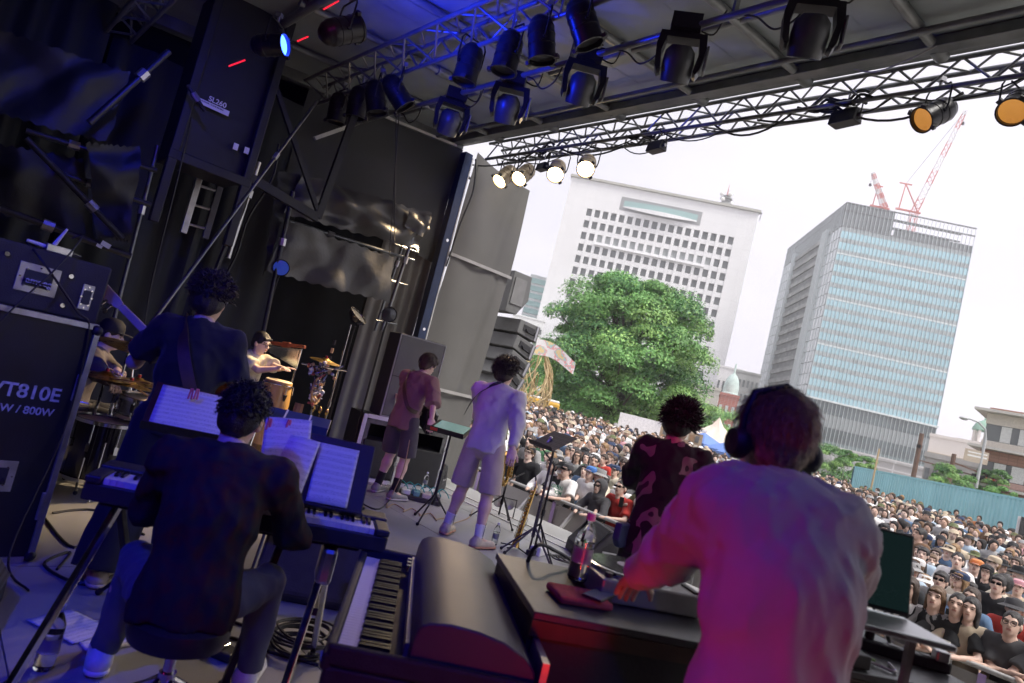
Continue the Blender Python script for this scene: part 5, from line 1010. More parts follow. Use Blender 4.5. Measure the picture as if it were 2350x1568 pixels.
# --- two round reflector lamps and a small blue lamp
def dish_lamp(label, c, r, dirv, poledown=True, lens=None):
    t = thing('reflector_lamp', label, 'lamp', c, 0, 'round lamps on the scaffold'); q = Vector(dirv).to_track_quat('Z', 'Y').to_matrix().to_4x4()
    MB(q).lathe([(0, -.75*r), (.35*r, -.72*r), (.75*r, -.45*r), (.98*r, 0), (1.0*r, .08*r), (.93*r, .08*r), (.9*r, 0)], 28).build('shell', M('polished_black', (.05, .05, .06), .14, .7), t); MB(q).lathe([(0, .12*r), (.5*r, .1*r), (.92*r, 0)], 28).build('lens', lens or M('smoked_lens', (.06, .065, .075), .08, .3), t)
    for k in range(8): a = k*.785; MB(q).tube((math.cos(a)*r*.98, math.sin(a)*r*.98, -.02), (math.cos(a)*r*.98, math.sin(a)*r*.98, .1*r), .008).build('rim_clip', BLACK, t)
    MB().path([(0, 0, -r), (0, .02, -r-.1), (0, .03, -c.z if poledown else -r-.25)], .014).build('stem', BLACK, t); return t
cpos = Vector((0, 0, CZ)); c = atd(822, 725, 8.5); dish_lamp('large shiny round lamp on a pole under the crumpled tarpaulin', c, .135, Vector((.35, -.5, .75))); c = atd(893, 722, 8.6); dish_lamp('smaller dark round lamp beside the large shiny one', c, .1, cpos-c+Vector((2, 0, 0)))
c = atd(645, 615, 8.3); dish_lamp('small blue round lamp clamped to the scaffold pole', c, .1, cpos-c, False, M('blue_lens', (.05, .1, .45), .2, 0, .1, 10, emit=(.05, .12, .9), estr=.05))
# --- guitar speaker stack on flight cases
GC = mesh_grille('grey_grille', (.17, .17, .165), .7, 130)
cl_ = aty(838, 1105, 7.45); st0 = atz(840, 1105); g0 = Vector((4.42, 7.45, 0)); rz_ = R(-12)
for k, (lab, dx) in enumerate((('open black flight case with white edges under the speaker cabinet', .3), ('second open flight case behind the guitarist\'s legs', .92))):
    t = thing('rack_flight_case', lab, 'flight case', g0+Vector((math.cos(rz_)*dx, math.sin(rz_)*dx, 0)), rz_, 'flight cases under the speaker')
    for s_ in (-1, 1): MB().box((s_*.28, .3, .42), (.03, .6, .8)).build('side_board', CASEB, t, smooth=False)
    MB().box((0, .3, .81), (.58, .6, .03)).build('board', CASEB, t, smooth=False); MB().box((0, .3, .03), (.58, .6, .03)).build('board', CASEB, t, smooth=False); MB().box((0, .58, .42), (.56, .02, .78)).build('back_board', BLKPL, t, smooth=False)
    for s_ in (-1, 1): MB().box((s_*.28, -.012, .42), (.05, .02, .82)).build('edge_profile', WHITE, t, smooth=False, bevel=.004)
    for z in (.03, .81): MB().box((0, -.012, z), (.5, .02, .05)).build('edge_profile', WHITE, t, smooth=False, bevel=.004)
    for s_ in (-1, 1): MB().box((s_*.225, -.008, .42), (.05, .012, .7)).box((0, -.0085, .42+s_*.335), (.4, .011, .06)).build('inner_frame', M('worn_board', (.12, .12, .115), .7, 0, .4, 20), t, smooth=False)
    for z in (.28, .58): MB().box((.27, -.026, z), (.07, .012, .05)).build('catch', STEEL, t, smooth=False, bevel=.006)
    MB().box((0, .2, .3), (.46, .5, .45)).build('amplifier', BLKPL, t, smooth=False, bevel=.01)
t = thing('guitar_cabinet', 'tall dark guitar speaker cabinet with grey grille on the flight cases', 'speaker', g0+Vector((math.cos(rz_)*.52, math.sin(rz_)*.52, .83)), rz_)
zt_ = 1.08; MB().box((0, .22, zt_/2), (.66, .42, zt_)).build('cabinet', TOLEX, t, smooth=False, bevel=.015); MB().box((0, .0, zt_*.26), (.6, .02, zt_*.46)).build('grille', GC, t, smooth=False); MB().box((0, .0, zt_*.74), (.6, .02, zt_*.48)).build('grille', GC, t, smooth=False)
for s_ in (-1, 1): MB().box((s_*.315, .002, zt_/2), (.016, .024, zt_-.03)).build('piping', M('piping_grey', (.3, .3, .3), .6), t, smooth=False)
for z in (.015, zt_-.015): MB().box((0, .002, z), (.63, .024, .016)).build('piping', M('piping_grey', ()), t, smooth=False)
for k in range(7): a = g0+Vector((.1+.1*k, -.1-.05*(k % 3), .01)); cable(f'pale cable loop on the floor before the flight cases, {["first", "second", "third", "fourth", "fifth", "sixth", "last"][k]} from the cabinet side', [a, a+Vector((.1, -.12, 0)), a+Vector((.28, -.1, .0)), a+Vector((.4, .02, .0)), a+Vector((.2, .06, .002))], .007, M('pale_cable', (.35, .34, .33), .5))
# --- stage monitors (wedges)
def wedge(label, loc, rz_, s=1., face=GRILL):
    t = thing('stage_monitor', label, 'stage monitor', loc, rz_, 'wedge stage monitors'); t.scale = (s, s, s); pr = [(0, 0), (.42, 0), (.46, .06), (.3, .36), (.22, .38), (0, .1)]
    Mx = Matrix(((0, 0, 1, 0), (1, 0, 0, 0), (0, 1, 0, 0), (0, 0, 0, 1))); MB().prism(pr, -.32, .32, Mx).build('cabinet', TOLEX, t, smooth=False, bevel=.02)
    d = Vector((.0, .22, .28)).normalized(); nrm = Vector((0, -.28, .22)).normalized(); p0 = Vector((0, .11, .24))+nrm*.012
    MB(frameM(p0, (1, 0, 0), d, nrm)).box((0, 0, 0), (.58, .33, .012)).build('grille', face, t, smooth=False, bevel=.004)
    for s_ in (-1, 1): MB().prism([(.14, .1), (.3, .1), (.3, .22), (.22, .27), (.14, .2)], s_*.3195, s_*.323, Mx).build('handle_recess', BLACK, t, smooth=False); MB().bar((s_*.324, .15, .165), (s_*.324, .3, .165), .012, .02).build('handle_bar', STEEL, t, smooth=False)
    return t
p = atz(1330, 1285); wedge('black wedge monitor at the stage edge right of the saxophone', Vector((p.x+.02, p.y+.1, 0)), R(-118), 1.02, mesh_grille('wedge_grille', (.075, .08, .08), .6, 110))
p = atz(950, 1118); wedge('black wedge monitor behind the guitarist\'s pedals', Vector((p.x, p.y+.0, 0)), R(-52), .98, M('maroon_grille', (.06, .03, .03), .7, 0, .15, 60))
p = atz(720, 1358); wedge('black wedge monitor on the floor behind the keyboard stand', Vector((p.x+.05, p.y+.15, 0)), R(150), 1.0)
p = atz(40, 1470); wedge('black wedge monitor with honeycomb grille in the near left corner', Vector((p.x-.12, p.y+.05, 0)), R(75), 1.15, mesh_grille('honeycomb', (.11, .12, .13), .4, 60))
# --- pedal board, loose bits
p = atz(945, 1145); t = thing('pedal_board', 'pedal board crowded with effects pedals at the guitarist\'s feet', 'pedal board', p+Vector((.05, .02, 0)), R(-32)); MB().box((0, 0, .03), (.62, .36, .05)).build('board', BLKPL, t, smooth=False, bevel=.01)
for k in range(11): MB().box((-.25+.125*(k % 5), -.1+.12*(k//5), .08), (.075+.03*(k % 2), .1, .05)).build('pedal', M(f'pedal_{k % 5}', ((.35, .36, .3), (.7, .7, .72), (.12, .3, .3), (.45, .42, .38), (.1, .1, .11))[k % 5], .4), t, smooth=False, bevel=.006)
for k in range(6): MB().path(wiggle([(-.25+.1*k, .02, .12), (-.2+.1*k, .06, .17), (-.14+.1*k, .0, .15), (-.1+.1*k, -.05, .1)], 4), .007).build('patch_cable', M('teal_cable', (.03, .3, .3), .5), t)
def bottle(label, loc, s=1., cap_=(.75, .75, .78), tint=(.9, .93, .95)):
    t = thing('water_bottle', label, 'bottle', loc, 0, 'water bottles'); t.scale = (s, s, s)
    PET = M('pet', (.92, .95, .97), .08, 0, 0, 5, spec=.5, trans=1.0); WAT = M('water', (.93, .96, .97), .02, trans=1.0, var=0); WAT.node_tree.nodes['Principled BSDF'].inputs['IOR'].default_value = 1.33
    pr = [(0, .0), (.028, .001), (.033, .008)]+[(.033-.0018*(k % 2), .012+.011*k) for k in range(11)]+[(.033, .14), (.031, .155), (.02, .183), (.0125, .195), (.0125, .205)]; MB().lathe(pr, 24).build('bottle_shell', PET, t)
    MB().lathe([(0, .003), (.031, .006), (.031, .128), (0, .128)], 24).build('water', WAT, t); MB().lathe([(0, .222), (.014, .222), (.0155, .219), (.0155, .199), (.013, .199)], 20).build('cap', M('cap_%d' % int(cap_[0]*100), cap_, .4), t)
    MB().lathe([(.0335, .06), (.0335, .11)], 24).build('label_band', M('clear_label', (.75, .78, .8), .3, trans=.7, var=0), t); return t
p = atz(1133, 1250); bottle('clear water bottle on the deck beside the saxophone stand', p); p = atz(978, 1122, .1); bottle('small water bottle standing among the guitar pedals', p+Vector((.0, .05, 0)), .9); p = atz(88, 1550); bottle('blue-lit water bottle on the floor in the near left corner', p+Vector((.02, .05, 0)), 1.15, (.2, .3, .8))
TT = (Vector((1.63, 1.46, 0)), Vector((.866, -.5, 0)), Vector((.5, .866, 0)))
# guitar lead along the floor
lead = M('tan_lead', (.42, .3, .16), .5); a = atz(905, 1150); cable('tan guitar lead coiled along the floor by the guitarist\'s shoes', [atd(940, 1010, 7.7), atd(925, 1080, 7.72), atz(893, 1150)]+[atz(880+i*13+8*math.cos(i*2.2), 1158+i*3.6+7*math.sin(i*2.2)) + Vector((0, 0, .008)) for i in range(14)]+[atz(1075, 1190)+Vector((0, 0, .008)), atz(1085, 1170)+Vector((0, 0, .008))], .006, lead)
# --- tablet stand, music stands, mic stands at the front
def music_stand(label, foot, top, d, w=.5, h=.34, tilt=35, rz_=0, mat=BLACK, items=None, tripod=True):
    p = atd(*top, d); t = thing('music_stand', label, 'music stand', (p.x, p.y, 0), rz_, 'music stands')
    MB().tube((0, .03, .25), (0, .03, p.z-.05), .013, n=8).tube((0, .03, .2), (0, .03, .55), .018, n=8).build('upright', mat, t)
    if tripod:
        for k in range(3): a = 2.1*k+.5; MB().path([(0, .03, .3), (math.cos(a)*.26, .03+math.sin(a)*.26, .012)], .01).build('leg', mat, t); MB().ball((math.cos(a)*.26, .03+math.sin(a)*.26, .016), .018, 8, 6).build('rubber_foot', RUB, t)
    Mx = Matrix.Translation((0, 0, p.z)) @ Matrix.Rotation(R(90-tilt), 4, 'X'); MB(Mx).box((0, 0, 0), (w, h, .006)).build('desk', mat, t, smooth=False, bevel=.002); MB(Mx).box((0, -h/2, .025), (w, .006, .055)).build('lip', mat, t, smooth=False)
    return t, Mx
t, Mx = music_stand('black tablet stand holding a dark tablet between guitarist and saxophonist', 0, (1035, 985), 7.1, .42, .3, 68, -R(60)); MB(Mx).box((0, .0, .012), (.34, .24, .012)).build('tablet', M('tablet_glass', (.06, .1, .09), .1, emit=(.12, .2, .17), estr=.35), t, smooth=False, bevel=.006); MB(Mx).box((-.12, -.155, .03), (.08, .02, .03)).build('clip', REDPL, t, smooth=False)
t, Mx = music_stand('black perforated music stand at the front of the stage', 0, (1270, 1012), 6.7, .46, .3, 55, -R(105), mesh_grille('perforated_desk', (.09, .085, .085), .6, 70))
def mic_stand(label, base, top, d, boom=None, mic=True):
    b_ = atz(*base); t = thing('microphone_stand', label, 'microphone stand', (b_.x, b_.y, 0), 0, 'microphone stands'); p = atd(*top, d); zt_ = p.z; stand(t, 0, 0, zt_, .011, .32, .28, BLACK)
    e = Vector((0, 0, zt_))
    if boom: q = atd(*boom, d)-Vector((b_.x, b_.y, 0)); MB().path([Vector((0, 0, zt_)), q], .008).build('boom', BLACK, t); e = q
    if mic: MB().tube(e, e+Vector((.05, -.02, .1)), .012, .018, 10).ball(e+Vector((.055, -.022, .115)), .024, 10, 8).build('microphone', STEEL, t)
    return t
mic_stand('black microphone stand beside the front music stand', (1222, 1278), (1232, 1060), 6.7, (1245, 1030)); mic_stand('low microphone stand in front of the saxophonist', (1140, 1200), (1150, 1130), 7.0, (1205, 1085), False)
p = atz(1180, 1262); t = saxbody('tall silver-gold soprano saxophone upright on its floor stand', p, Matrix.Translation(p+Vector((0, 0, .03))) @ Matrix.Rotation(R(8), 4, 'Y') @ Matrix.Rotation(1.9, 4, 'Z'), True)
for k in range(4): a = k*1.57; MB().path([(0, 0, .01), (math.cos(a)*.16, math.sin(a)*.16, -.02)], .007).build('stand_leg', BLACK, t)
t = thing('power_box', 'white extension box with plugs on the deck beside the soprano stand', 'power strip', p+Vector((.22, -.12, 0)), .4); MB().box((0, 0, .045), (.2, .12, .09)).build('box', WHITE, t, smooth=False, bevel=.012); MB().box((-.14, .02, .03), (.1, .08, .05)).build('plug', BLKPL, t, smooth=False, bevel=.01)
for k in range(4): a = p+Vector((.3+.05*k, -.15-.03*k, .01)); cable(f'black cable heap beside the white extension box, {["inner", "second", "third", "outer"][k]} loop', [a, a+Vector((.2, -.05, .01)), a+Vector((.3, -.2, 0)), a+Vector((.12, -.3, .01)), a+Vector((-.05, -.18, .02)), a+Vector((.05, -.02, .02))], .007)
t = thing('floor_light', 'twin round floor lamps on a black bracket behind the saxophonist', 'lamp', atz(1140, 1190)+Vector((.15, .1, 0)), R(-40))
for s_ in (-1, 1): MB(Matrix.Translation((s_*.07, 0, .17)) @ Matrix.Rotation(R(90), 4, 'X')).lathe([(0, -.06), (.05, -.05), (.062, .03), (.055, .03), (0, .01)], 18).build('lamp_head', STEEL, t)
MB().path([(-.15, 0, .02), (-.15, 0, .24), (.15, 0, .24), (.15, 0, .02)], .009).build('bracket', BLACK, t)
# --- keyboard on its stand, with sheet music
kx = Vector((.894, -.447, 0)); ky = Vector((.447, .894, 0)); KO = Vector((.66, 3.0, .69)); KL = 1.2
t = thing('stage_piano', 'black stage keyboard on a metal stand in front of the seated player', 'keyboard', KO); t.matrix_world = frameM(KO, kx, ky, (0, 0, 1))
KB = M('keyboard_shell', (.03, .03, .034), .4, 0, .1, 20, .03, 200); IV = M('key_white', (.72, .71, .69), .3); EB = M('key_black', (.012, .012, .013), .25)
MB().box((KL/2, .15, .035), (KL, .3, .07)).box((KL/2, .235, .09), (KL, .13, .04)).box((.03, .08, .085), (.06, .18, .03)).box((KL-.03, .08, .085), (.06, .18, .03)).build('body', KB, t, smooth=False, bevel=.008)
NW = 45; kw = (KL-.13)/NW; wm = MB().box((0, .075, .083), (kw*.93, .145, .024)).mesh('white_key', IV); bm = MB().box((0, .105, .1), (kw*.55, .09, .016)).mesh('black_key', EB)
for i in range(NW):
    link('white_key', wm, t, (.065+kw*(i+.5), 0, 0))
    if i % 7 in (0, 1, 3, 4, 5) and i < NW-1: link('black_key', bm, t, (.065+kw*(i+1), 0, 0))
for i in range(24): MB().box((.25+i*.033, .24+(.02 if i % 2 else 0), .113), (.02, .008, .006)).build('button', M('button_grey', (.2, .2, .22), .5), t, smooth=False)
for i in range(5): MB().tube((.95+i*.035, .27, .11), (.95+i*.035, .27, .125), .009, n=10).build('knob', BLKPL, t)
st = thing('keyboard_stand', 'chrome and black A-frame stand under the keyboard', 'keyboard stand', (KO.x, KO.y, 0)); st.matrix_world = frameM((KO.x, KO.y, 0), kx, ky, (0, 0, 1))
for x0, x1, y0, y1, mt in ((.12, -.02, -.02, -.1, CHROME), (.12, .25, .28, .5, BLACK), (.98, .92, .02, -.12, CHROME), (.98, 1.06, .28, .5, CHROME), (.78, .7, .1, .1, BLACK)): MB().bar((x0, .12, .67), (x1, y1, .015), .03, .03).build('leg', mt, st, smooth=False, bevel=.006); MB().box((x1, y1, .015), (.05, .05, .03)).build('foot', RUB, st, smooth=False, bevel=.008)
MB().bar((.05, .12, .67), (1.1, .12, .67), .04, .03).bar((.98, .02, .4), (.98, .3, .4), .02, .03).build('top_rail', BLACK, st, smooth=False); MB().box((.98, .12, .58), (.07, .16, .16)).build('joint_plate', STEEL, st, smooth=False, bevel=.02)
def staves(name, seed=0):
    m = M(name, (.74, .73, .72), .85, 0, 0, 5); n = m.node_tree.nodes; l = m.node_tree.links; tc = n.new('ShaderNodeTexCoord'); sp = n.new('ShaderNodeSeparateXYZ'); l.new(tc.outputs['Object'], sp.inputs[0])
    def ma(op, a, b=None):
        q = n.new('ShaderNodeMath'); q.operation = op
        for i, v in enumerate((a, b)):
            if v is None: continue
            if isinstance(v, (int, float)): q.inputs[i].default_value = v
            else: l.new(v, q.inputs[i])
        return q.outputs[0]
    row = ma('FRACT', ma('MULTIPLY', sp.outputs[1], 34)); fine = ma('FRACT', ma('MULTIPLY', sp.outputs[1], 34*9)); ln = ma('MULTIPLY', ma('LESS_THAN', fine, .25), ma('LESS_THAN', row, .5))
    nz = n.new('ShaderNodeTexNoise'); nz.inputs['Scale'].default_value = 260; l.new(tc.outputs['Object'], nz.inputs[0]); dots = ma('MULTIPLY', ma('GREATER_THAN', nz.outputs[0], .58), ma('LESS_THAN', row, .62)); ink = ma('MINIMUM', ma('ADD', ma('MULTIPLY', ln, .3), ma('MULTIPLY', dots, .5)), .6)
    mx = n.new('ShaderNodeMix'); mx.data_type = 'RGBA'; l.new(ink, mx.inputs[0]); mx.inputs[6].default_value = (.74, .73, .72, 1); mx.inputs[7].default_value = (.06, .06, .08, 1); l.new(mx.outputs[2], n['Principled BSDF'].inputs['Base Color']); return m
SCORE = staves('sheet_music')
ms = atd(735, 1080, 3.05); t = thing('music_rest', 'black folding music rest holding open sheet music above the keyboard', 'music stand', (ms.x, ms.y, 0)); Mx = Matrix.Translation((0, 0, ms.z)) @ basis(kx, ky, (0, 0, 1)).to_4x4() @ Matrix.Rotation(R(64), 4, 'X')
MB(Mx).box((.01, 0, -.01), (.42, .33, .01)).box((.01, -.165, .02), (.42, .012, .06)).build('desk', BLKPL, t, smooth=False, bevel=.012); MB(Mx).box((.2, -.2, -.0), (.12, .03, .02)).build('desk_clip', WOODR, t, smooth=False)
MB(Mx).path([(-.1, -.18, -.02), (-.1, -.34, -.05)], .012).path([(.12, -.18, -.02), (.12, -.34, -.05)], .012).build('support', BLACK, t)
def page(label, Mx, w, h, curl_, name='sheet_music_page', mat=None):
    o = MB().grid(lambda u, v: ((u-.5)*w, (v-.5)*h, curl_*math.sin(math.pi*u)*(.4+.6*(1-v))+.002), 14, 10).build(name, mat or SCORE); o.matrix_world = Mx; s_ = o.modifiers.new('thick', 'SOLIDIFY'); s_.thickness = .0006; return tag(o, label, 'sheet music', 'sheets of music')
T0 = Matrix.Translation((ms.x, ms.y, 0)); page('left sheet-music page curling off the keyboard rest', T0 @ Mx @ Matrix.Translation((-.13, -.01, .01)) @ Matrix.Rotation(R(-6), 4, 'Z') @ Matrix.Rotation(R(-14), 4, 'Y'), .18, .27, .04); page('right sheet-music page lit violet on the keyboard rest', T0 @ Mx @ Matrix.Translation((.06, -.01, .004)), .18, .27, .004); page('rear sheet-music page clipped by pink pegs', T0 @ Mx @ Matrix.Translation((-.17, .07, .004)) @ Matrix.Rotation(R(8), 4, 'Z'), .2, .27, .01)
def peg(label, p):
    t = thing('clothes_peg', label, 'clothes peg', p, 0, 'pink pegs'); 
    for s_ in (-1, 1): MB().bar((s_*.008, 0, -.025), (s_*.004, 0, .03), .01, .008).build('jaw', PINKPL, t, smooth=False, bevel=.002)
peg('left pink clothes peg on the keyboard sheet music', atd(617, 975, 3.05)); peg('right pink clothes peg on the keyboard sheet music', atd(661, 978, 3.08)); peg('left pink clothes peg on the bass player\'s music', atd(438, 905, 3.45)); peg('right pink clothes peg on the bass player\'s music', atd(451, 906, 3.45))
t, Mx2 = music_stand('black music stand with blue-lit sheet music between bass player and keyboard player', 0, (455, 950), 3.45, .46, .32, 50, -R(20)); L_ = Matrix.LocRotScale(t.location, t.rotation_euler, None); page('blue-lit sheet music in front of the bass player', L_ @ Mx2 @ Matrix.Translation((0, 0, .008)), .4, .28, .01)
t, Mx2 = music_stand('music stand holding a flat blue folder behind the keyboard rest', 0, (680, 965), 4.6, .44, .26, 72, -R(30), M('navy_desk', (.02, .04, .16), .4)); 
for x_ in (-.08, .08): MB(Mx2).box((x_, 0, .006), (.012, .25, .004)).build('elastic_strap', WHITE, t, smooth=False)
# stool
sl_ = Vector((.98, 2.5, -.065)); t = thing('drum_stool', 'round black padded stool on a chrome tripod under the keyboard player', 'stool', sl_); MB().lathe([(0, .5), (.14, .5), (.17, .485), (.175, .45), (.165, .415), (.12, .405), (0, .405)], 32).build('seat', M('black_vinyl', (.02, .02, .022), .4, 0, .15, 20, .05, 120), t); MB().tube((0, 0, .12), (0, 0, .41), .02, n=12).tube((0, 0, .24), (0, 0, .3), .03, n=12).build('column', CHROME, t)
for k in range(4): a = k*1.57+.3; MB().path([(math.cos(a)*.025, math.sin(a)*.025, .27), (math.cos(a)*.16, math.sin(a)*.16, .18), (math.cos(a)*.27, math.sin(a)*.27, .08)], .014, 8).build('leg', CHROME, t)
# coiled cable, sustain pedal, papers
cc = atz(690, 1490); 
for k in range(9): rr = .13+.012*(k % 4); ox = Vector((.012*math.sin(k*2.1), .012*math.cos(k*1.7), .008+.011*k)); o = MB().path([cc+ox+Vector((math.cos(a)*rr*(1+.05*math.sin(3*a+k)), math.sin(a)*rr, .006*math.sin(2*a+k))) for a in np.linspace(0, 6.28, 30, False)], .0055, 6, closed=True).build('coiled_cable', CABLE); tag(o, f'coiled black cable below the keyboard stand, {["lowest", "second", "third", "fourth", "fifth", "sixth", "seventh", "eighth", "topmost"][k]} turn of the coil', 'cable', 'turns of the coiled cable')
p = atz(505, 1505); t = thing('sustain_pedal', 'chrome sustain pedal on the floor between the stool and stand', 'pedal', p, .6); MB().box((0, 0, .02), (.1, .16, .04)).build('base', BLKPL, t, smooth=False, bevel=.01); MB().prism([(-.03, -.02), (.03, -.02), (.04, .14), (-.04, .14)], .045, .055).build('treadle', CHROME, t, smooth=False, bevel=.004)
p = atz(165, 1440); page('loose sheet-music page lying on the floor by the corner monitor', Matrix.Translation(p+Vector((0, 0, .006))) @ Matrix.Rotation(.5, 4, 'Z'), .22, .3, .004); page('second loose page partly under the first one on the floor', Matrix.Translation(p+Vector((.1, -.09, .003))) @ Matrix.Rotation(.15, 4, 'Z'), .22, .3, .002)
for k, q in enumerate((((100, 1190), (170, 1260), (240, 1200), (330, 1230)), ((130, 1310), (160, 1270), (100, 1300), (200, 1345), (300, 1300)), ((270, 1350), (330, 1372), (450, 1400), (560, 1440)), ((470, 1460), (540, 1470), (620, 1500), (730, 1530)), ((120, 1180), (200, 1172), (300, 1185), (380, 1180)), ((820, 1150), (870, 1170), (920, 1130), (1000, 1150)))): cable(['black cable trailing from the amp case foot', 'looped cable on the deck before the bass player', 'black cable running under the stool', 'black cable beside the coil under the keyboard', 'cable crossing the deck beneath the drums', 'thin cable behind the guitarist'][k], [atz(*a_)+Vector((0, 0, .008)) for a_ in q], .008)
# --- Rhodes-type electric piano
w_ = Vector((.57, .82, 0)).normalized(); rv = Vector((w_.y, -w_.x, 0)); N0 = Vector((1.06, 1.62, .56)); t = thing('electric_piano', 'vintage electric piano with rounded black lid seen over its end', 'piano', N0); t.matrix_world = frameM(N0, w_, -rv, (0, 0, 1)); RL = 1.1
# local: x along the keys (away), y towards the player's side (negative = back)
LID = M('lid_vinyl', (.075, .074, .071), .42, 0, .15, 3, .12, 260, spec=.6, wear=.25, wearcol=(.2, .19, .17))
MB().box((RL/2, -.28, .045), (RL, .6, .09)).box((.012, -.28, .12), (.024, .6, .06)).box((RL-.012, -.28, .12), (.024, .6, .06)).box((RL/2, .015, .1), (RL, .03, .05)).build('case', TOLEX, t, smooth=False, bevel=.01)
prof = [(-.2, .1), (-.203, .2), (-.212, .23), (-.235, .246), (-.3, .254), (-.38, .25), (-.46, .235), (-.53, .205), (-.565, .17), (-.575, .1)]
m = MB(); m.prism([(a_, b_) for a_, b_ in prof], .03, RL-.03, Matrix(((0, 0, 1, 0), (1, 0, 0, 0), (0, 1, 0, 0), (0, 0, 0, 1)))); m.build('lid', LID, t, bevel=.006, ang=30)
MB().box((RL/2, -.585, .15), (RL-.02, .02, .12)).build('back_rail', ALUW, t, smooth=False); MB().bar((.1, -.195, .13), (RL-.06, -.195, .13), .012, .05).build('name_rail', M('violet_grey_rail', (.3, .3, .34), .4, .6), t, smooth=False)
NW = 43; kw = (RL-.14)/NW; wm = MB().box((0, -.075, .105), (kw*.92, .145, .026)).mesh('white_key', IV); bm = MB().prism([(-.055, .0), (-.15, .0), (-.15, .016), (-.06, .014)], -kw*.28, kw*.28, Matrix(((0, 0, 1, 0), (1, 0, 0, 0), (0, 1, 0, .118), (0, 0, 0, 1)))).mesh('black_key', EB)
for i in range(NW):
    link('white_key', wm, t, (.07+kw*(i+.5), 0, 0))
    if i % 7 in (0, 1, 3, 4, 5) and i < NW-1: link('black_key', bm, t, (.07+kw*(i+1), 0, 0))
for k in range(3): MB().tube((RL-.1-.05*k, -.18, .13), (RL-.1-.05*k, -.18, .155), .012, n=12).build('knob', CHROME, t)
for x_, y_ in ((.08, -.05), (RL-.08, -.05), (.08, -.5), (RL-.08, -.5)): MB().tube((x_, y_, .0), (x_*1.0, y_, -.55), .018, n=10).build('leg', CHROME, t)
MB().bar((RL*.12, .02, .035), (RL*.2, .031, .035), .03, .002).build('badge', M('badge_blue', (.1, .2, .6), .3), t, smooth=False)
# --- DJ table and what stands on it
o_, tu, tv = TT; tz = .85; t = thing('dj_table', 'black-draped table with the turntable and laptop', 'table', o_); t.matrix_world = frameM(o_, tu, tv, (0, 0, 1)); TL, TD = 1.75, .66
DRAPE = M('table_drape', (.022, .02, .02), .6, 0, .2, 4, .1, 60); MB().box((TL/2, TD/2, tz-.012), (TL, TD, .024)).build('table_top', M('table_top_black', (.06, .063, .065), .38, 0, .15, 8, .06, 90, wear=.3, wearcol=(.12, .12, .12)), t, smooth=False, bevel=.004)
MB().grid(lambda u, v: (TL*u, .012+.012*math.sin(u*40)*(1-v), (tz-.03)*v), 90, 4).build('front_drape', DRAPE, t); MB().grid(lambda u, v: (.012+.01*math.sin(u*16)*(1-v), TD*u, (tz-.03)*v), 40, 4).build('side_drape', DRAPE, t); MB().box((TL/2, .004, tz-.05), (TL, .012, .05)).build('edge_rail', M('dark_wood_rail', (.06, .03, .02), .45, 0, .3, 8), t, smooth=False)
for x_ in (.05, TL-.05):
    for y_ in (.06, TD-.06): MB().bar((x_, y_, 0), (x_, y_, tz-.03), .04, .04).build('leg', BLACK, t, smooth=False)
def on(px, py, z=tz): return atz(px, py, z+.002)
rzT = math.atan2(tu.y, tu.x)
p = on(1325, 1378); tw = MB().prism([(-.1, -.075), (.1, -.08), (.105, .07), (-.095, .08)], 0, .028).build('towel', M('red_towel', (.62, .1, .1), .95, 0, .15, 30, .6, 300), smooth=False, bevel=.012); tw.location = p; tw.rotation_euler = (0, 0, rzT+.1); tag(tw, 'folded red towel under the phone on the table corner', 'towel')
ph = thing('smartphone', 'dark smartphone lying on the red towel', 'phone', p+Vector((.05, -.045, .031)), rzT-.7); MB().box((0, 0, .004), (.072, .148, .008)).build('phone_body', BLKPL, ph, smooth=False, bevel=.003); MB().box((0, 0, .0085), (.066, .14, .001)).build('screen', M('phone_screen', (.2, .24, .25), .06, spec=.8), ph, smooth=False)
bottle('clear water bottle with pink cap standing on the table behind the towel', on(1318, 1350)+Vector((.0, .0, .03)), 1.12, (.8, .35, .42))
p = on(1452, 1368); tt = thing('turntable', 'red-lit record player turntable on the table', 'turntable', p, rzT+.05); TTM = M('turntable_grey', (.3, .29, .29), .4, .5, .1, 20)
MB().box((0, 0, .045), (.43, .34, .08)).build('plinth', TTM, tt, smooth=False, bevel=.008); MB().lathe([(0, .103), (.158, .103), (.165, .1), (.165, .086), (0, .086)], 48, Matrix.Translation((-.04, 0, 0))).build('platter', CHROME, tt); MB().lathe([(.01, .107), (.15, .107), (.15, .104)], 48, Matrix.Translation((-.04, 0, 0))).build('record', M('vinyl', (.01, .01, .011), .2, 0, .2, 60), tt); MB().lathe([(.0, .1085), (.05, .1085)], 32, Matrix.Translation((-.04, 0, 0))).build('record_label', M('record_label', (.6, .58, .55), .6), tt)
MB().tube((.16, .11, .085), (.16, .11, .14), .03, .024, 16).tube((.16, .14, .13), (.16, .17, .13), .016, n=12).build('tonearm_base', CHROME, tt); MB().path(wiggle([(.16, .15, .135), (.16, .05, .135), (.15, -.06, .13), (.1, -.11, .12)], 5), .005, 8).build('tonearm', CHROME, tt); MB().box((.17, -.1, .088), (.02, .1, .008)).build('pitch_fader', BLKPL, tt, smooth=False); MB().tube((-.18, -.13, .085), (-.18, -.13, .1), .015, n=12).build('strobe_knob', BLKPL, tt)
for s_ in (-1, 1):
    for u_ in (-1, 1): MB().tube((s_*.18, u_*.13, 0), (s_*.18, u_*.13, .012), .02, n=12).build('foot', RUB, tt)
p = on(1750, 1420); mx_ = thing('dj_mixer', 'black DJ mixer in front of the DJ', 'mixer', p, rzT); MB().box((0, 0, .05), (.3, .36, .1)).build('chassis', BLKPL, mx_, smooth=False, bevel=.006)
for i in range(4):
    for j in range(4): MB().tube((-.1+.066*i, -.02+.045*j, .1), (-.1+.066*i, -.02+.045*j, .118), .009, n=10).build('knob', CHROME, mx_)
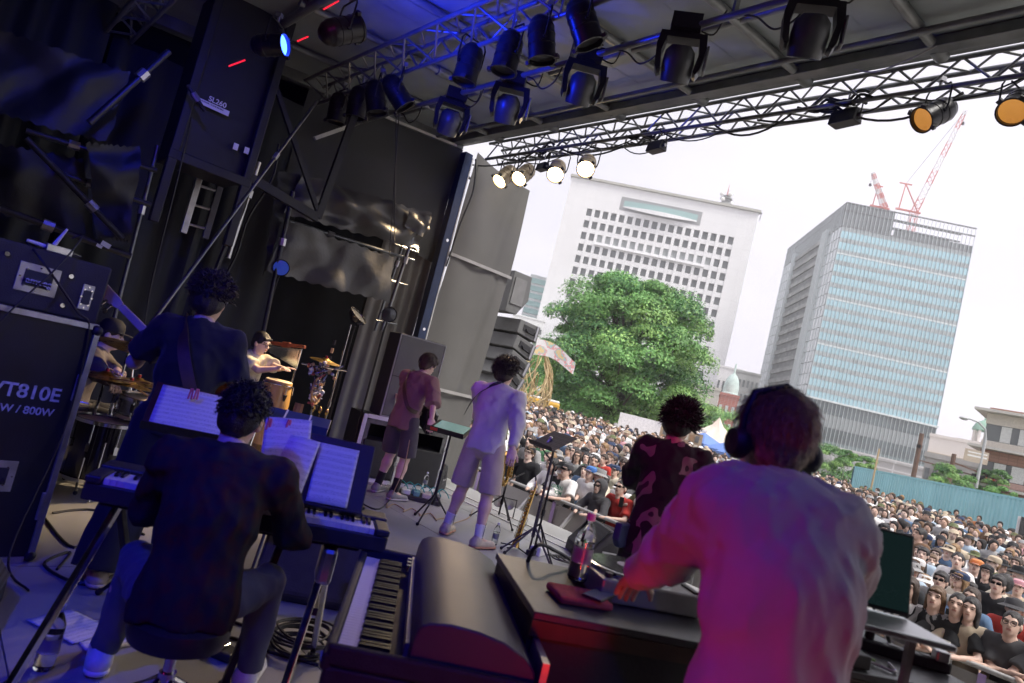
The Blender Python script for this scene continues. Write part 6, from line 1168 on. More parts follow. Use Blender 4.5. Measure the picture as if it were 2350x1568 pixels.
for i in range(3): MB().box((-.08+.08*i, -.1, .108), (.02, .012, .016)).build('fader', WHITE, mx_, smooth=False)
# laptop on a riser: its screen turned to the DJ
p = atd(1962, 1290, 2.12); lp = thing('laptop', 'open laptop with dark screen at the right end of the table', 'laptop', Vector((p.x, p.y, tz))); lr = R(-41); lp.rotation_euler = (0, 0, lr); zc = p.z-tz
SCR = M('laptop_screen', (.006, .012, .014), .25, emit=(.012, .03, .03), estr=.12)
Ms = Matrix.Translation((0, .0, zc)) @ Matrix.Rotation(R(-12), 4, 'X'); MB(Ms).box((0, 0, 0), (.36, .012, .245)).build('lid', BLKPL, lp, smooth=False, bevel=.005); MB(Ms).box((0, -.0075, .002), (.345, .002, .225)).build('screen', SCR, lp, smooth=False); MB(Ms @ Matrix.Translation((-.03, -.0095, .055)) @ Matrix.Rotation(R(90), 4, 'X')).lathe([(0, 0), (.014, 0)], 20).build('screen_dial', M('dial_pale', (.3, .4, .4), .5, emit=(.25, .35, .35), estr=.35), lp)
for k in range(9): MB(Ms).box((-.12+.03*(k % 3), -.0092, -.01-.012*k), (.05+.02*(k % 4), .0005, .002)).build('screen_text_line', M('screen_line', (.05, .09, .1), .5, emit=(.05, .12, .13), estr=.4), lp, smooth=False)
MB().box((0, -.13, zc-.135), (.36, .25, .018)).build('keyboard_deck', ALU, lp, smooth=False, bevel=.005); MB().bar((-.14, -.12, zc-.145), (-.14, -.12, 0), .02, .02).bar((.14, -.12, zc-.145), (.14, -.12, 0), .02, .02).box((0, -.12, .006), (.3, .22, .012)).build('riser', STEEL, lp, smooth=False)
p = on(2050, 1510); ps = thing('power_strip', 'black power strip with plugs at the near end of the table', 'power strip', p, rzT-.35); MB().box((0, 0, .022), (.4, .055, .044)).build('strip', BLKPL, ps, smooth=False, bevel=.008)
for k in range(5): MB().box((-.13+.06*k, 0, .045), (.035, .035, .004)).build('socket', M('socket_grey', (.1, .1, .1), .5), ps, smooth=False)
for k in range(2): MB().box((-.15+.05*k, 0, .075), (.03, .03, .06)).build('plug', BLKPL, ps, smooth=False, bevel=.006); MB().path(wiggle([(-.15+.05*k, 0, .1), (-.14+.05*k, .02, .2), (-.06+.05*k, .06, .2), (.0, .1, .08), (.04, .12, .0)], 5), .006).build('lead', CABLE, ps)
MB().box((.16, -.01, .06), (.05, .05, .04)).build('adapter', ALU, ps, smooth=False, bevel=.006)
p = on(1935, 1520); t = thing('audio_interface', 'small black box with white leads on the table by the DJ', 'audio box', p, rzT); MB().box((0, 0, .025), (.14, .1, .05)).build('box', BLKPL, t, smooth=False, bevel=.006); MB().path(wiggle([(.07, 0, .02), (.14, .03, .01), (.2, -.02, .006), (.26, .08, .006)], 5), .005).build('lead', WHITE, t); MB().path(wiggle([(.07, .02, .03), (.12, .06, .02), (.18, .06, .01)], 5), .006).build('green_lead', M('green_lead', (.2, .35, .1), .5), t)
cable('thick black cable curving off the near left table corner', [on(1330, 1300), on(1270, 1300)+Vector((0, 0, .06)), on(1215, 1300)+Vector((0, 0, .07)), atz(1185, 1380, .6), atz(1165, 1430, .4), atz(1160, 1440, .1)], .008)
# ================================================================== rigging, lamps, scaffold and tarpaulins
from mathutils import noise
def truss(name, label, a, b, w, n, offs, r=.024, br=.012, cat='truss'):
    """chords at the given (x, z) offsets, zigzag braces between neighbours"""
    a = Vector(a); b = Vector(b); t = thing(name, label, cat, a, 0, 'lighting trusses'); b = b-a
    for ox, oz in offs: MB().tube((ox, 0, oz), b+Vector((ox, 0, oz)), r, n=10).build('chord', RAFT, t)
    L = b.length; k = int(L/n)
    for f in range(len(offs)):
        (x0, z0), (x1, z1) = offs[f], offs[(f+1) % len(offs)]
        if len(offs) == 2 and f: break
        seg = L/k; 
        for i in range(k):
            p = Vector((x0, 0, z0))+b*(i/k); q = Vector((x1, 0, z1))+b*((i+1)/k)
            if i % 2: p, q = Vector((x1, 0, z1))+b*(i/k), Vector((x0, 0, z0))+b*((i+1)/k)
            MB().tube(p, q, br, n=6, caps=False).build('brace', RAFT, t)
    return t
FX = 6.1; truss('front_truss', 'aluminium box truss along the front roof edge carrying lamps', (FX, -1.5, 5.0), (FX, 8.7, 5.0), .25, .26, [(0, 0), (.26, .02), (.26, .26), (0, .26)])
AX = 3.36; truss('mid_truss', 'blue-lit truss above the band carrying eight black cans', (AX, 1.2, 4.62), (AX, 8.9, 4.62), .25, .3, [(0, 0), (-.24, .22), (.02, .25)])
t = thing('lamp_bar', 'single long pipe carrying the row of moving-head lamps', 'pipe', (3.95, .5, 4.62), 0, 'lighting trusses'); MB().tube((0, 0, 0), (0, 8.5, 0), .03, n=10).build('pipe', RAFT, t)
for k in range(5): MB().bar((0, .8+1.7*k, 0), (0, .8+1.7*k, rz(3.95)-4.6), .05, .02).build('hanger', RAFT, t, smooth=False)
truss('rear_truss', 'dark truss at the back of the stage with coloured lamps', (.9, 1.5, 4.25), (.9, 8.8, 4.25), .25, .3, [(0, 0), (.24, .0), (.12, .22)])
CANM = M('black_can', (.022, .022, .025), .35, .35, .2, 20, .02, 60); GEL = M('gel_frame', (.03, .03, .03), .5)
PCAN = MB().lathe([(0, .2), (.05, .195), (.085, .16), (.088, .15), (.1, .12), (.104, .115), (.104, .06), (.108, .058), (.108, .045), (.104, .043), (.104, -.02), (.108, -.022), (.108, -.035), (.104, -.037), (.105, -.13), (.113, -.132), (.113, -.15), (.1, -.15), (.098, -.02), (0, .02)], 24).mesh('can', CANM, True)
PYOK = MB().path([(-.118, 0, .0), (-.128, 0, .05), (-.13, 0, .2), (-.11, 0, .24), (.11, 0, .24), (.13, 0, .2), (.128, 0, .05), (.118, 0, 0)], .008, 6).tube((-.118, 0, 0), (-.1, 0, 0), .016, n=8).tube((.118, 0, 0), (.1, 0, 0), .016, n=8).mesh('yoke', BLACK, True)
PCLM = MB().tube((0, 0, .24), (0, 0, .3), .014, n=8).box((0, 0, .31), (.05, .05, .04)).mesh('clamp', STEEL)
def lensmesh(m): return MB().lathe([(0, -.1), (.07, -.105), (.098, -.115)], 24).mesh('lens', m, True)
LENS0 = lensmesh(M('dark_lens', (.05, .05, .055), .15, .2)); GELM = MB().ring((0, 0, -.145), .108, .006, n=24).box((.08, .1, -.15), (.03, .03, .02)).box((-.08, .1, -.15), (.03, .03, .02)).mesh('gel_frame', GEL, True)
CLIPM = MB().box((0, 0, 0), (.035, .04, .03)).mesh('clip', GEL)
def par(label, c, aim, lens=LENS0, group='black lamp cans', light=None, s=1., yup=True, out=None):
    c = Vector(c); t = thing('par_can', label, 'lamp', c, 0, group); t.scale = (s, s, s); d = (Vector(aim)-c).normalized(); q = (-d).to_track_quat('Z', 'Y').to_euler()
    hd = link('can', PCAN, t, None, q); link('lens', lens, hd)
    for a in (.9, 2.2, 4.0): link('clip', CLIPM, hd, (.118*math.cos(a), .118*math.sin(a), -.14), (0, 0, a))
    yw = math.atan2(d.y, d.x)+math.pi/2; link('yoke', PYOK, t, None, (0, 0, yw)); link('clamp', PCLM, t, None, (0, 0, yw))
    if out: hd.data = out
    if light:
        col, pw, ang, bl = light; ld = bpy.data.lights.new('lamp_beam', 'SPOT'); ld.color = col; ld.energy = pw; ld.spot_size = R(ang); ld.spot_blend = bl; ld.shadow_soft_size = .07
        lo = link('lamp_beam', ld, t); lo.location = d*.2; lo.rotation_euler = q
    return t
ORD = ['first', 'second', 'third', 'fourth', 'fifth', 'sixth', 'seventh', 'eighth']
for i, (px, py, ax_, ay_, az_) in enumerate(((775, 252, .1, 0, -1), (820, 240, .1, 0, -1), (862, 228, .3, -.2, -1), (912, 216, .9, -.5, -1), (1075, 152, 0, .05, -1), (1165, 126, 0, 0, -1), (1243, 96, .25, -.15, -1), (1340, 58, .5, -.35, -1))):
    c = atx(px, py, AX); par(f'black lamp can under the middle truss, {ORD[i]} from the far end', c, c+Vector((ax_, ay_, az_)), group='cans on the middle truss', s=1.1)
WARM = (1, .72, .42); LENSW = lensmesh(M('lit_warm_lens', (1, .8, .5), .3, emit=(1, .72, .38), estr=9)); CANW = PCAN.copy(); CANW.materials.clear(); CANW.materials.append(M('lamplit_can', (.3, .24, .16), .45, .3, .1, 20))  # can copy with the lamp's warm glow put into its colour
for i, (px, py) in enumerate(((1160, 404), (1203, 400), (1278, 391), (1347, 379))):
    c = atx(px, py, FX+.05); par(f'lit warm lamp can on the front truss, {ORD[i]} from the scrim', c, (Vector((3.3, 7.9, .9)), Vector((2.6, 6.6, .7)), Vector((2.6, 3.4, 0)), Vector((2.2, 2.6, 0)))[i], LENSW, 'lit cans on the front truss', (WARM, (460, 620, 60, 60)[i], 32, .6), 1.1, out=CANW)
LENSA = lensmesh(M('amber_gel', (.45, .25, .07), .3, emit=(1, .42, .08), estr=.14))
for i, (px, py) in enumerate(((2145, 262), (2335, 243))): c = atx(px, py, FX+.05); par(['black lamp can with amber gel tilted on the front truss', 'amber-gelled lamp can at the right picture edge'][i], c, c+(Vector((-.8, .45, -.75)) if i == 0 else Vector((-.8, .0, -.8))), LENSA, 'amber cans on the front truss', None, 1.05)
def flood(label, px, py, s=1.):
    c = atx(px, py, FX+.05); t = thing('flood_lamp', label, 'lamp', c, R(-10), 'small floods on the front truss'); t.scale = (s, s, s)
    MB().prism([(-.07, -.06), (.07, -.06), (.05, .07), (-.05, .07)], -.13, .13, Matrix.Rotation(R(90), 4, 'X')).build('housing', CANM, t, smooth=False, bevel=.01); MB().path([(0, -.145, 0), (0, -.15, .15), (0, .15, .15), (0, .145, 0)], .009).build('bracket', BLACK, t); MB().tube((0, 0, .15), (0, 0, .24), .014).build('clamp', STEEL, t)
    for s_ in (-1, 1): MB().tube((0, s_*.13, 0), (0, s_*.16, 0), .02, n=10).build('knob', STEEL, t)
flood('small dark flood lamp on the truss left of the white office roof', 1245, 384, .8); flood('small dark flood lamp hanging over the middle of the sky', 1507, 338, .95); flood('dark flood lamp hanging nearer the amber cans', 1940, 272, 1.05)
# moving heads
MHY = MB().prism([(-.17, .16), (-.185, .05), (-.165, -.12), (-.145, -.16), (-.12, -.14), (-.14, 0), (-.12, .115), (.12, .115), (.14, 0), (.12, -.14), (.145, -.16), (.165, -.12), (.185, .05), (.17, .16)], -.055, .055, Matrix.Rotation(R(90), 4, 'X')).mesh('yoke', CANM)
MHB = MB().box((0, 0, .23), (.22, .2, .12)).box((0, 0, .165), (.12, .12, .02)).mesh('base', CANM); MHH = MB().lathe([(0, .13), (.07, .125), (.11, .08), (.118, 0), (.112, -.1), (.105, -.135), (.095, -.135), (.09, -.1), (0, -.09)], 24).mesh('head', M('head_grey', (.075, .078, .08), .4, .2, .1, 10), True)
for i, (px, py) in enumerate(((1035, 268), (1168, 236), (1338, 188), (1560, 128), (1862, 62))):
    c = atx(px, py, 3.95); t = thing('moving_head_lamp', f'moving-head lamp hanging from the long pipe, {ORD[i]} from the far end', 'lamp', c, -math.atan2(c.x, c.y)+R((4, -6, 3, -4, 5)[i]), 'moving-head lamps'); t.scale = (1.05, 1.05, 1.05); link('base', MHB, t); link('yoke', MHY, t); h_ = link('head', MHH, t, (0, 0, -.06), (R(28), 0, 0)); MB().lathe([(0, -.1), (.09, -.11)], 24).build('lens', M('dark_lens', ()), h_)
    MB().box((.195, 0, -.02), (.02, .1, .2)).build('side_plate', M('plate_grey', (.14, .15, .15), .5), t, smooth=False, bevel=.01); MB().tube((0, 0, .29), (0, 0, 4.6-c.z), .016).build('clamp', STEEL, t)
    cable(f'dangling power lead above the {ORD[i]} moving-head lamp', [c+Vector((.1, 0, .3)), c+Vector((.2, -.12, .26)), c+Vector((.12, -.26, .38)), c+Vector((-.0, -.3, 4.6-c.z))], .007)
# coloured lamps: blue, red and magenta washes from the back and side of the stage
def clens(n, c, e=6): return lensmesh(M('lens_'+n, c, .3, emit=c, estr=e))
LB, LR, LM, LV = clens('blue', (.02, .06, 1)), clens('red', (1, .03, .02)), clens('magenta', (1, .02, .4)), clens('violet', (.35, .08, 1))
BLU, RED, MAG, VIO = (.01, .03, 1), (1, .03, .012), (1, .01, .38), (.32, .12, 1)
G_ = 'coloured lamps'
par('blue wash lamp behind the amp case at the stage rear', (-1.7, 1.2, 4.1), (.9, 3.9, 1.0), LB, G_, (BLU, 130, 62, .7))
par('blue wash lamp above the near wing', (-.6, -1.0, 3.9), (1.0, 2.6, .9), LB, G_, (BLU, 50, 60, .8))
par('red floor lamp low behind the electric piano', (.95, .1, .5), (1.72, 1.3, .98), LR, G_, (RED, 7, 25, .7))
par('magenta lamp low on the rear wall facing the DJ', (-1.9, 2.6, 1.9), (1.42, .95, 1.1), LM, G_, (MAG, 27, 17, .9))
par('violet lamp on the rear truss aimed at the saxophonist', (.95, 3.1, 4.05), (4.3, 5.0, 1.3), LV, G_, (VIO, 34, 26, .7))
par('pink lamp on the rear truss aimed at the guitarist', (.95, 4.0, 4.05), (4.4, 6.2, 1.2), LM, G_, (MAG, 22, 30, .8))
par('magenta lamp on the rear truss aimed at the singer', (.3, .6, 4.1), (3.55, 2.45, 1.25), LM, G_, (MAG, 45, 22, .7))
c = atd(622, 104, 6.6); par('blue lamp glowing high on the rear truss', c, c+Vector((.5, -.6, .15)), LB, G_); par('blue lamp throwing colour up at the roof', (2.0, 5.2, 3.95), (3.3, 5.2, 4.95), LB, G_, (BLU, 70, 140, .9))
for i, (a, b) in enumerate((((525, 152), (563, 138)), ((682, 95), (708, 84)), ((742, 22), (778, 2)))): o = MB().bar(atd(*a, 6.4), atd(*b, 6.4), .011, .011).build('red_glint_bar', M('red_glow_bar', (.5, .01, .02), .4, emit=(1, .02, .05), estr=.3), smooth=False); tag(o, ['bar with painted red glint high at the back, lowest of three', 'bar with painted red glint high at the back, middle of three', 'bar with painted red glint high at the back, topmost of three'][i], 'bar', 'bars with painted red glints')  # self-glowing bars stand in for red glints of stage light
par('blue lamp on the rear truss washing the far curtains', (1.0, 5.4, 4.0), (1.6, 8.9, 3.0), LB, G_, (BLU, 22, 80, .9))
# cables along the front truss and roof
r_ = random.Random(9)
for k in range(16):
    y0 = 1.2+k*.48; a = Vector((FX+r_.uniform(-.05, .25), y0, 5.02)); b = Vector((FX+r_.uniform(-.05, .25), y0+r_.uniform(.5, 1.1), 5.0)); o = MB().path(catenary(a, b, r_.uniform(.05, .22), 10), r_.choice((.008, .012)), 5).build('truss_cable', CABLE); tag(o, 'black cable sagging along the front truss, '+'first second third fourth fifth sixth seventh eighth ninth tenth eleventh twelfth thirteenth fourteenth fifteenth sixteenth'.split()[k]+' from the near end', 'cable', 'cables on the front truss')
for k in range(5): p = Vector((FX+.05, 2.0+1.35*k+.3*r_.random(), 5.02)); 
for k, yy in enumerate((3.05, 5.4, 7.2)):
    m = MB()
    for j in range(7): a = Vector((FX+r_.uniform(-.02, .2), yy+r_.uniform(-.25, .2), 5.03+r_.uniform(-.05, .05))); m.path(wiggle([a, a+Vector((0, .12, .05)), a+Vector((0, .22, -.04)), a+Vector((0, .4, .02))], 4), .014, 5)
    o = m.build('cable_bundle', CABLE); tag(o, ['near', 'middle', 'far'][k]+' clump of bundled cables tied to the front truss', 'cable', kind='stuff')
for k, (a, b, sg) in enumerate((((1170, 160), (1530, 190), .05), ((1010, 0), (1230, 120), .05), ((1890, 0), (1960, 150), .1), ((2010, 180), (2120, 40), .15))): pass
for i in range(6):
    c = Vector((3.95, 1.2+1.2*i, 4.6)); cable(f'loop of black cable hanging from the long lamp pipe, {ORD[i]} from the near end', [c, c+Vector((.03, .1, -.12)), c+Vector((.02, .25, -.17)), c+Vector((0, .4, -.05)), c+Vector((0, .55, .01))], .008)
    m = Vector((4.3+.1*i, 1.5+1.05*i, rz(4.3)-.02))
cable('white thread drooping under the roof between the moving heads and truss', [atz(1960, 160, 4.95), atz(2010, 165, 4.85), atz(2080, 140, 4.9), atz(2150, 105, 4.95)], .006, M('pale_cable', ()))
# --- scaffold on the far wing
SCAF = M('scaffold_tube', (.16, .17, .18), .35, .8, .2, 10); SCB = M('scaffold_dark', (.04, .042, .05), .4, .6, .2, 10)
def pipe(label, a, b, Y, r=.025, mat=SCB, Y2=None): p = aty(*a, Y); q = aty(*b, Y2 or Y); o = thing('scaffold_pipe', label, 'pipe', p, 0, 'scaffold pipes'); MB().tube((0, 0, 0), q-p, r, n=10).build('tube', mat, o); d = q-p; MB().tube(d*.3, d*.3+d.normalized()*.09, r*1.7, n=8).build('coupler', STEEL, o); return o
pipe('bright upright scaffold pipe left of the bass player', (362, 334), (245, 800), 7.9, .022, SCAF)
pipe('thick bright pole right of the aluminium ladder', (594, 372), (523, 592), 8.3, .03, ALU); pipe('second bright pole just left of the thick one', (570, 385), (508, 585), 8.35, .022, ALU)
pipe('upright pipe at the left edge of the crumpled tarpaulin', (672, 440), (596, 800), 8.2, .028, SCB); pipe('upright pipe at the right edge of the crumpled tarpaulin', (955, 520), (876, 760), 8.3, .026, SCAF); pipe('second upright pipe at the tarpaulin\'s right edge', (935, 530), (860, 760), 8.6, .02, SCAF)
pipe('diagonal pipe high in the dark left corner', (388, 118), (205, 282), 7.2, .03); pipe('diagonal brace crossing the dark tarpaulin', (282, 548), (60, 318), 7.3, .028); pipe('upper level scaffold pipe at left', (60, 300), (360, 392), 7.6, .025); pipe('middle level scaffold pipe at left', (130, 395), (345, 470), 7.6, .025); pipe('lowest level scaffold pipe at left', (0, 478), (300, 588), 7.4, .03); pipe('short brace under the sign box', (430, 195), (470, 255), 7.4, .02)
pipe('horizontal pipe under the upper tarpaulin', (655, 505), (950, 598), 8.45, .022, SCAF); pipe('long diagonal pole from roof to the floor behind the bass player', (728, 232), (345, 745), 7.6, .016, SCAF, 6.2)
for k, (a, b) in enumerate((((905, 560), (960, 580)), ((880, 640), (935, 655)), ((862, 735), (910, 745)))): pipe(['upper', 'middle', 'lower'][k]+' short rung between the two right-hand scaffold pipes', a, b, 8.4, .014, SCAF)
# ladder
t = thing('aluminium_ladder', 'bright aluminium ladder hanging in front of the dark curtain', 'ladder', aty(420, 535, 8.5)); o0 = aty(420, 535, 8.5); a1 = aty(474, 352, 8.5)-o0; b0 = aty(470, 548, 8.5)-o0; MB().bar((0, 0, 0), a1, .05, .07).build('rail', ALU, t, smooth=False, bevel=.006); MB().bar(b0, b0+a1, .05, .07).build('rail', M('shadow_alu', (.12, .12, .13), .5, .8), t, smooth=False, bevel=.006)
for k in range(4): u = .12+.24*k; MB().tube(a1*u, b0+a1*u, .016, n=8).build('rung', ALU, t)
# trailer tower with its sign
P0 = aty(440, 205, 7.7); P1 = aty(605, 268, 7.7); t = thing('stage_tower', 'black steel stage tower with a small white SL260 sign', 'stage tower', (P0.x, 7.7, 0)); wv = P1.x-P0.x
MB().box((wv/2, .35, 3.95), (wv, .6, 1.9)).build('tower_box', M('tower_black', (.02, .021, .025), .5, .2, .2, 6), t, smooth=False, bevel=.02); MB().box((wv/2, .0, 3.02), (wv+.1, .14, .1)).build('lower_beam', M('tower_black', ()), t, smooth=False, bevel=.01)
for x_ in (0, wv): MB().box((x_, -.02, 3.6), (.09, .09, 2.6)).build('tower_post', M('tower_black', ()), t, smooth=False, bevel=.01)
MB().bar((wv, 0, 3.1), (wv+.9, 0, 2.95), .08, .1).bar((wv+.9, 0, 2.95), (wv+1.0, 0, 4.3), .06, .08).bar((wv, 0, 4.2), (wv+.9, 0, 3.0), .05, .05).build('outrigger_frame', M('tower_black', ()), t, smooth=False)
s0 = aty(446, 224, 7.7); s1 = aty(513, 262, 7.7); sg = Matrix.Translation((s0.x-P0.x, -.045, s0.z)); sl_ = s1-s0; rot = math.atan2(sl_.z, sl_.x)
o = MB(sg).box((.17, 0, -.02), (.36, .008, .055)).build('sign_strip', WHITE, t, smooth=False); text('sign_lettering', 'SL260', .075, WHITE, t, (s0.x-P0.x+.12, -.052, s0.z+.02), (R(90), 0, 0)); text('sign_lettering', 'MOBILE STAGE / SCENE MOBILE', .02, M('ink', ()), t, (s0.x-P0.x+.005, -.052, s0.z-.018), (R(90), 0, 0))
for px, py in ((541, 337), (566, 346)): p = aty(px, py, 7.66); MB().box((p.x-P0.x, p.y-7.7, p.z), (.05, .01, .07)).build('white_tag', WHITE, t, smooth=False)
for px, py, w_ in ((632, 105, .11), (243, 562, .08), (228, 565, .05)): o = MB().box(aty(px, py, 7.3), (w_, .01, w_*.55), (0, R(15), 0)).build('white_plate', M('plate_pale', (.6, .62, .68), .4), smooth=False); tag(o, {632: 'small pale plate high in the blue light', 243: 'small white card in the dark above the drummer', 228: 'striped pale card beside the white card above the drummer'}[px], 'plate')
# tarpaulins: crumpled sheets
def tarp(label, cs, Y, amp, mat, nu=60, nv=40, sc_=3., seed=0, ridg=True, sag=0):
    q = [aty(*c, Y if not isinstance(Y, tuple) else Y[i]) for i, c in enumerate(cs)]; off = Vector((seed*7.1, seed*3.3, 0)); rr_ = random.Random(seed+40); tri = [(Vector((rr_.uniform(-1, 1), rr_.uniform(-1, 1), rr_.uniform(-1.2, 1.2))).normalized()*rr_.uniform(.9, 3.2)*sc_/2.4, rr_.random(), rr_.uniform(.2, .5)) for _ in range(5)]
    def f(u, v):
        p = q[0].lerp(q[1], u).lerp(q[3].lerp(q[2], u), v); n1 = noise.noise(p*sc_+off); n2 = noise.noise(p*sc_*2.7+off*2); n3 = noise.noise(p*sc_*6+off)
        d = sum(A_*(lambda q_: q_*q_*(3-2*q_))(abs(((p.dot(k_)+ph_+.25*n1) % 1)-.5)*2) for k_, ph_, A_ in tri)+.25*n1
        ed = .012*math.sin(u*60+seed) if v in (0, 1) else 0
        return p+Vector((amp*.25*n2, -amp*d-sag*math.sin(math.pi*u)*math.sin(math.pi*v), ed-amp*.3*n1))
    o = MB().grid(f, nu, nv).build('tarpaulin', mat, ang=30); return tag(o, label, 'tarpaulin', 'black tarpaulins')
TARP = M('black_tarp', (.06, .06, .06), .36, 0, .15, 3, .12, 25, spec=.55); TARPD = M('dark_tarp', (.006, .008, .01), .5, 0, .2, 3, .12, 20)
tarp('upper crumpled grey-black tarpaulin sagging over the scaffold', [(690, 400), (982, 492), (955, 572), (645, 492)], 8.35, .09, TARP, 80, 36, 2.6, 1, sag=.1); tarp('lower crumpled tarpaulin hanging like a curtain from the scaffold', [(655, 508), (895, 588), (886, 694), (606, 622)], 8.3, .085, TARP, 80, 44, 2.4, 2); tarp('loose corner of tarpaulin folded at the right pole', [(935, 480), (985, 500), (965, 545), (925, 520)], 8.2, .06, TARP, 20, 20, 6, 3)
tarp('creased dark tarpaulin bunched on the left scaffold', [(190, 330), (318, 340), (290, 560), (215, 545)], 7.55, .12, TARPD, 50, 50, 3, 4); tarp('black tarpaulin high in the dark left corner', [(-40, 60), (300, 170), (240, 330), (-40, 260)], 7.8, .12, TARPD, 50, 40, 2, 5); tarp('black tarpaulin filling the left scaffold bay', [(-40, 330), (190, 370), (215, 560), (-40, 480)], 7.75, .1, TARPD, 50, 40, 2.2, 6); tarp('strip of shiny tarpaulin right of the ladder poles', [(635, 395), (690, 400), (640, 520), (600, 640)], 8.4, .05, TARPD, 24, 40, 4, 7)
for k, (a, b) in enumerate((((909, 262), (905, 560)), ((916, 262), (893, 590)))): o = MB().path([aty(*a, 8.0), aty(*b, 8.0)], .006, 5).build('hanging_rope', CABLE); tag(o, ['left', 'right'][k]+' of two thin ropes hanging before the tarpaulin', 'rope', 'hanging ropes')
cable('thick bundle of black cable hanging beside the bright poles', [aty(592, 300, 7.9), aty(586, 345, 7.9), aty(560, 470, 8.0), aty(520, 560, 8.1), aty(490, 640, 8.1), aty(470, 740, 8.1)], .03)
cable('second black cable looping from the tower to the bright poles', [aty(640, 330, 7.8), aty(625, 410, 7.9), aty(570, 500, 8.0), aty(540, 590, 8.1), aty(480, 700, 8.1)], .016); cable('thin cable hanging before the dark curtain left of the ladder', [aty(440, 270, 7.6), aty(405, 420, 7.6), aty(350, 640, 7.7), aty(330, 760, 7.7)], .01)
cable('dark cable down the roof post', [(6.05, 8.9, 5.0), (6.12, 8.85, 4.5), (6.06, 8.88, 3.9), (6.02, 8.9, 3.2)], .014)
# ================================================================== barrier, plaza things and the audience
BX = 8.55; GALV = M('galvanised', (.42, .42, .41), .5, .3, .15, 8, wear=.3, wearcol=(.25, .24, .22)); PERF = mesh_grille('perforated_sheet', (.4, .39, .37), .55, 60)
PURP = M('lilac_tape', (.45, .33, .62), .5)
bp = {}
bp['sheet'] = (MB().box((0, 0, .58), (.012, .98, .98)).mesh('sheet', PERF), None)
bp['top_rail'] = (MB().tube((0, -.5, 1.15), (0, .5, 1.15), .028, n=10).mesh('top_rail', GALV, True), None)
bp['post'] = (MB().box((-.01, -.49, .57), (.04, .04, 1.12)).mesh('post', GALV), None); bp['post2'] = (MB().box((-.01, .49, .57), (.04, .035, 1.12)).mesh('post', GALV), None)
bp['strut'] = (MB().bar((-.03, -.25, 1.05), (-.85, -.25, .03), .05, .04).mesh('strut', GALV), None); bp['foot'] = (MB().box((-.45, 0, .015), (.95, .95, .03)).mesh('foot_plate', GALV), None); bp['rail'] = (MB().box((-.015, 0, .62), (.03, .94, .05)).mesh('mid_rail', GALV), None)
bar_n = 0
ORDN = 'nearest|second nearest|third nearest|fourth nearest|fifth nearest|sixth nearest|seventh nearest|eighth nearest|ninth nearest|tenth nearest|eleventh nearest|twelfth nearest|thirteenth nearest|fourteenth nearest|farthest'.split('|')
for i in range(1, 16):
    t = thing('crowd_barrier', 'perforated grey metal crowd barrier panel, '+ORDN[i-1]+' to the camera', 'barrier', (BX, i*1.01+.5, GZ), 0, 'crowd barrier panels')
    for k, (me, _) in bp.items(): link(me.name.split('.')[0], me, t)
    if i % 2: link('tape_mark', bpy.data.meshes.get('tape_mark') or MB().box((-.036, .2, .75), (.006, .07, .7)).mesh('tape_mark', PURP), t)
# --- bits of the festival ground
wc = Facade(azel(1470, 990)[0], 44); x0, zt_ = wc.at(1424, 946); x1, _ = wc.at(1518, 975); t = thing('white_cabin', 'white container cabin with bookshelf opening in the crowd', 'cabin'); t.matrix_world = wc.M(); W_ = x1-x0
MB().box((x0+W_/2, 1.2, (zt_+GZ)/2), (W_, 2.4, zt_-GZ)).build('walls', M('cabin_white', (.8, .78, .79), .6), t, smooth=False); MB().box((x1+1.3, 1.0, (zt_+GZ)/2-.1), (2.6, 2.0, zt_-GZ-.1)).build('shelf_wing', M('shelf_wood', (.4, .3, .2), .7), t, smooth=False); MB().box((x1+1.3, 1.2, zt_+.1), (2.9, 2.6, .12)).build('wing_roof', M('cabin_white', ()), t, smooth=False)
for k in range(7):
    for j in range(3): MB().box((x1+.3+.33*k, -.03, zt_-.5-.55*j), (.24, .06, .4)).build('shelf_item', M(f'shelf_item_{(k+j) % 3}', ((.12, .12, .12), (.55, .5, .42), (.3, .18, .1))[(k+j) % 3], .6), t, smooth=False)
p = atd(1652, 958, 52); b_ = Vector((p.x, p.y, GZ)); t = thing('marquee', 'cream peaked marquee tent at the back of the crowd', 'tent', b_); hh = p.z-GZ
def mq(u, v): a = 2*math.pi*u; sq = max(abs(math.cos(a)), abs(math.sin(a))); rr = 3.1/sq*v; return (rr*math.cos(a), rr*math.sin(a), hh-(hh-2.5)*(v**.55) - .25*math.sin(4*a)**2*v)
MB().grid(mq, 48, 10).build('canopy', M('canvas_cream', (.72, .64, .55), .8, 0, .05, 2), t)
for sx in (-1, 1):
    for sy in (-1, 1): MB().tube((sx*2.9, sy*2.9, 0), (sx*2.9, sy*2.9, 2.6), .05).build('pole', STEEL, t)
for lab, px, py, d in (('blue pyramid parasol left of the DJ\'s head', 1690, 1012, 40), ('blue parasol beneath the marquee', 1618, 993, 46), ('second blue parasol nearer the DJ\'s ear', 1722, 1022, 38)):
    p = atd(px, py, d); t = thing('parasol', lab, 'parasol', (p.x, p.y, GZ), .6, 'blue parasols'); zz = p.z-GZ; MB().lathe([(0, zz), (1.75, zz-.75), (1.75, zz-.95)], 4).build('canopy', M('parasol_blue', (.14, .24, .55), .7), t, smooth=False); MB().tube((0, 0, 0), (0, 0, zz), .04).build('pole', M('pole_wood', (.5, .38, .22), .6), t)
for px, py, d in ((1716, 1000, 34), (2018, 1030, 38)): p = atd(px, py, d); t = thing('wooden_pole', ['pale wooden pole before the blue parasols', 'pale wooden pole right of the DJ\'s headphones'][px > 1900], 'pole', (p.x, p.y, GZ)); MB().tube((0, 0, 0), (0, 0, p.z-GZ), .06, .05).build('shaft', M('pole_wood', ()), t)
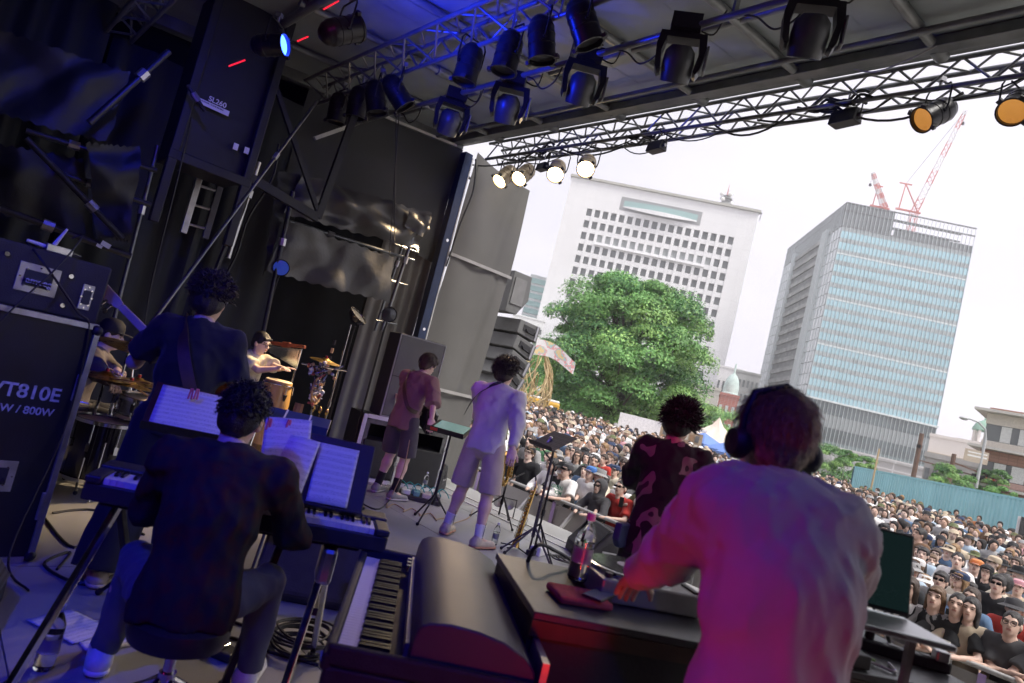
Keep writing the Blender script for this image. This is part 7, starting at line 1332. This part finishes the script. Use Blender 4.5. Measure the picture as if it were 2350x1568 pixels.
# woven bamboo sculpture with a bright banner
b_ = atd(1205, 940, 42); t = thing('bamboo_sculpture', 'woven bamboo sculpture with a colourful banner beside the saxophonist', 'sculpture', (b_.x, b_.y, GZ)); BAM = M('bamboo', (.5, .38, .2), .6, 0, .2, 3); r_ = random.Random(2); top = atd(1222, 800, 42).z-GZ
for k in range(90):
    a = r_.uniform(0, 6.28); b = a+r_.uniform(-1.6, 1.6); z0 = r_.uniform(0, top*.6); z1 = min(top, z0+r_.uniform(1.0, top*.6)); rr = lambda z: .5+.75*math.sin(min(1, z/top)*math.pi)**.7
    MB().path(wiggle([(math.cos(a)*rr(z0), math.sin(a)*rr(z0), z0), (math.cos((a+b)/2)*rr((z0+z1)/2)*1.1, math.sin((a+b)/2)*rr((z0+z1)/2)*1.1, (z0+z1)/2), (math.cos(b)*rr(z1)*.8, math.sin(b)*rr(z1)*.8, z1)], 4), .035, 5).build('bamboo_strip', BAM, t)
for k in range(22): a = r_.uniform(2.2, 5.2); MB().path(wiggle([(math.cos(a)*.5, math.sin(a)*.5, 2.4), (math.cos(a)*1.6, math.sin(a)*1.6, 1.5), (math.cos(a)*2.6, math.sin(a)*2.6, .0)], 4), .035, 5).build('bamboo_strip', BAM, t)
BAN = patches('banner_paint', [(.72, .7, .7), (.7, .35, .35), (.35, .55, .55), (.7, .55, .3)], 2.4, pos=[.5, .57, .63], detail=2); fr = Matrix.Rotation(-R(44), 4, 'Z')
MB(fr @ Matrix.Translation((0, -.9, top-.4))).grid(lambda u, v: (-.3+2.6*u, .15*math.sin(u*5), 1.0*v*(1-.3*u)-.4*u+.25*math.sin(u*4)), 24, 4).build('banner', BAN, t); MB().tube((0, 0, 0), (.05, 0, top+.6), .06, .04).build('mast', BAM, t)
# yellow bus
b_ = atd(1285, 930, 50); t = thing('yellow_bus', 'yellow school-type bus with bonnet behind the bamboo sculpture', 'bus', (b_.x, b_.y, GZ), -R(46)); YEL = M('bus_yellow', (.62, .36, .05), .4, 0, .1, 2)
MB().box((-2.5, 0, 1.75), (5, 2.3, 2.3)).build('cab_body', YEL, t, smooth=False, bevel=.15); MB().box((-2.5, 0, 2.95), (4.9, 2.1, .2)).build('roof', WHITE, t, smooth=False, bevel=.1); MB().prism([(0, .5), (1.9, .5), (1.9, 1.35), (1.2, 1.6), (0, 1.75)], -1, 1, Matrix.Rotation(R(90), 4, 'X')).build('bonnet', YEL, t, smooth=False, bevel=.08)
for k in range(5): MB().box((-.5-k*.95, -1.16, 2.2), (.75, .04, .75)).build('window', DGLASS, t, smooth=False)
for x_ in (1.2, -3.6): MB(Matrix.Translation((x_, -1.05, .48)) @ Matrix.Rotation(R(90), 4, 'X')).lathe([(0, .1), (.25, .1), (.28, .12), (.48, .12), (.48, -.1), (0, -.1)], 20).build('wheel', RUB, t)
for k in range(5):
    p = atd(1330+22*k, 955+6*k, 50); t = thing('blue_booth', f'small blue booth cloth below the big tree, {ORD[k]} from the bus', 'booth', (p.x, p.y, GZ), -YAW, 'blue booths'); MB().grid(lambda u, v: (-.7+1.4*u, .06*math.sin(u*12), 1.2+.9*v), 14, 2).build('cloth', M(f'booth_{k % 2}', ((.12, .3, .6), (.45, .6, .72))[k % 2], .8), t); MB().tube((-.7, 0, 0), (-.7, 0, 2.15), .03).build('pole', STEEL, t)
b_ = atd(1920, 1085, 46); t = thing('parked_van', 'pale blue van behind the crowd right of the DJ', 'van', (b_.x, b_.y, GZ), .4); MB().prism([(-2, .4), (2, .4), (2, 1.1), (1.3, 1.25), (.8, 2.0), (-2, 2.0)], -.85, .85, Matrix.Rotation(R(90), 4, 'X')).build('van_body', M('van_blue', (.4, .55, .62), .3), t, smooth=False, bevel=.1); MB().prism([(.75, 1.3), (1.2, 1.3), (.78, 1.85), (-1.8, 1.85), (-1.8, 1.3)], -.87, .87, Matrix.Rotation(R(90), 4, 'X')).build('windows', DGLASS, t, smooth=False)
for x_ in (-1.3, 1.3): MB(Matrix.Translation((x_, -.8, .33)) @ Matrix.Rotation(R(90), 4, 'X')).lathe([(0, .1), (.33, .1), (.33, -.1), (0, -.1)], 16).build('wheel', RUB, t)
p = atd(2344, 1225, 22); t = thing('speaker_tower', 'black scrim tower with a pale post at the right picture edge', 'tower', (p.x, p.y, GZ), -R(70)); hh = atd(2340, 1185, 22).z-GZ; MB().box((.35, 0, hh/2), (.9, .6, hh)).build('tower_scrim', M('tower_scrim', (.05, .05, .05), .8, 0, .4, 4, .5, 10), t, smooth=False); MB().box((-.14, -.1, hh/2), (.07, .1, hh)).build('post', WHITE, t, smooth=False)
# grey podium and hoarding at the foot of the glass tower
t, F, W, zt_ = slab('hoarding', 'grey panelled hoarding at the foot of the glass tower', 1862, 2160, 1020, 130, bricky('hoarding_grey', (.42, .42, .42), (.38, .38, .38), 3, 1.6, .12, mortar=(.6, .6, .6)), 3)
slab('site_office', 'low grey site building with scaffolding between the brown poles', 2125, 2290, 1048, 95, M('site_grey', (.35, .35, .34), .8, 0, .2, .5), 6, (9, 2, 2.6, .6, .6))
# ------------------------------------------------------------------ audience
PROT = {}
def proto(pose, sex):
    J = skeleton(1, .0, None, .06, .18 if sex == 'm' else .162); S = lambda n: J['sh'+n]; A = {}
    tg = {'down': ((-.24, .08, .9), (.24, .08, .9)), 'rail': ((-.13, .36, 1.16), (.13, .36, 1.16)), 'phone': ((-.22, .1, .92), (.1, .34, 1.34)), 'front': ((-.06, .3, 1.12), (.08, .3, 1.16)), 'drink': ((-.22, .1, .92), (.1, .3, 1.2)), 'cross': ((.12, .2, 1.16), (-.12, .22, 1.2))}[pose]
    for n, w_ in zip('lr', tg): A[n] = ik(S(n), w_, .29, .255, (-1 if n == 'l' else 1, -.5, -.6))
    Lg = {}
    for n in 'lr': sx = -1 if n == 'l' else 1; kn, an = ik(J['hip'+n], Vector((sx*.1, 0, .085)), .43, .41, (0, 1, 0)); Lg[n] = (kn, an, an+Vector((0, .15, -.05)))
    Hm = headM(J, -.12); P = torso_prims(J, -.012)
    for n in 'lr': e, w_ = A[n]; P += [cap(S(n), e, .047, .038, k=.03), cap(e, w_, .04, .027, k=.02), cap(w_, w_+(w_-e).normalized()*.12, .032, .026, k=.02)]; kn, an, toe = Lg[n]; P += [cap(J['hip'+n], kn, .085, .055, k=.04), cap(kn, an, .055, .036, k=.03), cap(an, toe, .04, .035, k=.03)]
    nb = np.array(Hm)[:3,3]+np.array(Hm)[:3,:3]@V3(0, -.012, -.12); P.append(cap(J['neck']-J['sp2']*.06, nb, .055, .05, k=.04))
    b_ = sdf_eval([(P, None)], .024); hv = sdf_eval([(xf(head_prims(sex == 'f'), Hm), None)], .0105); VF = merge([b_, hv]); mi = np.concatenate([np.zeros(len(b_[1]), int), head_mi(hv[0], hv[1], Hm)])
    return dict(J=J, A=A, Lg=Lg, Hm=Hm, body=smesh('body', VF, BODYM, mi), shirt={k: smesh('shirt', build_shirt(J, A, .02, k, .02, .1, 7, .006), CLOTH) for k in ('short', 'long')}, pants=smesh('trousers', build_pants(J, Lg, .024, .02), CLOTH))
for ps in ('down', 'rail', 'phone', 'front', 'drink', 'cross'):
    for sx in 'mf': PROT[ps, sx] = proto(ps, sx)
H0 = PROT['down', 'm']['Hm']
HAIRS = {s_: smesh('hair', sdf_eval([(xf(hair_prims(s_), H0), None)], .012, folds(.005, 3, 3)), HAIRM) for s_ in ('short', 'mop', 'bob', 'long', 'curly')}
hm_ = MB(H0 @ Matrix.Translation((0, -.015, .06))); hm_.lathe([(.1, -.03), (.105, .0), (.098, .04), (.06, .068), (0, .076)], 16).prism([(math.cos(a)*.078, .075+math.sin(a)*.095) for a in np.linspace(0, math.pi, 9)], -.03, -.022); CAPM = hm_.mesh('cap', CLOTH, True)
hm_ = MB(H0 @ Matrix.Translation((0, -.012, .06))); hm_.lathe([(.165, -.055), (.16, -.05), (.106, -.015), (.1, .045), (.09, .06), (0, .064)], 20); BUCK = hm_.mesh('bucket_hat', CLOTH, True)
hm_ = MB(H0); [hm_.box((s_*.034, .107, .012), (.05, .012, .03)) for s_ in (-1, 1)]; hm_.bar((-.06, .106, .018), (.06, .106, .018), .006, .006); [hm_.bar((s_*.06, .104, .016), (s_*.084, -.0, .01), .005, .006) for s_ in (-1, 1)]; SHAD = hm_.mesh('sunglasses', M('shades', (.012, .012, .014), .15), False)
hm_ = MB(H0); [hm_.ring((s_*.033, .108, .012), .023, .0035, (0, 1, 0), 12, 4) for s_ in (-1, 1)]; hm_.bar((-.012, .112, .015), (.012, .112, .015), .004, .004); GLAS = hm_.mesh('glasses', BLACK, True)
MASK = MB(H0).ball((0, .058, -.055), (.056, .05, .046), 12, 8).mesh('face_mask', WHITE, True)
hand_at = lambda ps: PROT[ps, 'm']['A']['r'][1]
PHON = MB(Matrix.Translation(hand_at('phone')+Vector((-.02, .1, .06)))).box((0, 0, 0), (.075, .01, .15)).mesh('phone', BLKPL); CUP = MB(Matrix.Translation(hand_at('drink')+Vector((-.02, .08, .02)))).lathe([(0, -.06), (.03, -.06), (.04, .07), (.036, .07)], 14).mesh('drink_cup', M('cup_pale', (.7, .68, .62), .3), True)
SASH = smesh('shoulder_bag_strap', sdf_eval([([cap((-.14, .1, 1.4), (.16, .145, 1.0), .02, .02, k=.01), cap((-.14, -.06, 1.42), (-.14, .1, 1.4), .02, k=.02)], None)], .014), BLKPL)
HOODM = smesh('hood', sdf_eval([(xf([ell((0, -.02, .02), (.115, .13, .14)), cap((0, -.04, -.1), (0, -.04, -.16), .1, .11, k=.03), ell((0, .12, -.01), (.075, .11, .1), k=.015, op=-1)], H0), None)], .014), CLOTH)
COLS = {'white': (.78, .77, .76), 'black': (.02, .021, .024), 'grey': (.3, .3, .3), 'navy': (.03, .05, .11), 'beige': (.5, .42, .31), 'pale blue': (.4, .5, .6), 'olive': (.13, .15, .07), 'red': (.5, .05, .04), 'orange': (.6, .22, .08), 'charcoal': (.07, .07, .075), 'cream': (.68, .62, .5), 'denim': (.1, .17, .28), 'pink': (.6, .32, .36), 'brown': (.17, .1, .06), 'green': (.1, .24, .12), 'blue': (.08, .2, .5)}
WTS = dict(zip(COLS, (44, 15, 9, 5, 8, 8, 3, 1.5, 1, 5, 9, 4, 2.5, 3, 2, 2))); HC = [('black', (.022, .02, .02)), ('dark brown', (.05, .032, .022)), ('brown', (.13, .075, .04)), ('light brown', (.28, .17, .08))]
HN = {'short': 'short {} hair', 'mop': '{} fringe', 'bob': '{} bob', 'long': 'long {} hair', 'curly': 'curly {} hair'}
used_labels = {}
def fan(loc, rz_, s, pose='down', sex='m', hair='short', hc=0, shirt='white', sleeve='short', hat=None, hatc='black', eyes=None, mask=False, item=None, label=None, skin=0, pants='black', extra=None, place='', jit=1):
    P = PROT[pose, sex]; hn = (f'{hatc} {hat} hat' if hat == 'bucket' else f'{hatc} {hat}') if hat else HN[hair].format(HC[hc][0])
    if not label:
        label = f'{"woman" if sex == "f" else "man"}, {hn}{", " + eyes if eyes else ""}{", mask" if mask else ""}, {shirt} {"top" if sleeve == "long" else "T-shirt"}{dict(rail=", leaning", phone=", phone raised", drink=", drinking", cross=", arms crossed").get(pose, "")}, {place}'
    t = thing('person', label, 'person', loc, rz_, 'audience'); t.scale = (s*r_.uniform(.94, 1.07), s*r_.uniform(.94, 1.07), s); t.rotation_euler = (r_.gauss(0, .03)*jit, r_.gauss(0, .04)*jit, rz_)
    colr(link('body', P['body'], t), SKINC[skin]); colr(link('shirt', P['shirt'][sleeve], t), COLS[shirt]); colr(link('trousers', P['pants'], t), COLS[pants])
    colr(link('hair', HAIRS[hair], t), HC[hc][1])
    if hat: colr(link(hat.replace(' ', '_'), CAPM if hat == 'cap' else BUCK if hat == 'bucket' else HOODM, t), COLS[hatc])
    if eyes: link(eyes, SHAD if eyes == 'sunglasses' else GLAS, t)
    if mask: link('face_mask', MASK, t)
    if item or pose in ('phone', 'drink'): link('phone' if pose == 'phone' else 'drink_cup', PHON if pose == 'phone' else CUP, t)
    if extra == 'sash': link('shoulder_bag_strap', SASH, t)
    return t
placed = []; r_ = random.Random(33)
def face_rz(p, j=.0): return math.atan2(-(p[0]*.55-0), -(3.0-p[1])*0+1e-6) if False else math.atan2(1, 0)+j     # facing the stage (-X)
def near(px, py, hz=.5, **k):
    p = atz(px, py, hz); s = k.pop('s', 1.0); p = Vector((max(p.x, BX+.26), p.y, gz(math.hypot(p.x, p.y)))); placed.append(p); return fan(p, R(90)+k.pop('j', 0), s, jit=0, **k)
FR = 'in the front row at the barrier'
near(1209, 1064, .44, pose='rail', shirt='white', sleeve='long', eyes='glasses', extra='sash', hair='mop', label='man in white long sleeves with black shoulder strap leaning on the barrier')
near(1257, 1082, .4, pose='drink', shirt='black', sleeve='long', hat='bucket', hatc='black', mask=True, hair='short', label='person in black hat, white mask and black jacket holding a drink at the barrier')
t_ = near(1302, 1088, .42, pose='rail', shirt='white', hat='cap', hatc='charcoal', label='man in dark cap and white T-shirt with green lettering resting on the barrier')
for k_, w_ in enumerate(('GREEN', 'ROOM')): text('shirt_lettering', w_, .085, M('shirt_print_green', (.05, .3, .2), .8), t_, (0, .178, 1.3-.085*k_), basis((-1, 0, 0), (0, 0, 1), (0, 1, 0)), .001, 'CENTER')
near(1345, 1128, .3, pose='rail', shirt='charcoal', sleeve='long', hat='hood', hatc='charcoal', eyes='sunglasses', s=.95, label='person in charcoal hood and sunglasses leaning on the barrier')
near(1378, 1098, .45, shirt='cream', hat='bucket', hatc='grey', pose='rail', label='man in grey bucket hat and cream T-shirt behind the hooded person'); near(1427, 1132, .4, shirt='red', eyes='sunglasses', pose='rail', label='man in bright red T-shirt and sunglasses beside the singer'); near(1356, 1099, .4, shirt='white', hat='cap', hatc='blue', label='person in a blue cap between the hood and bucket hat')
near(1318, 1052, .5, shirt='white', eyes='glasses', hair='short', label='man in white T-shirt and glasses in the second row above the dark cap'); near(1362, 1050, .5, shirt='olive', hair='short', label='man in olive T-shirt in the second row'); near(1222, 1030, .5, shirt='blue', sleeve='long', hair='mop', hc=1, label='person in a blue top with brown hair in the second row'); near(1180, 1030, .5, shirt='black', hair='long', sex='f', hat='cap', hatc='beige', hc=2, label='woman in beige cap with long brown hair and black top')
RF = [((2115, 1376), dict(sex='f', hair='bob', hc=2, shirt='grey', sleeve='long', pose='drink', label='woman with brown bob and grey blouse holding a drink at the barrier')), ((2192, 1405), dict(sex='f', hair='long', hc=0, shirt='beige', sleeve='long', pose='drink', label='woman with long black hair and beige coat lifting a clear drink')), ((2287, 1363), dict(shirt='black', eyes='sunglasses', hair='mop', s=1.07, label='big man in black T-shirt and sunglasses near the right edge')),
      ((2307, 1437), dict(shirt='charcoal', eyes='glasses', pose='cross', hair='short', label='man with glasses and crossed arms in a charcoal vest at the barrier')), ((2203, 1485), dict(shirt='grey', pose='rail', hair='mop', hc=1, s=.68, hz=-.02, label='child with brown fringe peeping over the barrier rail')), ((2146, 1478), dict(shirt='white', pose='rail', hair='mop', hc=0, s=.66, hz=-.05, label='small dark-haired child behind the barrier rail beside the drink')),
      ((2078, 1320), dict(shirt='black', eyes='sunglasses', hair='mop', label='man in black T-shirt and sunglasses beside the laptop')), ((2089, 1353), dict(sex='f', hair='bob', hc=1, shirt='white', label='woman with dark bob and white top behind the grey blouse')), ((2160, 1335), dict(shirt='grey', sleeve='long', eyes='sunglasses', hair='mop', label='man in grey hooded jacket and sunglasses behind the women')), ((2238, 1318), dict(shirt='white', hat='cap', hatc='orange', pose='drink', extra='sash', label='man in orange cap and white top with a black strap')),
      ((2311, 1305), dict(sex='f', hair='bob', hc=3, shirt='olive', eyes='sunglasses', label='woman in olive green top and sunglasses at far right')), ((2336, 1360), dict(shirt='beige', hat='cap', hatc='pink', label='man in pink striped cap at the right picture edge')), ((2339, 1492), dict(sex='f', hair='curly', shirt='charcoal', pose='rail', label='person in dark patterned shirt leaning on the rail in the lower right corner')), ((2050, 1402), dict(shirt='black', pose='rail', hair='short', label='man in black T-shirt leaning on the rail beside the power strip')), ((2330, 1400), dict(shirt='red', hat='bucket', hatc='charcoal', eyes='sunglasses', label='person in dark bucket hat and colourful shirt behind the crossed arms')),
      ((2015, 1380), dict(shirt='black', hair='short', pose='front', label='man in black half hidden by the DJ\'s right arm')), ((2230, 1375), dict(sex='f', hair='long', hc=1, shirt='denim', sleeve='long', pose='phone', label='woman in blue denim jacket raising a green phone')), ((2262, 1330), dict(hat='cap', hatc='black', shirt='black', sex='f', hair='bob', label='woman in black cap beside the orange cap'))]
for q, k in RF: hz = k.pop('hz', .47); near(*q, hz, **k)
r_ = random.Random(21); cand = []
X = BX+.3; row = 0
while X < 64:
    sp = .56 if X < 16 else .66 if X < 30 else .85; Y = -2+r_.random()*sp
    while Y < 70:
        x_ = X+r_.uniform(-.14, .14); y_ = Y+r_.uniform(-.14, .14); Y += sp*r_.uniform(.85, 1.25); az = math.degrees(math.atan2(x_, y_)); d = math.hypot(x_, y_)
        if az < 35.5 or az > 84: continue
        rel = Vector((x_, y_, 0))-Vector((pA.x, pA.y, 0)); 
        if rel.dot(dirw) > -1.5 and rel.dot(nrm) < .5: continue
        lim = 58 if az < 50 else 44 if az < 60 else 50 if az < 66 else 62
        if d > lim or (Vector((x_, y_, GZ))-tb).length < 5: continue
        if 41 < d < 50 and 50.5 < az < 58: continue
        if any((p-Vector((x_, y_, GZ))).length < .42 for p in placed): continue
        if d > 30 and r_.random() < (d-30)/60: continue
        cand.append((d, x_, y_, row, az))
    X += .5 if X < 16 else .62 if X < 30 else .8; row += 1
cand.sort(); PL = lambda az, d: ('below bamboo' if az < 45 else 'below big tree' if az < 56 else 'near marquee' if az < 62 else 'before glass tower' if az < 70 else 'before turquoise fence')
DP = lambda d: 'front rows' if d < 14 else 'near crowd' if d < 18 else 'middle crowd'
ks = list(WTS); wv = list(WTS.values()); low = []; NI = 300-len(placed)
def attrs():
    sex = 'f' if r_.random() < .42 else 'm'; hair = r_.choice(('bob', 'long', 'long', 'mop')) if sex == 'f' else r_.choice(('short', 'short', 'mop', 'mop', 'curly')); hat = r_.choice((None, None, None, None, 'cap', 'bucket')) ; 
    return dict(sex=sex, hair=hair, hc=r_.choices((0, 1, 2, 3), (42, 31, 19, 8))[0], shirt=r_.choices(ks, wv)[0], sleeve=r_.choice(('short', 'short', 'long')), hat=hat, hatc=r_.choices(('black', 'white', 'beige', 'navy', 'grey', 'olive'), (5, 3, 3, 2, 2, 1))[0], eyes=r_.choices((None, 'sunglasses', 'glasses'), (80, 9, 11))[0], skin=r_.randrange(4))
for i, (d, x_, y_, row, az) in enumerate(cand):
    a = attrs(); s = (.93 if a['sex'] == 'f' else 1.0)*r_.uniform(.9, 1.07); rz_ = R(90)+r_.gauss(0, .38)+math.atan2(y_-3.5, x_-3)*.35
    if i < NI: fan(Vector((x_, y_, gz(d))), rz_, s, pose=r_.choices(('down', 'front', 'phone', 'drink', 'cross'), (40, 20, 14, 16, 8))[0], place=DP(d)+' '+PL(az, d), mask=r_.random() < .04, **a)
    else: low.append((x_, y_, rz_, s, a, gz(d)))
# the far part of the audience, one mass of simple figures
def lowfig(sex):
    J = skeleton(1, 0, None, .05, .18 if sex == 'm' else .165); Hm = headM(J, -.1); A = {n: ik(J['sh'+n], w_, .29, .255, (sx, -.5, -.5)) for n, w_, sx in (('l', (-.22, .12, .95), -1), ('r', (.16, .26, 1.1), 1))}
    T = sdf_eval([(torso_prims(J, .02)+[cap(J['pel'], J['pel']-Vector((0, 0, .12)), .15, .155, (V3(0, 1, 0), 1.35), k=.04)]+[cap(J['sh'+n], A[n][0], .06, .05, k=.03) for n in 'lr'], None)], .05)
    S = sdf_eval([([ell(*(lambda h_: (h_[:3,3]+V3(0, .015, -.01), (.072, .09, .112)))(np.array(Hm)), k=.02), cap(J['neck'], np.array(Hm)[:3,3], .05, k=.02)]+[cap(A[n][0], A[n][1], .042, .032, k=.02) for n in 'lr'], None)], .032)
    E_ = MB(Hm); [E_.box((s_*.032, .094, .012), (.022, .014, .01)) for s_ in (-1, 1)]; E_.box((0, .09, -.056), (.03, .012, .007)); ev = (np.array(E_.v), np.array(E_.f)); L = MB().tube((-.09, 0, 0), (-.09, 0, .9), .07, .1, 6).tube((.09, 0, 0), (.09, 0, .9), .07, .1, 6); lf = [f for f in L.f if len(f) == 4]; return T, S, ev, (np.array(L.v), np.array(lf))
LOWF = {s_: lowfig(s_) for s_ in 'mf'}; LH = {k: sdf_eval([(xf(hair_prims(k), H0), None)], .03) for k in ('short', 'mop', 'bob', 'long', 'curly')}
_c = MB(); LC = (np.array([v for v in (H0 @ Vector((0, 0, 0)),)]), None); capv = MB(H0 @ Matrix.Translation((0, -.012, .06))); capv.lathe([(.13, -.03), (.108, -.01), (.1, .04), (.05, .07), (.001, .072)], 10); LCAP = (np.array(capv.v), np.array(capv.f))
VV = []; FF = []; CC = []; n0 = 0
for x_, y_, rz_, s, a, g_ in low:
    T, S, ev, L = LOWF[a['sex']]; items = [(T, COLS[a['shirt']]), (S, SKINC[a['skin']][:3]), (LH[a['hair']], HC[a['hc']][1]), (L, (.05, .05, .07)), (ev, (.03, .025, .025) if a['eyes'] is None or a['eyes'] == 'glasses' else (.012, .012, .014))]
    if a['hat']: items.append((LCAP, COLS[a['hatc']]))
    c_, s_ = math.cos(rz_)*s, math.sin(rz_)*s
    for (v, f), col in items:
        w_ = np.empty_like(v); w_[:,0] = v[:,0]*c_-v[:,1]*s_+x_; w_[:,1] = v[:,0]*s_+v[:,1]*c_+y_; w_[:,2] = v[:,2]*s+g_; VV.append(w_); FF.append(f+n0); CC.append(np.tile((*col, 1), (len(v), 1))); n0 += len(v)
if low:
    FARM = M('far_audience', (.5, .5, .5), .8, 0, 0); n_ = FARM.node_tree.nodes; at_ = n_.new('ShaderNodeVertexColor'); at_.layer_name = 'tint'; FARM.node_tree.links.new(at_.outputs[0], n_['Principled BSDF'].inputs['Base Color'])
    me = npmesh('crowd', np.concatenate(VV), np.concatenate(FF), FARM, True); ca = me.color_attributes.new('tint', 'FLOAT_COLOR', 'POINT'); ca.data.foreach_set('color', np.concatenate(CC).astype(np.float32).ravel()); o = link('crowd', me); tag(o, 'distant part of the dense audience merging into one mass', 'crowd', None, 'stuff')
print('crowd', len(cand), len(low), n0)
# ------------------------------------------------------------------ pale air over the plaza
hb = MB().box((0, 0, 75.09), (1080, 1080, 154.97)); hz_ = hb.mesh('haze', [], False); hm2 = bpy.data.materials.new('pale_air'); hm2.use_nodes = True; n_ = hm2.node_tree.nodes; n_.remove(n_['Principled BSDF'])
pv = n_.new('ShaderNodeVolumePrincipled'); pv.inputs['Color'].default_value = (.93, .93, .97, 1); pv.inputs['Density'].default_value = .0007; pv.inputs['Anisotropy'].default_value = .1
hm2.node_tree.links.new(pv.outputs[0], n_['Material Output'].inputs['Volume']); hz_.materials.append(hm2); o = link('haze', hz_); o['kind'] = 'stuff'; tag(o, 'thin pale haze in the air over the whole place', 'haze', None, 'stuff')
